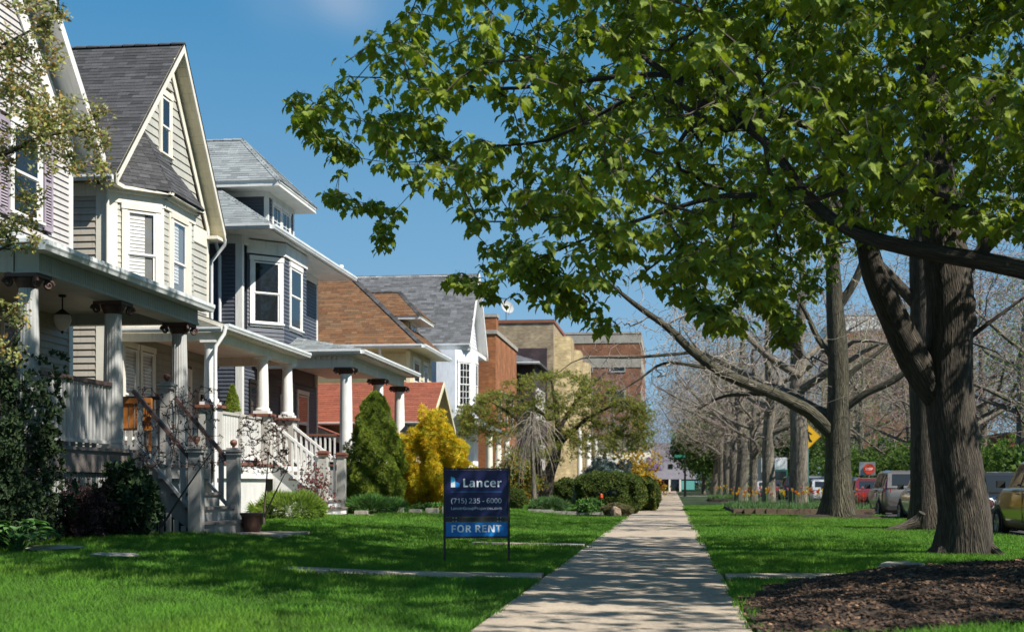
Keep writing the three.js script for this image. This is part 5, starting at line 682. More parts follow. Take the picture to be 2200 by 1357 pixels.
const budOlive = leafMat([0.16, 0.17, 0.045], 0.4), springLime = leafMat([0.14, 0.24, 0.03], 0.45), greenFar = leafMat([0.075, 0.15, 0.02], 0.35);
const row = 'bare street trees in the parkway', gOf = (u, v, d) => { const p = at(u, v, d); return [p[0], 0, p[2]]; };
const s1 = bareTree('street_tree', 'pale grey street tree in the tulip bed just in front of the yellow crossing sign', gOf(1718, 1085, 50), 12, 5, 0.34, 201, { group: row, leaf: budOlive, ln: 2, ls: 0.2, sz: 0.07, low: 0.3 });
const s2 = bareTree('street_tree', 'grey street tree with a low fork between the tulip bed and the parked cars', gOf(1654, 1075, 62), 11, 5.5, 0.3, 202, { group: row, leaf: budOlive, ln: 2, ls: 0.2, sz: 0.08, low: 0.26, twig: M.twigPurple });
[[1595, 74, 0.5, 1.0, 's1', 'fourth grey street tree down the parkway'], [1578, 84, 2.1, 0.95, 's2', 'fifth grey street tree down the parkway'], [1564, 95, 3.3, 1.05, 's1', 'sixth grey street tree down the parkway'], [1548, 106, 4.4, 1, 's2', 'seventh grey street tree down the parkway'], [1538, 120, 1.3, 1.1, 's1', 'eighth grey street tree down the parkway'], [1618, 68, 5.2, 0.7, 's2', 'slender street tree leaning beside the tulip bed']].forEach(([u, d, a, s, k, lb]) => copy(k === 's1' ? s1 : s2, gOf(u, 1060, d), a, lb, s));
const back = 'bare trees across the road';
const f1 = bareTree('roadside_tree', 'wide grey budding tree across the road at the right edge', [19, -0.05, -60], 12, 6, 0.24, 203, { group: back, leaf: springLime, ln: 3, ls: 0.35, sz: 0.12, n: 1900, low: 0.16, nl: 9, minR: 0.012 });
const f2 = bareTree('roadside_tree', 'purple twigged bare tree across the road behind the olive barked trunk', [17.5, -0.05, -82], 15, 7, 0.28, 204, { group: back, twig: M.twigPurple, n: 2600, low: 0.13, nl: 9, minR: 0.014, leaf: budOlive, ln: 1, ls: 0.3, sz: 0.1 });
[[24, 50, 1, 1.0, 1], [17.5, 70, 2, 1.05, 2], [25, 72, 3, 1.1, 1], [21, 95, 4, 1.1, 2], [29, 90, 5, 1.2, 2], [17.5, 104, 0.6, 1.1, 1], [24, 118, 1.6, 1.2, 2], [17.5, 128, 2.6, 1.15, 2], [32, 120, 3.6, 1.3, 1], [20, 150, 4.6, 1.3, 2], [28, 160, 5.6, 1.4, 2], [16.5, 165, 0.3, 1.2, 1], [36, 140, 1.2, 1.4, 2], [12, 185, 2.2, 1.2, 2], [18, 195, 3, 1.4, 2], [7, 200, 4.2, 1.2, 2], [34, 66, 4, 1.3, 2], [40, 100, 2, 1.4, 2], [6.2, 140, 1, 1, 2], [6.0, 158, 2, 1, 2], [9, 215, 2, 1.3, 1], [-4.2, 132, 1, 0.6, 2], [-5.5, 118, 2, 0.5, 1], [-3.2, 146, 3, 0.6, 2], [-6, 140, 4, 0.9, 2], [3.4, 146, 5, 0.85, 2]].forEach(([x, d, a, s, k], i) => copy(k === 1 ? f1 : f2, [x, -0.05, -d], a, (i > 20 ? (k === 1 ? 'small budding tree by the sidewalk beyond the hedges, ' : 'small bare tree by the sidewalk beyond the hedges, ') : (k === 1 ? 'budding grey tree' : 'purple twigged bare tree') + [' beyond the parked cars, ', ' in the thicket across the road, ', ' far down the road, '][i % 3]) + ['first', 'second', 'third', 'fourth', 'fifth', 'sixth', 'seventh', 'eighth', 'ninth'][i > 20 ? i - 21 : Math.floor(i / 3)] + ' from the near end', s));
{ const d1 = bareTree('leafy_street_tree', 'small full leafed green tree by the far street corner', [4.2, 0, -122], 7.5, 3.2, 0.2, 205, { leaf: greenFar, ln: 34, ls: 0.55, sz: 0.3, n: 260, low: 0.3 }); copy(d1, [3.2, 0, -136], 1.2, 'second small leafy green tree beyond the far street corner', 1); copy(d1, [13.5, 0, -150], 2.2, 'leafy green tree beside the road in the distance', 1.2); }

// ---------- shrubs and garden plants ----------
const tuft = (n, w, spreadA, curl = 0.2) => { const g = G(); for (let i = 0; i < n; i++) { const a = i * 2.4, e = spreadA * Math.sqrt((i + 0.5) / n), d = [Math.sin(e) * Math.cos(a), Math.cos(e), Math.sin(e) * Math.sin(a)], s = mul(nrm(cross(d, [0.3, 1, 0.2])), w), m = add(mul(d, 0.55), [0, curl * 0.2, 0]); g.tri([0, 0, 0], add(m, s), d).tri([0, 0, 0], d, sub(m, s)); } return g.build(); };
const needleTuft = tuft(9, 0.1, 1.25), leafTuft = tuft(6, 0.26, 1.2), bladeTuft = tuft(12, 0.045, 0.75, -0.6);
const frameUp = (p, up, s, sy = s) => { const y = nrm(up), x = nrm(cross(y, Math.abs(y[0]) > 0.8 ? [0, 0, 1] : [1, 0, 0.2])), z = cross(x, y), a = rnd() * 6.283, c = Math.cos(a), k = Math.sin(a), X = add(mul(x, c), mul(z, k)), Z = add(mul(x, -k), mul(z, c)); return M4(p, mul(X, s), mul(y, sy), mul(Z, s)); };
function shrub(name, label, cat, pos, o) { // o.r(dir, k): surface; leaves through an outer shell, stems within
  seed(o.seed); const t = thing(name, label, cat, pos, o.group), mats = [], cols = [], [x, y, z] = pos, ph = [rnd() * 6, rnd() * 6, rnd() * 6];
  for (let i = 0; i < o.n; i++) {
    let d = nrm(inBall()), h, p, out;
    const lump = 1 + (o.lump ?? 0.12) * (Math.sin(d[0] * 5 + ph[0]) * Math.sin(d[1] * 6 + ph[1]) + Math.sin(d[2] * 7 + ph[2]) * Math.sin(d[0] * 9 + d[1] * 4)), k = (1 - (o.shell ?? 0.4) * rnd() * rnd()) * lump;
    if (o.cone) { h = Math.pow(rnd(), 1.4); const a = rnd() * 6.283, rad = o.rx * o.cone(h) * (1 + (o.lump ?? 0.12) * (Math.sin(a * 5 + ph[0] + h * 3) * Math.sin(h * 17 + ph[1] + a) + 0.6 * Math.sin(a * 9 + 1) * Math.sin(h * 31 + a * 2))) * (1 - (o.shell ?? 0.3) * rnd() * rnd()); p = [x + Math.cos(a) * rad, y + h * o.h, z + Math.sin(a) * rad]; out = [Math.cos(a), 0.45, Math.sin(a)]; }
    else if (o.boxy) { const e = o.boxy, q = (v) => Math.sign(v) * Math.pow(Math.abs(v), e); p = [x + q(d[0]) * o.rx * k, y + o.h * 0.5 + q(d[1]) * o.h * 0.5 * k, z + q(d[2]) * o.rz * k]; out = d; }
    else { p = [x + d[0] * o.rx * k, y + o.h * 0.5 + d[1] * o.h * 0.5 * k, z + d[2] * (o.rz || o.rx) * k]; out = add(d, [0, 0.25, 0]); }
    if (p[1] < y + 0.02) continue;
    const up = add(nrm(out), mul(inBall(), o.wild ?? 0.7)), s = rr(o.s[0], o.s[1]); mats.push(frameUp(p, up, s)); cols.push(vary(o.tint && rnd() < o.tint[3] ? o.tint : [1, 1, 1], 0.18));
  }
  copies(t, 'foliage', o.geo || leafTuft, o.mat, mats, cols);
  const st = G(), ns = o.stems ?? 9; for (let i = 0; i < ns; i++) { const a = i / ns * 6.283, r = rr(0.3, 0.8), e = [x + Math.cos(a) * o.rx * r, y + o.h * rr(0.5, 0.85), z + Math.sin(a) * (o.rz || o.rx) * r], m = [x + Math.cos(a) * o.rx * r * 0.35, y + o.h * 0.3, z + Math.sin(a) * (o.rz || o.rx) * r * 0.35]; st.tube([[x + gs() * 0.05, y - 0.05, z + gs() * 0.05], m, e], [o.sr || 0.025, (o.sr || 0.025) * 0.7, 0.006], 5, false); }
  if (ns) part(t, 'stem', st, o.stemMat || M.twig);
  return t;
}
const gy = (x, d) => groundY(x, d), on = (u, d) => { const p = at(u, 1038, d); return [p[0], gy(p[0], d), p[2]]; };
const LM = { dark: leafMat([0.03, 0.055, 0.018], 0.2), rhodo: leafMat([0.028, 0.06, 0.02], 0.2), spruce: leafMat([0.21, 0.28, 0.022], 0.38), gold: leafMat([0.74, 0.56, 0.016], 0.45), hedge: leafMat([0.075, 0.115, 0.015], 0.28), olive: leafMat([0.2, 0.24, 0.035], 0.42), blue: leafMat([0.2, 0.27, 0.25], 0.2), fern: leafMat([0.2, 0.31, 0.03], 0.45), lily: leafMat([0.1, 0.23, 0.04], 0.35), tulip: leafMat([0.1, 0.2, 0.06], 0.3), brown: leafMat([0.16, 0.1, 0.05], 0.3), heath: leafMat([0.16, 0.15, 0.06], 0.3), blossom: leafMat([0.3, 0.32, 0.09], 0.4), petal: leafMat([0.62, 0.55, 0.42], 0.4), forsyth: leafMat([0.5, 0.34, 0.03], 0.4), bud: std([0.07, 0.025, 0.022], { roughness: 0.7 }), purple: leafMat([0.055, 0.03, 0.03], 0.2) };
shrub('dwarf_spruce', 'dense cone shaped dwarf spruce in front of the blue house porch', 'shrub', on(806, 36), { seed: 301, rx: 0.85, h: 3.25, n: 15000, s: [0.05, 0.1], geo: needleTuft, mat: LM.spruce, cone: (h) => Math.pow(1 - h, 0.56) * (0.72 + 0.42 * Math.min(1, h * 2.2)), lump: 0.26, shell: 0.35, wild: 0.6 });
shrub('gold_cypress', 'rounded golden yellow cypress bush beside the cone spruce', 'shrub', on(932, 38.5), { seed: 302, rx: 1.02, rz: 0.95, h: 2.55, n: 9000, s: [0.07, 0.14], geo: needleTuft, mat: LM.gold, lump: 0.3, shell: 0.45, wild: 0.8, tint: [0.6, 0.8, 0.9, 0.22] });
shrub('clipped_hedge', 'large rounded dark green hedge overhanging the sidewalk edge', 'hedge', on(1312, 48), { seed: 303, rx: 1.18, rz: 1.7, h: 1.42, n: 13000, s: [0.05, 0.1], geo: leafTuft, mat: LM.hedge, boxy: 0.62, lump: 0.06, shell: 0.25, tint: [2.0, 1.2, 0.6, 0.06] });
shrub('clipped_hedge', 'narrower hedge behind the large rounded one, with brown tips by the walk', 'hedge', on(1386, 53.5), { seed: 304, rx: 0.55, rz: 1.8, h: 1.25, n: 5000, s: [0.06, 0.11], geo: leafTuft, mat: LM.hedge, boxy: 0.7, lump: 0.08, tint: [3, 1.5, 0.8, 0.12] });
shrub('blue_spruce', 'low silvery blue spruce mound peeking over the hedge', 'shrub', on(1312, 55), { seed: 305, rx: 0.95, h: 1.95, n: 4200, s: [0.08, 0.15], geo: needleTuft, mat: LM.blue, lump: 0.25 });
shrub('blue_spruce', 'smaller silvery blue spruce clump left of the other above the hedge', 'shrub', on(1262, 55), { seed: 306, rx: 0.5, h: 1.5, n: 1600, s: [0.08, 0.14], geo: needleTuft, mat: LM.blue, lump: 0.25 });
shrub('round_boxwood', 'small round boxwood ball just past the rent sign', 'shrub', on(1106, 46), { seed: 307, rx: 0.36, h: 0.72, n: 2600, s: [0.035, 0.07], mat: LM.hedge, lump: 0.06 });
shrub('box_bush', 'bright green clipped bush to the rear of the big hedge', 'shrub', on(1222, 60), { seed: 308, rx: 0.75, h: 1.15, n: 3000, s: [0.06, 0.1], mat: LM.hedge, lump: 0.1 });
shrub('olive_bush', 'loose olive brown bush behind the top of the rent sign', 'shrub', on(1112, 53), { seed: 309, rx: 0.85, h: 2.0, n: 2600, s: [0.06, 0.11], mat: LM.olive, lump: 0.25, shell: 0.8, tint: [1.5, 0.8, 0.6, 0.35] });
shrub('heather_mound', 'low brownish heather mound at the corner by the sidewalk', 'shrub', on(1326, 43.5), { seed: 310, rx: 0.5, rz: 0.4, h: 0.42, n: 2600, s: [0.03, 0.06], geo: needleTuft, mat: LM.heath, lump: 0.1 });
shrub('forsythia', 'airy yellow flowering forsythia behind the hedges', 'shrub', on(1366, 64), { seed: 311, rx: 1.2, h: 2.6, n: 1500, s: [0.07, 0.13], mat: LM.forsyth, lump: 0.3, shell: 1, stems: 14 });
shrub('laurel_shrub', 'tall dark broadleaf shrub crowding the cream house porch', 'shrub', [-8.6, 0.15, -16.9], { seed: 312, rx: 0.6, rz: 0.6, h: 2.55, n: 1900, s: [0.06, 0.1], mat: LM.dark, lump: 0.3, shell: 0.7, stems: 12 });
shrub('laurel_shrub', 'lower dark leafy shrub spilling over the corner of the cream house', 'shrub', [-8.5, 0.12, -15.9], { seed: 313, rx: 0.6, h: 1.7, n: 1300, s: [0.05, 0.09], mat: LM.dark, lump: 0.3, shell: 0.8 });
shrub('rhododendron', 'dark rhododendron beside the cream house front steps', 'shrub', on(272, 18.7), { seed: 314, rx: 0.4, h: 1.0, n: 800, s: [0.08, 0.13], mat: LM.rhodo, lump: 0.25, shell: 0.6 });
shrub('barberry', 'purple brown twiggy barberry under the porch skirting', 'shrub', on(165, 17.9), { seed: 315, rx: 0.5, h: 0.8, n: 1400, s: [0.03, 0.06], mat: LM.purple, lump: 0.3, shell: 0.9, stems: 30, sr: 0.012 });
shrub('fern_bed', 'bright lime fern patch in front of the beige house steps', 'fern', on(622, 28.5), { seed: 316, rx: 0.7, rz: 0.6, h: 0.5, n: 420, s: [0.14, 0.26], geo: bladeTuft, mat: LM.fern, lump: 0.15, wild: 0.35, stems: 0 });
shrub('daylily_clump', 'strappy green daylily clump below the cone spruce', 'plant', on(790, 33.8), { seed: 317, rx: 0.5, h: 0.34, n: 300, s: [0.16, 0.28], geo: bladeTuft, mat: LM.lily, wild: 0.3, stems: 0 });
shrub('daylily_clump', 'second strappy green clump closer to the golden bush', 'plant', on(842, 34.4), { seed: 318, rx: 0.32, h: 0.3, n: 170, s: [0.14, 0.24], geo: bladeTuft, mat: LM.lily, wild: 0.3, stems: 0 });
shrub('peony_clump', 'fresh green leafy clump in front of the big hedge', 'plant', on(1264, 44.6), { seed: 319, rx: 0.42, h: 0.5, n: 500, s: [0.08, 0.15], mat: LM.lily, wild: 0.5, stems: 4 });
shrub('allium_clump', 'grey green bulb foliage beside the weeping tree trunk', 'plant', on(1180, 45.5), { seed: 320, rx: 0.55, h: 0.38, n: 260, s: [0.16, 0.3], geo: bladeTuft, mat: LM.tulip, wild: 0.25, stems: 0 });
shrub('red_maple_sapling', 'wispy red leafed maple sapling by the beige house newel', 'plant', on(676, 30.4), { seed: 321, rx: 0.42, h: 1.35, n: 420, s: [0.03, 0.06], mat: leafMat([0.17, 0.035, 0.03], 0.4), lump: 0.3, shell: 1, stems: 14, sr: 0.01 });
shrub('low_perennials', 'mixed low green planting along the blue house lawn edge', 'plant', on(960, 37.2), { seed: 322, rx: 1.3, rz: 0.35, h: 0.25, n: 420, s: [0.06, 0.12], mat: LM.lily, wild: 0.5, stems: 0 });
{ // hosta at the left edge, leaf by leaf
  seed(330); const b = on(40, 15.6), t = thing('hosta', 'broad leaved green hosta at the left edge of the lawn', 'plant', b); const g = G(), m = leafMat([0.07, 0.19, 0.025], 0.35);
  const hl = (() => { const q = G(), W = [0, 0.6, 0.9, 0.95, 0.75, 0.4, 0]; for (let i = 0; i < 6; i++) { const y0 = i / 6, y1 = (i + 1) / 6, z = (y) => 0.35 * y - 0.6 * y * y, a = W[i] * 0.36, c = W[i + 1] * 0.36; for (const s of [1, -1]) q.quad([0, y0, z(y0) - 0.03], [s * a, y0, z(y0) + 0.06], [s * c, y1, z(y1) + 0.06], [0, y1, z(y1) - 0.03]); } return q.build(); })();
  for (let i = 0; i < 75; i++) { const a = rnd() * 6.283, r = Math.sqrt(rnd()) * 0.36, h = 0.36 * (1 - r * r * 4) + rr(0, 0.05), p = [b[0] + Math.cos(a) * r, b[1] + h, b[2] + Math.sin(a) * r], q = leafFrame(sub(p, b), [Math.cos(a), 0.25 - r * 0.8, Math.sin(a)], [0, 1, 0.01], rr(0.14, 0.22)); const k = new THREE.Mesh(hl, m); k.name = 'leaf'; k.castShadow = k.receiveShadow = true; k.applyMatrix4(q); t.add(k); g.tube([[b[0], b[1], b[2]], [b[0] + Math.cos(a) * r * 0.5, b[1] + h * 0.7, b[2] + Math.sin(a) * r * 0.5], p], [0.006, 0.005, 0.004], 3, false); } part(t, 'stalk', g, m);
}
// bare budding shrubs
function twiggy(label, base, tips, sd, o = {}) { seed(sd); const t = thing(o.name || 'budding_shrub', label, 'shrub', base), g = new Grown(); g.limb([[...base, 0.03], [base[0], base[1] + 0.25, base[2], 0.025]], 0.1); for (let i = 0; i < (o.stems || 5); i++) { const p = tips(); g.limb([[base[0], base[1] + 0.15, base[2], 0.018], [...add(mul(add(base, p), 0.5), [0, 0.1, 0]), 0.013], [...p, 0.006]], 0.12); } const pts = []; for (let i = 0; i < (o.n || 90); i++) pts.push(tips()); g.reach(pts, { step: 0.12, sag: 0.05 }); g.radii(0.004, 2.2, 0.03); g.build(t, { mat: M.twig, twig: M.twig, limbs: 8, limbR: 0.012, minR: 0.004 }); const mats = []; g.tip.forEach((i) => { for (let k = 0; k < (o.bn || 5); k++) mats.push(frameUp(add(g.q[i], mul(inBall(), 0.03)), add([0, 0.6, 0], inBall()), rr(0.01, 0.026))); }); copies(t, 'buds', leafTuft, o.bud || LM.bud, mats); }
twiggy('bare budding shrub tangled over the cream house stair rail', on(345, 18.9), () => at(rr(290, 480), rr(830, 1010), rr(18.5, 19.5)), 341, { n: 230 });
twiggy('bare budding shrub with dark reddish tips between the two front stairs', on(566, 24.2), () => { const a = rnd(); return at(510 + 110 * a, 890 + 130 * rnd(), rr(23.5, 24.6)); }, 342, { n: 260, bn: 8 });
{ // blossoming crab apple whose branches hang in from the left
  seed(350); const t = thing('crab_apple_tree', 'crab apple with small yellow green leaves and pale blossom hanging in at upper left', 'tree', [-8.2, 0.05, -12.2]), g = new Grown();
  g.limb([[-8.2, -0.05, -12.2, 0.13], [-8.15, 1.2, -12.2, 0.11], [-8.1, 2.2, -12.2, 0.1], [-8, 3.4, -12.3, 0.08], [-7.8, 5, -12.3, 0.05], [-7.7, 6.6, -12.3, 0.02]]); g.limb([[-8.1, 2.4, -12.2, 0.06], [-7.4, 3.6, -12.2, 0.045], [...at(100, 290, 12.2), 0.02], [...at(220, 290, 12.2), 0.006]]); g.limb([[-8.05, 2.9, -12.2, 0.05], [-7.3, 4.6, -12.2, 0.03], [...at(130, 30, 12.2), 0.008]]); g.limb([[-8.1, 2.1, -12.2, 0.04], [...at(-60, 560, 12), 0.02], [...at(70, 520, 12), 0.006]]); g.limb([[-8.1, 1.6, -12.2, 0.04], [...at(-60, 800, 12), 0.02], [...at(50, 700, 12), 0.006]]);
  const pts = []; const put = (u0, u1, v0, v1, n, f) => { for (let i = 0; i < n; i++) { const a = rnd(), b = rnd(); pts.push(at(u0 + (u1 - u0) * a, v0 + (v1 - v0) * b + (f || 0) * a, 12.2 + gs() * 0.5)); } };
  put(-220, 90, -100, 520, 150); put(0, 150, -40, 110, 30, -30); put(60, 235, 180, 360, 75, 40); put(0, 130, 90, 330, 75); put(-40, 95, 400, 530, 28, 40); put(-120, 60, 640, 790, 34); pts.push(...crownPts(120, [-9.2, 4.6, -12.4], [1.8, 2, 1.8]));
  g.reach(pts, { step: 0.16, sag: 0.04, minY: 1.2 }); g.radii(0.0028, 2.2); g.build(t, { mat: M.bark, twig: M.twig, limbs: 10, limbR: 0.014 });
  const m1 = [], m2 = [], c1 = []; g.tip.forEach((i) => { let k = i; for (let s = 0; s < 3 && k >= 0; s++, k = g.par[k]) { for (let j = 0; j < 8; j++) { m1.push(leafFrame(add(g.q[k], mul(inBall(), 0.07)), [gs(), gs() * 0.7 - 0.1, gs()], nrm([gs(), 1, gs()]), rr(0.035, 0.07))); c1.push(vary(rnd() < 0.25 ? [1.3, 0.8, 0.8] : [1, 1, 1], 0.2)); } if (rnd() < 0.55) m2.push(frameUp(add(g.q[k], mul(inBall(), 0.06)), inBall(), rr(0.015, 0.03))); } }); copies(t, 'foliage', simpleLeaf, LM.blossom, m1, c1); copies(t, 'blossom', leafTuft, LM.petal, m2);
}
{ // yew-like spreading tree with dark twisted trunk
  seed(351); const b = on(1172, 55), t = thing('spreading_yew', 'dark twisted trunk carrying a wide layered olive green crown over the garden', 'tree', b), g = new Grown(), A = (u, v, d, r) => [...at(u, v, d), r];
  g.limb([[b[0], b[1] - 0.1, b[2], 0.32], A(1174, 1050, 55, 0.27), A(1180, 1015, 55, 0.24), A(1192, 985, 55, 0.2), A(1200, 940, 55, 0.15), A(1195, 880, 55, 0.1), A(1185, 820, 55, 0.04)]); g.limb([A(1172, 1045, 55, 0.2), A(1158, 1010, 54.8, 0.16), A(1150, 960, 54.6, 0.12), A(1110, 900, 54.4, 0.07), A(1050, 860, 54, 0.02)]); g.limb([A(1195, 960, 55, 0.12), A(1260, 900, 54.6, 0.08), A(1340, 860, 54.2, 0.03)]); g.limb([A(1196, 930, 55, 0.1), A(1240, 860, 55.5, 0.07), A(1300, 800, 56, 0.03)]); g.limb([A(1180, 900, 55, 0.08), A(1100, 850, 55.4, 0.05), A(1010, 880, 55.4, 0.02)]);
  const pts = []; while (pts.length < 900) { const u = rr(985, 1400), c = (u - 1195) / 210, top = 795 + 90 * c * c, bot = 1000 - 60 * Math.abs(c) + (u > 1290 ? 20 : 0), v = rr(top, bot); pts.push(at(u + gs() * 8, v, 55 + gs() * 1.6 * (1 - 0.5 * Math.abs(c)))); }
  g.reach(pts, { step: 0.25, sag: 0.03 }); g.radii(0.005, 2.2); g.build(t, { mat: M.bark, twig: M.twig, limbs: 12, limbR: 0.025, flare: 0.3 });
  const mats = [], cols = []; g.tip.forEach((i) => { let k = i; for (let s = 0; s < 4 && k >= 0; s++, k = g.par[k]) { const q = g.q[k]; for (let j = 0; j < 3; j++) { mats.push(frameUp(add(q, [gs() * 0.2, gs() * 0.07, gs() * 0.2]), [gs(), 0.5 + gs() * 0.5, gs()], rr(0.06, 0.12))); cols.push(vary(rnd() < 0.3 ? [1.3, 0.95, 0.8] : [1, 1, 1], 0.25)); } } }); copies(t, 'foliage', needleTuft, LM.olive, mats, cols);
}
{ // weeping ornamental, still leafless
  seed(352); const b = on(1147, 48), t = thing('weeping_tree', 'slim grey trunk with a mop of bare drooping twigs beyond the rent sign', 'tree', b), A = (u, v, d) => at(u, v, d), tk = G().tube([add(b, [0, -0.05, 0]), A(1147, 1040, 48), A(1144, 980, 48), A(1142, 935, 48), A(1146, 880, 48)], [0.1, 0.085, 0.075, 0.055, 0.02], 10), tw = G();
  part(t, 'trunk', tk, M.barkGrey); for (let i = 0; i < 95; i++) { const a = rnd() * 6.283, R = rr(0.35, 1.25), s = A(1143 + gs() * 3, rr(885, 945), 48), e = [s[0] + Math.cos(a) * R, s[1] - rr(0.2, 1.9), s[2] + Math.sin(a) * R], m = [s[0] + Math.cos(a) * R * 0.55, s[1] + rr(0.05, 0.35), s[2] + Math.sin(a) * R * 0.55], pt = []; for (let k = 0; k <= 7; k++) { const f = k / 7; pt.push([0, 1, 2].map((j) => (1 - f) * (1 - f) * s[j] + 2 * f * (1 - f) * m[j] + f * f * e[j] + gs() * 0.015)); } tw.tube(pt, pt.map((_, k) => 0.011 - k * 0.0009), 3, false); } part(t, 'twigs', tw, M.twigGrey, { kind: 'stuff' });
}
// evergreen topiary and its planter on the beige porch
{ const t = shrub('porch_topiary', 'little upright conifer in a planter on the beige house porch', 'shrub', [-10.05, 2.45, -30.1], { seed: 353, rx: 0.17, h: 0.85, n: 1400, s: [0.03, 0.06], geo: needleTuft, mat: LM.spruce, cone: (h) => Math.pow(1 - h, 0.7) * (0.7 + 0.6 * Math.min(1, h * 3)), stems: 0 }); part(t, 'planter', G().lathe([-10.05, 1.52, -30.1], [[0.0, 0], [0.13, 0], [0.19, 0.9], [0.2, 0.93], [0.17, 0.93], [0.17, 0.88], [0, 0.88]], 20), M.terracotta); }
// pots
{ const pot = (label, p, r, h, m) => { const t = thing('plant_pot', label, 'pot', p); part(t, 'body', G().lathe(p, [[0, 0], [r * 0.68, 0], [r * 0.82, h * 0.3], [r * 0.95, h * 0.86], [r * 1.05, h * 0.88], [r * 1.06, h], [r * 0.92, h], [r * 0.9, h * 0.85], [0, h * 0.85]], 28), m); part(t, 'potting_soil', G().lathe(p, [[r * 0.9, h * 0.86], [0, h * 0.88]], 20), M.soil); };
  const a = at(541, 1142, 21.3); pot('large brown glazed pot on the landing of the cream house steps', [a[0], 0.262, a[2]], 0.19, 0.31, M.glazed); const c = at(452, 1150, 20.15); pot('small terracotta pot at the foot of the cream house newel', [c[0], 0.262, c[2]], 0.1, 0.17, M.terracotta); const w = on(160, 19.2); pot('terracotta bowl on the cream house porch deck', [-8.75, 1.57, -18.3], 0.16, 0.13, M.terracotta); }
{ const p = on(872, 40.3), y = p[1], t = thing('post_lantern', 'black glazed lantern on a post rising behind the golden bush', 'lamp', p), b = [p[0], 2.15, p[2]]; part(t, 'post', G().lathe(p, [[0.07, 0], [0.07, 0.3], [0.04, 0.36], [0.04, 2.15 - y]], 12), M.iron); part(t, 'lantern_frame', G().lathe(b, [[0.05, 0], [0.12, 0.03], [0.12, 0.06]], 6).lathe(b, [[0.2, 0.46], [0.17, 0.5], [0.06, 0.62], [0.03, 0.66], [0.035, 0.7], [0, 0.74]], 6), M.iron); const f = G(); for (let i = 0; i < 6; i++) { const a = i / 6 * 6.283; f.beam([b[0] + Math.cos(a) * 0.115, b[1] + 0.06, b[2] + Math.sin(a) * 0.115], [b[0] + Math.cos(a) * 0.17, b[1] + 0.46, b[2] + Math.sin(a) * 0.17], 0.018, 0.018); } part(t, 'bar', f, M.iron); part(t, 'glass', G().lathe(b, [[0.1, 0.06], [0.15, 0.46]], 6), M.frost); }
// rocks and edging
const rock = (p, r, sd) => { seed(sd); const g = new THREE.IcosahedronGeometry(1, 2), a = g.attributes.position, ph = rnd() * 9; for (let i = 0; i < a.count; i++) { const x = a.getX(i), y = a.getY(i), z = a.getZ(i), k = 1 + 0.16 * Math.sin(x * 4 + ph) * Math.sin(y * 5 + z * 3 + ph) + 0.07 * Math.sin(z * 11 + x * 7); a.setXYZ(i, x * k * r[0], y * k * r[1], z * k * r[2]); } g.computeVertexNormals(); return g; };
solo('border_rock', 'pinkish rock at the corner where the garden meets the sidewalk', 'rock', rock(null, [0.17, 0.22, 0.16], 5), std([0.45, 0.33, 0.26], { map: concT, roughness: 0.95 }), [-1.75, 0.1, -42.8]);
solo('lawn_stone', 'flat stepping stone in the lawn beside the hosta', 'stone', rock(null, [0.42, 0.035, 0.3], 6), M.stone, add(on(112, 15.9), [0, 0.045, 0])); solo('lawn_stone', 'half buried stepping stone further into the lawn', 'stone', rock(null, [0.3, 0.03, 0.22], 7), M.stone, add(on(242, 15.3), [0, 0.035, 0])); solo('mulch_rock', 'rounded half buried stone at the mulch bed rim', 'rock', rock(null, [0.28, 0.09, 0.2], 8), M.stone, [2.62, 0.07, -15.9]);
{ const t = thing('garden_edging', 'row of pale edging stones before the hedge garden', 'edging', [-3.5, 0.05, -44.6]); for (let i = 0; i < 7; i++) part(t, 'edging_stone', G().box(-4.7 + i * 0.42, -4.3 + i * 0.42, gy(-4, 44) - 0.02, gy(-4.7 + i * 0.42, 44) + 0.1 + 0.02 * (i % 2), 44.2, 44.36), M.stone); const u = thing('garden_edging', 'rough stone edging below the daylilies of the blue house', 'edging', [-7.6, 0.25, -33]); for (let i = 0; i < 6; i++) part(u, 'edging_stone', G().box(-7.9 + i * 0.36, -7.58 + i * 0.36, 0.15, 0.37 + 0.03 * (i % 3), 33.1 + i * 0.5, 33.35 + i * 0.5), M.stone); }
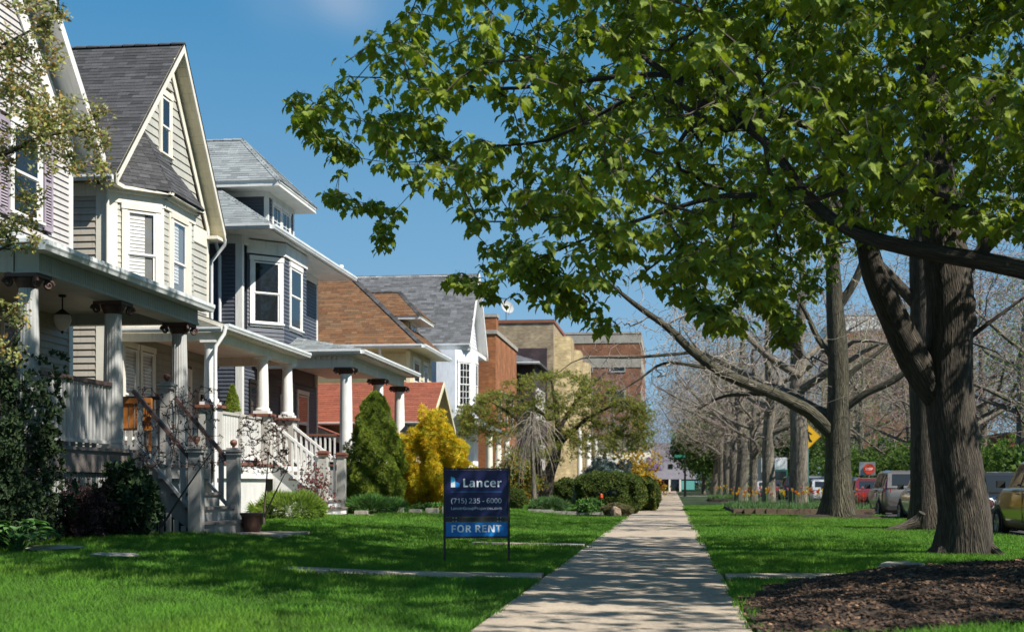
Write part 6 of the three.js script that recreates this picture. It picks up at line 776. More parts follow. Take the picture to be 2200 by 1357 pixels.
// tulip beds in the parkway
function tulipBed(label, x0, x1, d0, d1, n, sd, edge) {
  seed(sd); const t = thing('tulip_bed', label, 'flower bed', [(x0 + x1) / 2, 0, -(d0 + d1) / 2]), so = G(); so.hexa([[x0, 0, -d0], [x1, 0, -d0], [x1, 0, -d1], [x0, 0, -d1], [x0 + 0.1, 0.13, -d0 - 0.1], [x1 - 0.1, 0.13, -d0 - 0.1], [x1 - 0.1, 0.13, -d1 + 0.1], [x0 + 0.1, 0.13, -d1 + 0.1]]); part(t, 'soil', so, M.soil);
  if (edge) { const k = Math.round((x1 - x0) / 0.36); for (let i = 0; i < k; i++) { const a = x0 + (x1 - x0) * i / k, b = x0 + (x1 - x0) * (i + 1) / k - 0.012, dd = d0 - 0.12 + 0.35 * Math.pow(Math.abs((i + 0.5) / k - 0.5) * 2, 4); part(t, 'edging_block', G().box(a, b, -0.02, 0.23 + rr(-0.012, 0.012), dd, dd + 0.2), M.brickDark2); } }
  const mats = []; for (let i = 0; i < n * 5; i++) { const p = [rr(x0 + 0.1, x1 - 0.1), 0.12, -rr(d0 + 0.1, d1 - 0.1)]; mats.push(frameUp(p, [gs() * 0.15, 1, gs() * 0.15], rr(0.16, 0.3), rr(0.2, 0.36))); } copies(t, 'tulip_leaves', bladeTuft, LM.tulip, mats);
  for (let i = 0; i < n; i++) { const p = [rr(x0 + 0.15, x1 - 0.15), 0.12, -(d0 + 0.15 + (d1 - d0 - 0.3) * Math.pow(rnd(), 1.8))], h = rr(0.46, 0.74), c = FLOW[Math.floor(Math.pow(rnd(), 1.3) * FLOW.length)], o = thing('tulip', label.split(' ')[0] + ' bed', 'tulip', p); scene.remove(o); const q = new THREE.Group(); q.name = 'tulip'; q.position.set(p[0] - t.o[0], p[1], p[2] - t.o[2]); t.add(q); q.o = p; const st = new THREE.Mesh(tulipStem, LM.tulip); st.name = 'stem'; st.scale.y = h; const fl = new THREE.Mesh(tulipHead, c); fl.name = 'flower_head'; fl.position.y = h; fl.scale.setScalar(rr(0.85, 1.25)); st.castShadow = fl.castShadow = st.receiveShadow = fl.receiveShadow = true; q.add(st, fl); }
  return t;
}
M.brickDark2 = std([0.24, 0.17, 0.12], { map: concT, roughness: 0.95 });
const tulipStem = G().tube([[0, 0, 0], [0.01, 0.5, 0], [0, 1, 0]], [0.008, 0.007, 0.006], 5, false).build(), tulipHead = (() => { const g = G(); for (let i = 0; i < 6; i++) { const a = i / 6 * 6.283, c = Math.cos(a), s = Math.sin(a), c2 = Math.cos(a + 0.55), s2 = Math.sin(a + 0.55), c1 = Math.cos(a - 0.55), s1 = Math.sin(a - 0.55); g.quad([0, 0, 0], [0.042 * c1, 0.04, 0.042 * s1], [0.03 * c, 0.115, 0.03 * s], [0.042 * c2, 0.04, 0.042 * s2]); } return g.build(); })();
const FLOW = [[0.75, 0.5, 0.03], [0.75, 0.5, 0.03], [0.75, 0.6, 0.06], [0.75, 0.3, 0.03], [0.7, 0.25, 0.05], [0.75, 0.65, 0.2], [0.65, 0.3, 0.32]].map((c) => leafMat(c, 0.35));
tulipBed('long stone edged tulip bed around the pale street tree', 2.0, 6.5, 44.3, 55, 85, 361, true); tulipBed('farther orange and pink tulip bed without edging', 2.1, 4.6, 78, 84, 26, 362, false);
{ const t = thing('kniphofia', 'single red flower spike beside the hedge', 'flower', on(1292, 44.2)), p = t.o; part(t, 'stalk', G().tube([p, add(p, [0, 0.62, 0])], [0.01, 0.007], 5), LM.lily); part(t, 'flower_head', G().lathe(add(p, [0, 0.55, 0]), [[0.01, 0], [0.05, 0.05], [0.04, 0.14], [0, 0.2]], 8), std([0.6, 0.06, 0.015])); }

// ---------- mulch and grass ----------
const mulchPoly = [[0.62, 9.2], [0.63, 12.0], [0.85, 13.6], [1.25, 14.5], [1.9, 15.3], [3.0, 16.7], [4.2, 17.6], [5.4, 18.2], [6.66, 18.4], [6.66, 8.8], [4.6, 9.6], [2.9, 10.15], [2.1, 10.0], [1.5, 9.4]];
const inPoly = (x, d, P) => { let c = false; for (let i = 0, j = P.length - 1; i < P.length; j = i++) if ((P[i][1] > d) !== (P[j][1] > d) && x < (P[j][0] - P[i][0]) * (d - P[i][1]) / (P[j][1] - P[i][1]) + P[i][0]) c = !c; return c; };
const edgeDist = (x, d, P) => { let m = 9; for (let i = 0, j = P.length - 1; i < P.length; j = i++) { const ex = P[i][0] - P[j][0], ed = P[i][1] - P[j][1], t = clamp(((x - P[j][0]) * ex + (d - P[j][1]) * ed) / (ex * ex + ed * ed), 0, 1); m = Math.min(m, Math.hypot(x - P[j][0] - ex * t, d - P[j][1] - ed * t)); } return m; };
const mulchY = (x, d) => groundY(x, d) - 0.01 + 0.16 * sst(0, 1.4, edgeDist(x, d, mulchPoly)) + 0.03 * Math.sin(x * 3.1 + d) * Math.sin(d * 2.3) + 0.02 * Math.sin(x * 8 + d * 5);
{
  const g = G(), s = 0.12; for (let x = 0.6; x < 6.7; x += s) for (let d = 9; d < 18.5; d += s) { if (!inPoly(x + s / 2, d + s / 2, mulchPoly)) continue; const p = (a, b) => [a, mulchY(a, b) + 0.03, -b]; g.quad(p(x, d), p(x + s, d), p(x + s, d + s), p(x, d + s)); } struct('mulch_bed', g, M.soil);
  const chip = G().box(-0.5, 0.5, 0, 0.16, -0.22, 0.22).build(), mats = [], cols = []; seed(401); for (let i = 0; i < 60000; i++) { const x = rr(0.5, 6.68), d = rr(9.0, 18.6); if (!inPoly(x + gs() * 0.06, d + gs() * 0.06, mulchPoly)) continue; const l = rr(0.015, 0.055), w = rr(0.35, 0.9), up = nrm([gs() * 0.45, 1, gs() * 0.45]), p = [x, mulchY(x, d) + 0.03 + rr(0, 0.012), -d]; mats.push(frameUp(p, up, l, l * w)); const r = rnd(), k = rr(0.6, 1.3); cols.push(r < 0.05 ? [3.2 * k, 3 * k, 2.6 * k] : r < 0.25 ? [1.7 * k, 1.5 * k, 1.3 * k] : [k, k * 0.95, k * 0.9]); } 
  const h = new THREE.Group(); h.name = 'wood_chips'; h.userData = { kind: 'stuff' }; scene.add(h); h.o = [0, 0, 0]; copies(h, 'chips', chip, std([0.085, 0.055, 0.037], { roughness: 1 }), mats, cols);
  // bare earth ring at the furrowed tree
  const e = at(1800, 1112, 41.4), m2 = [], q = G(); for (let i = 0; i < 24; i++) { const a = i / 24 * 6.283, b = (i + 1) / 24 * 6.283, R = (k) => 1.15 + 0.15 * Math.sin(k * 3) + 0.1 * Math.sin(k * 7), f = (k, s2, y) => [e[0] + Math.cos(k) * R(k) * s2 * 1.3, y, e[2] + Math.sin(k) * R(k) * s2]; q.quad(f(a, 0, 0.14), f(a, 0.5, 0.12), f(b, 0.5, 0.12), f(b, 0, 0.14)); q.quad(f(a, 0.5, 0.12), f(a, 1, 0.0), f(b, 1, 0.0), f(b, 0.5, 0.12)); } struct('tree_mulch', q, M.soil); for (let i = 0; i < 3000; i++) { const a = rnd() * 6.283, r = Math.sqrt(rnd()) * 1.2; m2.push(frameUp([e[0] + Math.cos(a) * r * 1.3, 0.14 - 0.1 * r, e[2] + Math.sin(a) * r], nrm([gs() * 0.5, 1, gs() * 0.5]), rr(0.03, 0.08), rr(0.02, 0.05))); } copies(h, 'chips', chip, std([0.07, 0.045, 0.032], { roughness: 1 }), m2);
}
{ // lawn, blade by blade in tufts
  const mk = (n, rad, hh, w, sd) => { seed(sd); const g = G(); for (let i = 0; i < n; i++) { const a = rnd() * 6.283, r = Math.sqrt(rnd()) * rad, p = [Math.cos(a) * r, 0, Math.sin(a) * r], h = hh * rr(0.55, 1.15), b = rnd() * 6.283, lean = [Math.cos(b) * h * rr(0.1, 0.75), h, Math.sin(b) * h * rr(0.1, 0.75)], s = mul(nrm(cross(lean, [Math.sin(b * 3), 0, Math.cos(b * 2)])), w / 2), m = add(p, [lean[0] * 0.35, h * 0.6, lean[2] * 0.35]); g.quad(sub(p, s), add(p, s), add(m, mul(s, 0.8)), sub(m, mul(s, 0.8))); g.tri(sub(m, mul(s, 0.8)), add(m, mul(s, 0.8)), add(p, lean)); } return g.build(); };
  const tA = mk(26, 0.085, 0.078, 0.0075, 1), tB = mk(40, 0.17, 0.07, 0.011, 2), mA = [], cA = [], mB = [], cB = [], n2 = (x, y) => vnoise(x, y, 4096, 4096, 5); seed(402);
  const bare = (x, d) => (x > -1.45 && x < 0.59) || (x > 6.7 && x < 15.6) || (x < -1.44 && x > -4.47 && d > 14.62 && d < 15.48) || (x > 0.58 && d > 14.74 && d < 15.58) || (x > -3.42 && x < -1.4 && d > 22.32 && d < 23.18) || inPoly(x, d, mulchPoly) || (x < -8.3 && d > 16) || (x < -5.95 && x > -8.4 && d > 19.85 && d < 21.6) || (x < -7.2 && d > 31.7 && d < 33.6) || (x > 2 && x < 6.5 && d > 44.2 && d < 55) || (d > 42.5 && x < -1.44 && x > -5 && d < 58 && x > -3.6) || (Math.hypot((x - 4.95) / 1.3, d - 41.4) < 1.1) || (x < -8.4 && d > 26);
  const put = (x, d, far) => { if (bare(x, d)) return; const pn = n2(x * 0.9 + 50, d * 0.9 + 50), pq = n2(x * 3.1 + 9, d * 3.1 + 80), y = groundY(x, d) - 0.012, up = [gs() * 0.12, 1, gs() * 0.12], h = 0.55 + 0.6 * pn + 0.45 * pq; (far ? mB : mA).push(frameUp([x, y, -d], up, 1, h)); const k = 0.6 + 0.55 * pq + 0.25 * rnd(), yl = Math.max(0, pn - 0.55) * 0.9; (far ? cB : cA).push([k * (1 + yl), k * (1 + yl * 0.3), k]); };
  for (let d = 7.6; d < 20.5; d += 0.082) for (let x = -10; x < 6.7; x += 0.082) { const R = x * ca + d * sa, F = d * ca - x * sa, u = 1100 + FPX * R / F; if (u < -220 || u > 2420) continue; put(x + rr(-0.05, 0.05), d + rr(-0.05, 0.05), false); }
  for (let d = 20.5; d < 62; d += 0.17) for (let x = -10; x < 6.7; x += 0.17) { const R = x * ca + d * sa, F = d * ca - x * sa, u = 1100 + FPX * R / F; if (u < -60 || u > 2260) continue; put(x + rr(-0.1, 0.1), d + rr(-0.1, 0.1), true); }
  const h = new THREE.Group(); h.name = 'grass'; h.userData = { kind: 'stuff' }; scene.add(h); h.o = [0, 0, 0]; const gm = leafMat([0.1, 0.25, 0.014], 0.45); copies(h, 'near_grass', tA, gm, mA, cA); copies(h, 'far_grass', tB, gm, mB, cB);
}

// ---------- rent sign on the lawn ----------
{
  const pl0 = at(955, 1205, 17.3), pr0 = at(1093, 1203, 17.55), a = [pl0[0], 0, pl0[2]], b = [pr0[0], 0, pr0[2]], pl = wallPlane(a[0], -a[2], b[0], -b[2]), W = pl.L, g0 = groundY(a[0], -a[2]), F = (-a[2]) * ca - a[0] * sa, yv = (v) => EYE + (1038 - v) / FPX * F;
  const t = thing('rent_sign', 'navy and blue property rent sign in a dark metal frame on the lawn', 'sign', [(a[0] + b[0]) / 2, g0, (a[2] + b[2]) / 2]), top = yv(1004), m1 = yv(1110), m2 = yv(1121), bot = yv(1152), fm = std([0.045, 0.04, 0.04], { map: paintT, roughness: 0.5, metalness: 0.3 });
  for (const u of [0, W]) part(t, 'frame_post', G().pb(pl, u - 0.014, u + 0.014, g0 - 0.12, top + 0.012, -0.014, 0.014), fm);
  for (const [v0, v1] of [[top - 0.03, top - 0.004], [m2 + 0.002, m1 - 0.002], [bot - 0.024, bot]]) part(t, 'crossbar', G().pb(pl, 0.014, W - 0.014, v0, v1, -0.012, 0.012), fm);
  const canvas = (w, h, f) => { const c = document.createElement('canvas'); c.width = w; c.height = h; f(c.getContext('2d'), w, h); const x = new THREE.CanvasTexture(c); x.colorSpace = THREE.SRGBColorSpace; return x; };
  const panel = (name, v0, v1, tx) => { const p = (u, v, n) => pl(0.014 + (W - 0.028) * u, v0 + (v1 - v0) * v, n), g = G(); g.quad(p(0, 0, 0.005), p(1, 0, 0.005), p(1, 1, 0.005), p(0, 1, 0.005), [[0, 0], [1, 0], [1, 1], [0, 1]]); const k = part(t, name, g, std([1, 1, 1], { map: tx, roughness: 0.45 })); const bk = G(); bk.pb(pl, 0.014, W - 0.014, v0, v1, -0.004, 0.003); part(k, 'board', bk, M.iron); return k; };
  const fit = (x, s, font, w, px) => { let z = px; x.font = font.replace('#', z); const k = w / x.measureText(s).width; z *= k; x.font = font.replace('#', z); return z; };
  panel('info_panel', m1, top - 0.032, canvas(1180, 930, (x, w, h) => {
    x.fillStyle = '#10184a'; x.fillRect(0, 0, w, h); const X = (u) => (u - 100) / 782 * w, Y = (v) => (v - 98) / 614 * h;
    const poly = (c, p) => { x.fillStyle = c; x.beginPath(); p.forEach(([u, v], i) => (i ? x.lineTo(X(u), Y(v)) : x.moveTo(X(u), Y(v)))); x.fill(); };
    poly('#3fb2e0', [[165, 180], [219, 205], [219, 324], [165, 324]]); poly('#e6eff5', [[165, 268], [219, 245], [219, 324], [165, 324]]); poly('#1877bd', [[219, 245], [276, 272], [276, 324], [219, 324]]);
    x.fillStyle = '#f3f4f6'; x.textBaseline = 'alphabetic'; fit(x, 'Lancer', 'bold #px sans-serif', X(806) - X(306), 100); x.fillText('Lancer', X(306), Y(321));
    x.fillStyle = '#1d7ec4'; x.fillRect(X(165), Y(381), X(806) - X(165), 9); x.fillStyle = '#e9edf5'; fit(x, '(715) 235 - 6000', '#px sans-serif', X(806) - X(165), 100); x.fillText('(715) 235 - 6000', X(165), Y(532)); fit(x, 'LancerGroupProperties.com', '#px sans-serif', X(808) - X(165), 60); x.fillText('LancerGroupProperties.com', X(165), Y(618));
  }));
  panel('rent_panel', bot, m2, canvas(1180, 290, (x, w, h) => { x.fillStyle = '#0d79c6'; x.fillRect(0, 0, w, h); x.fillStyle = '#f1f3f5'; x.font = 'bold 130px sans-serif'; const s = (641 / 782 * w) / x.measureText('FOR RENT').width; x.save(); x.translate((165 - 104) / 782 * w, h * 0.72); x.scale(s, s * 1.0); x.fillText('FOR RENT', 0, 0); x.restore(); }));
  for (const v of [top - 0.017, m1 - 0.014, m2 + 0.012]) for (const u of [0.11, 0.15, W - 0.15, W - 0.11]) part(t, 'bolt', G().pb(pl, u - 0.006, u + 0.006, v - 0.005, v + 0.005, 0.0125, 0.017), M.metal);
}

// ---------- vehicles ----------
const carGlass = phy([0.02, 0.025, 0.028], { roughness: 0.04, ior: 1.5 }), tyreM = std([0.015, 0.015, 0.015], { roughness: 0.9 }), rimM = std([0.42, 0.43, 0.44], { roughness: 0.35, metalness: 0.8 }), blackTrim = std([0.02, 0.02, 0.02], { roughness: 0.6 }), tailRed = phy([0.35, 0.02, 0.01], { roughness: 0.15, clearcoat: 1 }), lampClear = phy([0.6, 0.62, 0.63], { roughness: 0.1, metalness: 0.3, clearcoat: 1 }), plateM = std([0.6, 0.6, 0.58], { roughness: 0.5 });
const tyreG = G().lathe([0, 0, 0], [[0.2, -0.1], [0.3, -0.11], [0.33, -0.08], [0.335, 0], [0.33, 0.08], [0.3, 0.11], [0.2, 0.1]], 26).build(), rimG = (() => { const g = G().lathe([0, 0, 0], [[0.215, 0.02], [0.215, 0.1], [0.2, 0.105], [0.19, 0.06], [0.05, 0.075], [0, 0.08]], 20); for (let i = 0; i < 5; i++) { const a = i / 5 * 6.283; g.beam([0.04 * Math.cos(a), 0.09, 0.04 * Math.sin(a)], [0.2 * Math.cos(a), 0.095, 0.2 * Math.sin(a)], 0.05, 0.02); } return g.build(); })();
function car(name, label, category, pos, turn, paint, o) { // local frame: nose to -z
  const t = thing(name, label, category, pos, 'cars parked along the kerb', turn); t.o = [0, 0, 0]; const L = o.L / 2, w = o.w / 2, hB = o.belt, R = o.roof, pm = phy(paint, { roughness: 0.3, clearcoat: 1, clearcoatRoughness: 0.04, metalness: o.metal ?? 0.25 });
  const st = [[-L, w * 0.72, 0.34, hB * 0.62], [-L + 0.06, w * 0.84, 0.26, o.hood * 0.84], [-L + 0.3, w * 0.95, 0.22, o.hood * 0.94], [-L + 0.9, w, 0.22, o.hood * 1.0], [o.ws - 0.1, w, 0.22, hB - 0.02], [0, w, 0.22, hB], [o.rb - 0.3, w, 0.22, hB + 0.02], [L - 0.45, w * 0.98, 0.24, o.deck], [L - 0.12, w * 0.94, 0.28, o.deck - 0.02], [L - 0.03, w * 0.88, 0.32, o.deck * 0.86], [L, w * 0.8, 0.4, o.deck * 0.7]];
  const sec = ([z, ww, yb, yt]) => { const m = yb + (yt - yb) * 0.5, p = [[0, yb], [ww * 0.86, yb], [ww * 0.96, yb + 0.08], [ww, m - 0.06], [ww * 1.0, m + 0.06], [ww * 0.975, yt - 0.13], [ww * 0.93, yt - 0.04], [ww * 0.83, yt + 0.005], [ww * 0.4, yt + 0.03], [0, yt + 0.035]]; return [...p.map(([x, y]) => [x, y, z]), ...p.slice(1, -1).reverse().map(([x, y]) => [-x, y, z])]; };
  const S = st.map(sec), n = S[0].length, bg = new THREE.BufferGeometry(), vs = S.flat(), ix = []; for (let i = 0; i + 1 < S.length; i++) for (let k = 0; k < n; k++) { const a = i * n + k, b = i * n + (k + 1) % n, c = a + n, d = b + n; ix.push(a, b, d, a, d, c); } for (const [s, f] of [[0, 1], [S.length - 1, 0]]) for (let k = 1; k + 1 < n; k++) f ? ix.push(s * n, s * n + k + 1, s * n + k) : ix.push(s * n, s * n + k, s * n + k + 1);
  bg.setAttribute('position', new THREE.BufferAttribute(new Float32Array(vs.flat()), 3)); bg.setIndex(ix); bg.computeVertexNormals(); const body = part(t, 'body', bg, pm);
  // cabin
  const B = (z, x, y) => [x, y, z], f0 = o.ws, f1 = o.rf, r1 = o.rr, r0 = o.rb, wb = w * 0.9, wt = w * 0.7, y0 = hB - 0.02, ym = R - 0.09, ring = [[f0, wb * 0.93, y0], [f1, wt, R - 0.02], [(f1 + r1) / 2, wt * 1.02, R + 0.01], [r1, wt * 0.98, R - 0.03], [r0, wb * 0.94, o.deck]];
  const cb = G(), mid = (f1 + r1) / 2, side = (s) => { const p = [B(f0, s * wb * 0.93, y0), B(f1 - 0.03, s * (wt + 0.045), ym), B(mid, s * (wt + 0.055), ym + 0.02), B(r1 + 0.02, s * (wt + 0.04), ym - 0.01), B(r0, s * wb * 0.94, o.deck), B(mid, s * wb * 1.0, y0)]; return p; }, sr = side(1), sl = side(-1), tr = [B(f1, wt * 0.9, R - 0.02), B(mid, wt * 0.92, R + 0.01), B(r1, wt * 0.9, R - 0.03)], tl = tr.map(([x, y, z]) => [-x, y, z]);
  for (const [p, q, s] of [[sr, tr, 1], [sl, tl, -1]]) { const Q = (a, b, c, d) => (s > 0 ? cb.quad(a, b, c, d) : cb.quad(d, c, b, a)); Q(p[5], p[2], p[1], p[0]); Q(p[4], p[3], p[2], p[5]); Q(p[1], p[2], q[1], q[0]); Q(p[2], p[3], q[2], q[1]); }
  cb.quad(sl[0], sr[0], sr[1], sl[1]).quad(tl[0], sl[1], sr[1], tr[0]).quad(tl[1], tl[0], tr[0], tr[1]).quad(tl[2], tl[1], tr[1], tr[2]).quad(sl[3], tl[2], tr[2], sr[3]).quad(sr[4], sl[4], sl[3], sr[3]); const cab = part(t, 'cabin', cb, pm);
  const lerp = (a, b, k) => a.map((v, i) => v + (b[i] - v) * k), glassQuad = (nm, a, b, c, d, off) => { const nn = nrm(cross(sub(b, a), sub(d, a))), o2 = mul(nn, off); part(t, nm, G().quad(...[a, b, c, d].map((p) => add(p, o2))), carGlass); };
  glassQuad('windshield', lerp(lerp(sl[0], sr[0], 0.06), lerp(sl[1], sr[1], 0.06), 0.1), lerp(lerp(sl[0], sr[0], 0.94), lerp(sl[1], sr[1], 0.94), 0.1), lerp(lerp(sl[0], sr[0], 0.93), lerp(sl[1], sr[1], 0.93), 0.94), lerp(lerp(sl[0], sr[0], 0.07), lerp(sl[1], sr[1], 0.07), 0.94), -0.01);
  glassQuad('rear_window', lerp(lerp(sr[4], sl[4], 0.1), lerp(sr[3], sl[3], 0.1), 0.16), lerp(lerp(sr[4], sl[4], 0.9), lerp(sr[3], sl[3], 0.9), 0.16), lerp(lerp(sr[4], sl[4], 0.9), lerp(sr[3], sl[3], 0.9), 0.93), lerp(lerp(sr[4], sl[4], 0.1), lerp(sr[3], sl[3], 0.1), 0.93), -0.01);
  for (const [p, s] of [[sr, 1], [sl, -1]]) { const q = (zz, k) => { const bot = zz < mid ? lerp(p[0], p[5], (zz - f0) / (mid - f0)) : lerp(p[5], p[4], (zz - mid) / (r0 - mid)), z1 = f1 + (r1 - f1) * clamp((zz - f0 - 0.25) / (r0 - f0 - 0.5), 0, 1), top = z1 < mid ? lerp(p[1], p[2], (z1 - f1) / (mid - f1)) : lerp(p[2], p[3], (z1 - mid) / (r1 - mid)); return lerp(bot, top, k); }; for (const [z0, z1] of o.side) { const e = [q(z0, 0.08), q(z1, 0.08), q(z1, 0.92), q(z0, 0.92)].map((v) => add(v, [s * 0.02, 0.006, 0])); part(t, 'side_window', s > 0 ? G().quad(e[3], e[2], e[1], e[0]) : G().quad(...e), carGlass); } part(t, 'door_mirror', G().box(s * w * 0.98 - 0.02, s * (w + 0.17), hB - 0.02, hB + 0.13, -(f0 + 0.32), -(f0 + 0.44)), o.dark ? pm : blackTrim); for (const z of o.handles || [0.2, 1.05]) part(t, 'door_handle', G().box(s * w * 0.985, s * (w + 0.015), hB - 0.16, hB - 0.13, -z - 0.1, -z + 0.06), pm); part(t, 'door_seam', G().box(s * w * 0.99, s * (w + 0.0035), 0.4, hB - 0.06, -mid - 0.006, -mid + 0.006), blackTrim); }
  for (const s of [-1, 1]) { for (const z of [-L + o.fa, L - o.ra]) { const wh = new THREE.Group(); wh.name = 'wheel'; wh.position.set(s * (w - 0.065), 0.33, z); wh.rotation.z = -s * Math.PI / 2; t.add(wh); part(wh, 'tyre', tyreG, tyreM); part(wh, 'rim', rimG, rimM); const arch = G(); arch.tube([[s * (w - 0.16), 0.36, z], [s * (w + 0.004), 0.36, z]], [0.39, 0.39], 26); part(t, 'wheel_arch', arch, blackTrim); }
    const tl2 = o.tall ? G().hexa([[s * w * 0.72, hB - 0.12, L - 0.02], [s * w * 0.93, hB - 0.12, L - 0.16], [s * w * 0.97, hB - 0.1, L - 0.42], [s * w * 0.72, hB - 0.1, L - 0.35], [s * (wt + 0.02), R - 0.25, r1 + 0.16], [s * (wt + 0.09), R - 0.25, r1 + 0.1], [s * (wt + 0.09), R - 0.25, r1 - 0.02], [s * (wt), R - 0.25, r1]]) : G().hexa([[s * w * 0.5, o.deck * 0.72, L + 0.005], [s * w * 0.87, o.deck * 0.72, L - 0.02], [s * w * 0.99, o.deck * 0.74, L - 0.3], [s * w * 0.5, o.deck * 0.74, L - 0.2], [s * w * 0.52, o.deck * 0.93, L - 0.02], [s * w * 0.9, o.deck * 0.92, L - 0.09], [s * w * 0.975, o.deck * 0.9, L - 0.3], [s * w * 0.52, o.deck * 0.9, L - 0.2]]); part(t, 'tail_light', tl2, tailRed);
    if (o.round) { const h = new THREE.Group(); h.name = 'headlight'; h.position.set(s * w * 0.66, 0.74, -L + 0.06); h.rotation.x = -Math.PI / 2; t.add(h); part(h, 'ring', G().lathe([0, 0, 0], [[0.1, -0.1], [0.135, -0.02], [0.135, 0.05], [0.105, 0.07]], 24), lampClear); part(h, 'lens', G().lathe([0, 0, 0], [[0.105, 0.055], [0.06, 0.075], [0, 0.08]], 20), std([0.1, 0.05, 0.05], { roughness: 0.15 })); } else part(t, 'headlight', G().hexa([[s * w * 0.5, 0.58, -L - 0.005], [s * w * 0.84, 0.6, -L + 0.1], [s * w * 0.97, 0.62, -L + 0.4], [s * w * 0.5, 0.6, -L + 0.3], [s * w * 0.55, 0.7, -L + 0.03], [s * w * 0.85, 0.74, -L + 0.14], [s * w * 0.955, 0.76, -L + 0.42], [s * w * 0.55, 0.7, -L + 0.3]]), lampClear); }
  part(t, 'bumper', G().box(-w * 0.84, w * 0.84, 0.34, 0.46, -L - 0.015, -L + 0.1), blackTrim); part(t, 'bumper', G().box(-w * 0.84, w * 0.84, 0.36, 0.5, L - 0.1, L + 0.02), o.bumper || blackTrim); part(t, 'licence_plate', G().box(-0.16, 0.16, o.deck * 0.7, o.deck * 0.7 + 0.16, -L - 0.012, -L - 0.004), plateM); part(t, 'grille', G().box(-w * 0.5, w * 0.5, 0.5, 0.62, L - 0.06, L + 0.008), blackTrim); t.o = pos; return t;
}
// boxes in car() give distance as -z: rear faces +z towards the camera
const suv = { L: 4.55, w: 1.82, belt: 1.05, hood: 1.0, roof: 1.66, ws: -1.15, rf: -0.4, rr: 1.75, rb: 2.18, deck: 1.06, side: [[-0.75, 0.12], [0.22, 1.1], [1.2, 1.7]], fa: 0.88, ra: 0.95, tall: true }, sedan = { L: 4.6, w: 1.78, belt: 0.93, hood: 0.86, roof: 1.43, ws: -1.0, rf: -0.2, rr: 0.95, rb: 1.6, deck: 0.95, side: [[-0.55, 0.3], [0.4, 1.1]], fa: 0.9, ra: 1.0 }, hatch = { L: 3.85, w: 1.7, belt: 0.96, hood: 0.92, roof: 1.44, ws: -0.75, rf: -0.25, rr: 1.5, rb: 1.82, deck: 0.96, side: [[-0.5, 0.35], [0.45, 1.3]], fa: 0.62, ra: 0.6, round: true };
const yR = -0.165, kx = 7.95;
car('parked_car', 'gold car cut off by the right edge of the picture', 'car', [8.1, yR, -29.6], 0, [0.42, 0.27, 0.045], { ...suv, belt: 1.14, hood: 1.06, deck: 1.12, roof: 1.72, metal: 0.5 });
car('parked_car', 'black hatchback facing us with a round ringed headlight behind the gold car', 'car', [7.95, yR, -34.6], Math.PI, [0.012, 0.014, 0.018], { ...hatch, roof: 1.5 });
car('parked_car', 'silver crossover half hidden behind the straight trunk', 'car', [kx, yR, -41.6], 0, [0.42, 0.44, 0.44], { ...suv, metal: 0.6 });
car('parked_car', 'bronze grey crossover with tall red tail lights', 'car', [kx, yR, -48.6], 0, [0.22, 0.2, 0.18], { ...suv, metal: 0.6 });
car('parked_car', 'maroon sedan parked beyond the crossovers', 'car', [kx, yR, -56], 0, [0.16, 0.02, 0.016], sedan);
car('parked_car', 'dark teal sedan ahead of the maroon one', 'car', [kx + 0.1, yR, -64.2], 0, [0.02, 0.05, 0.07], { ...sedan, roof: 1.5 });
car('parked_car', 'white sedan beside the yellow crossing sign', 'car', [kx, yR, -72.6], 0, [0.6, 0.6, 0.6], sedan);
car('parked_car', 'silver grey crossover behind the yellow crossing sign', 'car', [kx, yR, -80], 0, [0.28, 0.29, 0.31], { ...suv, metal: 0.5 });
car('parked_car', 'black crossover beside the pale street tree', 'car', [kx - 0.1, yR, -88.5], 0, [0.015, 0.015, 0.017], suv);
car('parked_car', 'dark sedan seen between the street trunks', 'car', [kx, yR, -99], 0, [0.06, 0.03, 0.03], sedan);
car('parked_car', 'pale blue sedan far along the kerb', 'car', [kx, yR, -108], 0, [0.2, 0.25, 0.32], sedan);
car('parked_car', 'far silver sedan at the end of the parked row', 'car', [kx, yR, -118], 0, [0.45, 0.45, 0.46], sedan);
{ const t = thing('delivery_truck', 'white box truck with a green cab far down the street', 'truck', [9.2, yR, -128]); part(t, 'cargo_box', G().box(8.1, 10.4, 0.6, 3.4, 124.5, 129.5), M.whiteCool); part(t, 'cab', G().box(8.2, 10.3, 0.35, 2.3, 122.5, 124.4), std([0.02, 0.12, 0.09], { roughness: 0.4 })); part(t, 'windshield', G().box(8.35, 10.15, 1.4, 2.15, 122.46, 122.5), carGlass); for (const x of [8.25, 10.05]) for (const d of [123.4, 128.2]) part(t, 'wheel', G().tube([[x, 0.3, -d], [x + 0.25, 0.3, -d]], [0.45, 0.45], 16), tyreM); }
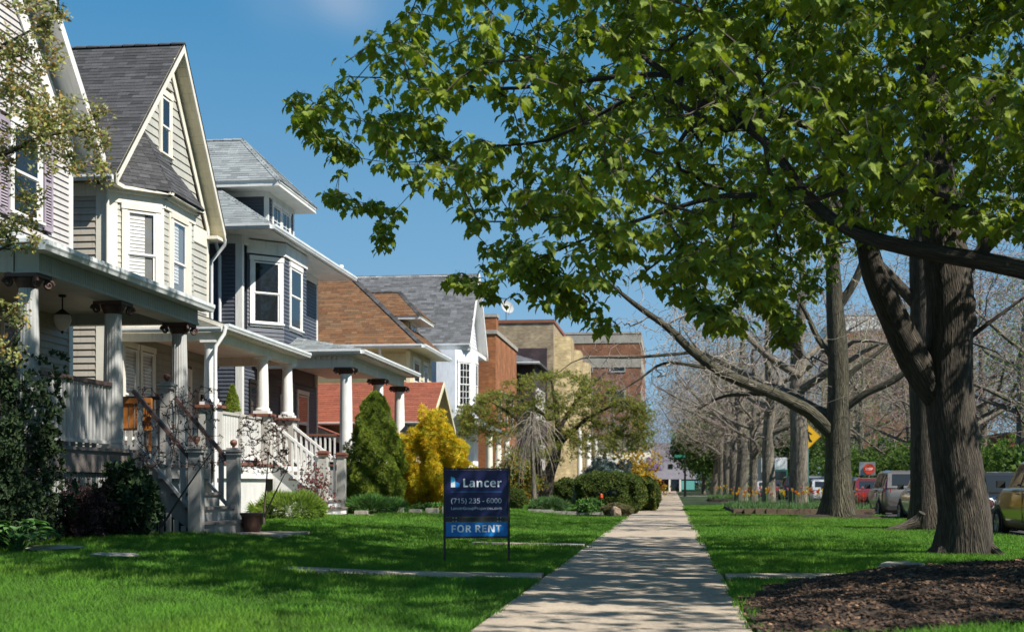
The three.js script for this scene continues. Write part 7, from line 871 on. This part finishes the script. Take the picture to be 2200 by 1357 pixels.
// ---------- street furniture ----------
{ const p = at(1735, 1038, 57), d = 57, x = p[0], s = 0.46, t = thing('crossing_sign', 'yellow diamond pedestrian crossing sign on a green post', 'sign', [x, 0, -d]), cy = at(1735, 937, d)[1], c = 0.78 / 2 * 1.414; part(t, 'post', G().tube([[x, -0.05, -d - 0.05], [x, cy + 0.5, -d - 0.05]], [0.075, 0.065], 12), M.poleGreen);
  const sg = G().prism([[x, cy - c, -d], [x + c, cy, -d], [x, cy + c, -d], [x - c, cy, -d]], [0, 0, 0.006]); const f = part(t, 'sign_face', sg, std([0.72, 0.4, 0.01], { roughness: 0.5 })); const z = -d + 0.012, k = c / 0.55, q = (...pts) => pts.map(([a, b]) => [x + a * k, cy + b * k, z]), bl = std([0.012, 0.012, 0.012], { roughness: 0.6 }), g = G(); 
  const shp = (pts) => { for (let i = 1; i + 1 < pts.length; i++) g.tri(pts[0], pts[i], pts[i + 1]); }; const disc = []; for (let i = 0; i < 12; i++) disc.push([0.0 + 0.045 * Math.cos(i * 0.5236), 0.26 + 0.05 * Math.sin(i * 0.5236)]); shp(q(...disc)); shp(q([-0.05, 0.2], [0.06, 0.2], [0.09, 0.0], [-0.06, 0.0])); shp(q([-0.05, 0.2], [-0.16, 0.1], [-0.17, 0.02], [-0.13, 0.03], [-0.11, 0.09], [-0.04, 0.13])); shp(q([0.06, 0.2], [0.15, 0.12], [0.2, 0.09], [0.19, 0.06], [0.12, 0.08], [0.07, 0.12])); shp(q([-0.06, 0.01], [0.03, 0.01], [-0.04, -0.12], [-0.12, -0.28], [-0.17, -0.26])); shp(q([0.02, 0.01], [0.09, 0.01], [0.13, -0.18], [0.2, -0.2], [0.2, -0.24], [0.08, -0.23])); part(f, 'walking_figure', g, bl); const bd = G(); const rim = (r0, r1) => { const P = [[0, -1], [1, 0], [0, 1], [-1, 0]]; for (let i = 0; i < 4; i++) { const a = P[i], b = P[(i + 1) % 4]; bd.quad([x + a[0] * r0, cy + a[1] * r0, z - 0.003], [x + b[0] * r0, cy + b[1] * r0, z - 0.003], [x + b[0] * r1, cy + b[1] * r1, z - 0.003], [x + a[0] * r1, cy + a[1] * r1, z - 0.003]); } }; rim(c * 0.97, c * 0.945); part(f, 'border', bd, bl); }
{ const d = 90, p = at(1868, 1007, d), t = thing('stop_sign', 'red octagonal stop sign above the parked cars', 'sign', [p[0], -0.1, -d]), r = 0.38, o = []; for (let i = 0; i < 8; i++) { const a = (i + 0.5) / 8 * 6.2832; o.push([p[0] + r * Math.cos(a), p[1] + r * Math.sin(a), -d]); } part(t, 'post', G().tube([[p[0], -0.2, -d - 0.04], [p[0], p[1] + 0.35, -d - 0.04]], [0.03, 0.03], 8), M.metal); const f = part(t, 'sign_face', G().prism(o, [0, 0, 0.005]), std([0.5, 0.05, 0.02], { roughness: 0.5 }));
  const c = document.createElement('canvas'); c.width = 256; c.height = 96; const x = c.getContext('2d'); x.fillStyle = '#b8321c'; x.fillRect(0, 0, 256, 96); x.fillStyle = '#f2efe8'; x.font = 'bold 84px sans-serif'; x.textAlign = 'center'; x.fillText('STOP', 128, 78); const tx = new THREE.CanvasTexture(c); tx.colorSpace = THREE.SRGBColorSpace; part(f, 'lettering', G().quad([p[0] - 0.3, p[1] - 0.12, -d + 0.009], [p[0] + 0.3, p[1] - 0.12, -d + 0.009], [p[0] + 0.3, p[1] + 0.12, -d + 0.009], [p[0] - 0.3, p[1] + 0.12, -d + 0.009], [[0, 0], [1, 0], [1, 1], [0, 1]]), std([1, 1, 1], { map: tx, roughness: 0.5 })); part(t, 'yellow_marker', G().box(p[0] - 0.62, p[0] - 0.55, 0.6, p[1], d + 0.3, d + 0.34), std([0.7, 0.45, 0.02])); part(t, 'back_plate', G().box(p[0] - 0.62, p[0] + 0.42, p[1] - 0.42, p[1] + 0.46, d + 0.1, d + 0.12), M.metal); }
{ const t = thing('bicycle', 'bicycle leaning by the hedge at the sidewalk edge', 'bicycle', [-1.72, 0, -78]), g = (k) => t.o && k, X = -1.72; for (const d of [77.5, 78.55]) { const ring = []; for (let i = 0; i <= 24; i++) { const a = i / 24 * 6.2832; ring.push([X, 0.34 + 0.33 * Math.sin(a), -d - 0.33 * Math.cos(a)]); } const w = part(t, 'wheel', G().tube(ring, ring.map(() => 0.022), 6, false), tyreM), sp = G(); for (let i = 0; i < 12; i++) { const a = i / 12 * 6.2832; sp.beam([X, 0.34, -d], [X, 0.34 + 0.32 * Math.sin(a), -d - 0.32 * Math.cos(a)], 0.006, 0.006, [1, 0, 0]); } part(w, 'spoke', sp, M.metal); }
  const fr = (a, b, r = 0.016) => G().tube([[X, a[0], -a[1]], [X, b[0], -b[1]]], [r, r], 8); part(t, 'frame', fr([0.34, 77.5], [0.8, 77.72]).tube([[X, 0.3, -78.1], [X, 0.8, -77.74]], [0.016, 0.016], 8).tube([[X, 0.3, -78.1], [X, 0.85, -78.3]], [0.016, 0.016], 8).tube([[X, 0.78, -77.74], [X, 0.8, -78.28]], [0.016, 0.016], 8).tube([[X, 0.3, -78.1], [X, 0.34, -78.55]], [0.012, 0.012], 8).tube([[X, 0.75, -78.27], [X, 0.34, -78.55]], [0.01, 0.01], 8), M.iron); part(t, 'saddle', G().box(X - 0.07, X + 0.07, 0.86, 0.91, 78.18, 78.45), M.iron); part(t, 'handlebar', G().tube([[X - 0.28, 0.98, -77.85], [X, 0.96, -77.72], [X + 0.28, 0.98, -77.85]], [0.014, 0.014, 0.014], 8).tube([[X, 0.8, -77.72], [X, 0.96, -77.72]], [0.015, 0.015], 8), M.iron); }
{ const d = 112, p = at(1472, 1038, d), t = thing('street_name_pole', 'dark pole with green street name plates near the far corner', 'pole', [p[0], 0, -d]), h = at(1472, 982, d)[1]; part(t, 'post', G().tube([[p[0], -0.05, -d], [p[0], h + 0.2, -d]], [0.11, 0.07], 10), M.iron); part(t, 'name_plate', G().box(p[0] - 0.85, p[0] + 0.0, h, h + 0.2, d - 0.1, d - 0.08), std([0.02, 0.2, 0.12])); part(t, 'name_plate', G().box(p[0] - 0.02, p[0], h + 0.22, h + 0.42, d - 0.5, d + 0.4), std([0.02, 0.2, 0.12])); }
{ const p = at(1420, 1038, 122), t = thing('news_box', 'small orange red newspaper box beyond the shop', 'box', [p[0], 0, -122]); part(t, 'body', G().box(p[0] - 0.3, p[0] + 0.3, 0.35, 1.3, 121.7, 122.2), std([0.45, 0.08, 0.03], { roughness: 0.5 })); part(t, 'leg', G().box(p[0] - 0.28, p[0] - 0.2, 0, 0.35, 121.8, 122.1).box(p[0] + 0.2, p[0] + 0.28, 0, 0.35, 121.8, 122.1), M.iron); part(t, 'window', G().box(p[0] - 0.2, p[0] + 0.2, 0.85, 1.2, 121.66, 121.7), M.pane); }
// green thicket along the far side of the road
[[17.2, 56, 1.6], [18.5, 64, 1.9], [17.4, 76, 1.7], [18.2, 90, 2.1], [17.2, 100, 1.8], [18.4, 114, 2.3], [17.3, 128, 2.0], [18, 145, 2.6], [14, 170, 2.4], [10, 180, 2.8], [6, 185, 2.4], [22, 46, 1.5], [24, 58, 1.8]].forEach(([x, d, h], i) => shrub('roadside_bush', ['lime green bush', 'leafy green bush'][i % 2] + ' across the road, ' + ['first', 'second', 'third', 'fourth', 'fifth', 'sixth', 'seventh', 'eighth', 'ninth', 'tenth', 'eleventh', 'twelfth', 'thirteenth'][i] + ' of the thicket', 'bush', [x, -0.05, -d], { seed: 500 + i, rx: h * 1.5, rz: 4, h: h * 2, n: 1500, s: [0.16, 0.32], mat: i % 2 ? greenFar : springLime, lump: 0.3, shell: 0.9, stems: 6, group: 'green thicket across the road' }));

renderer.render(scene, camera);
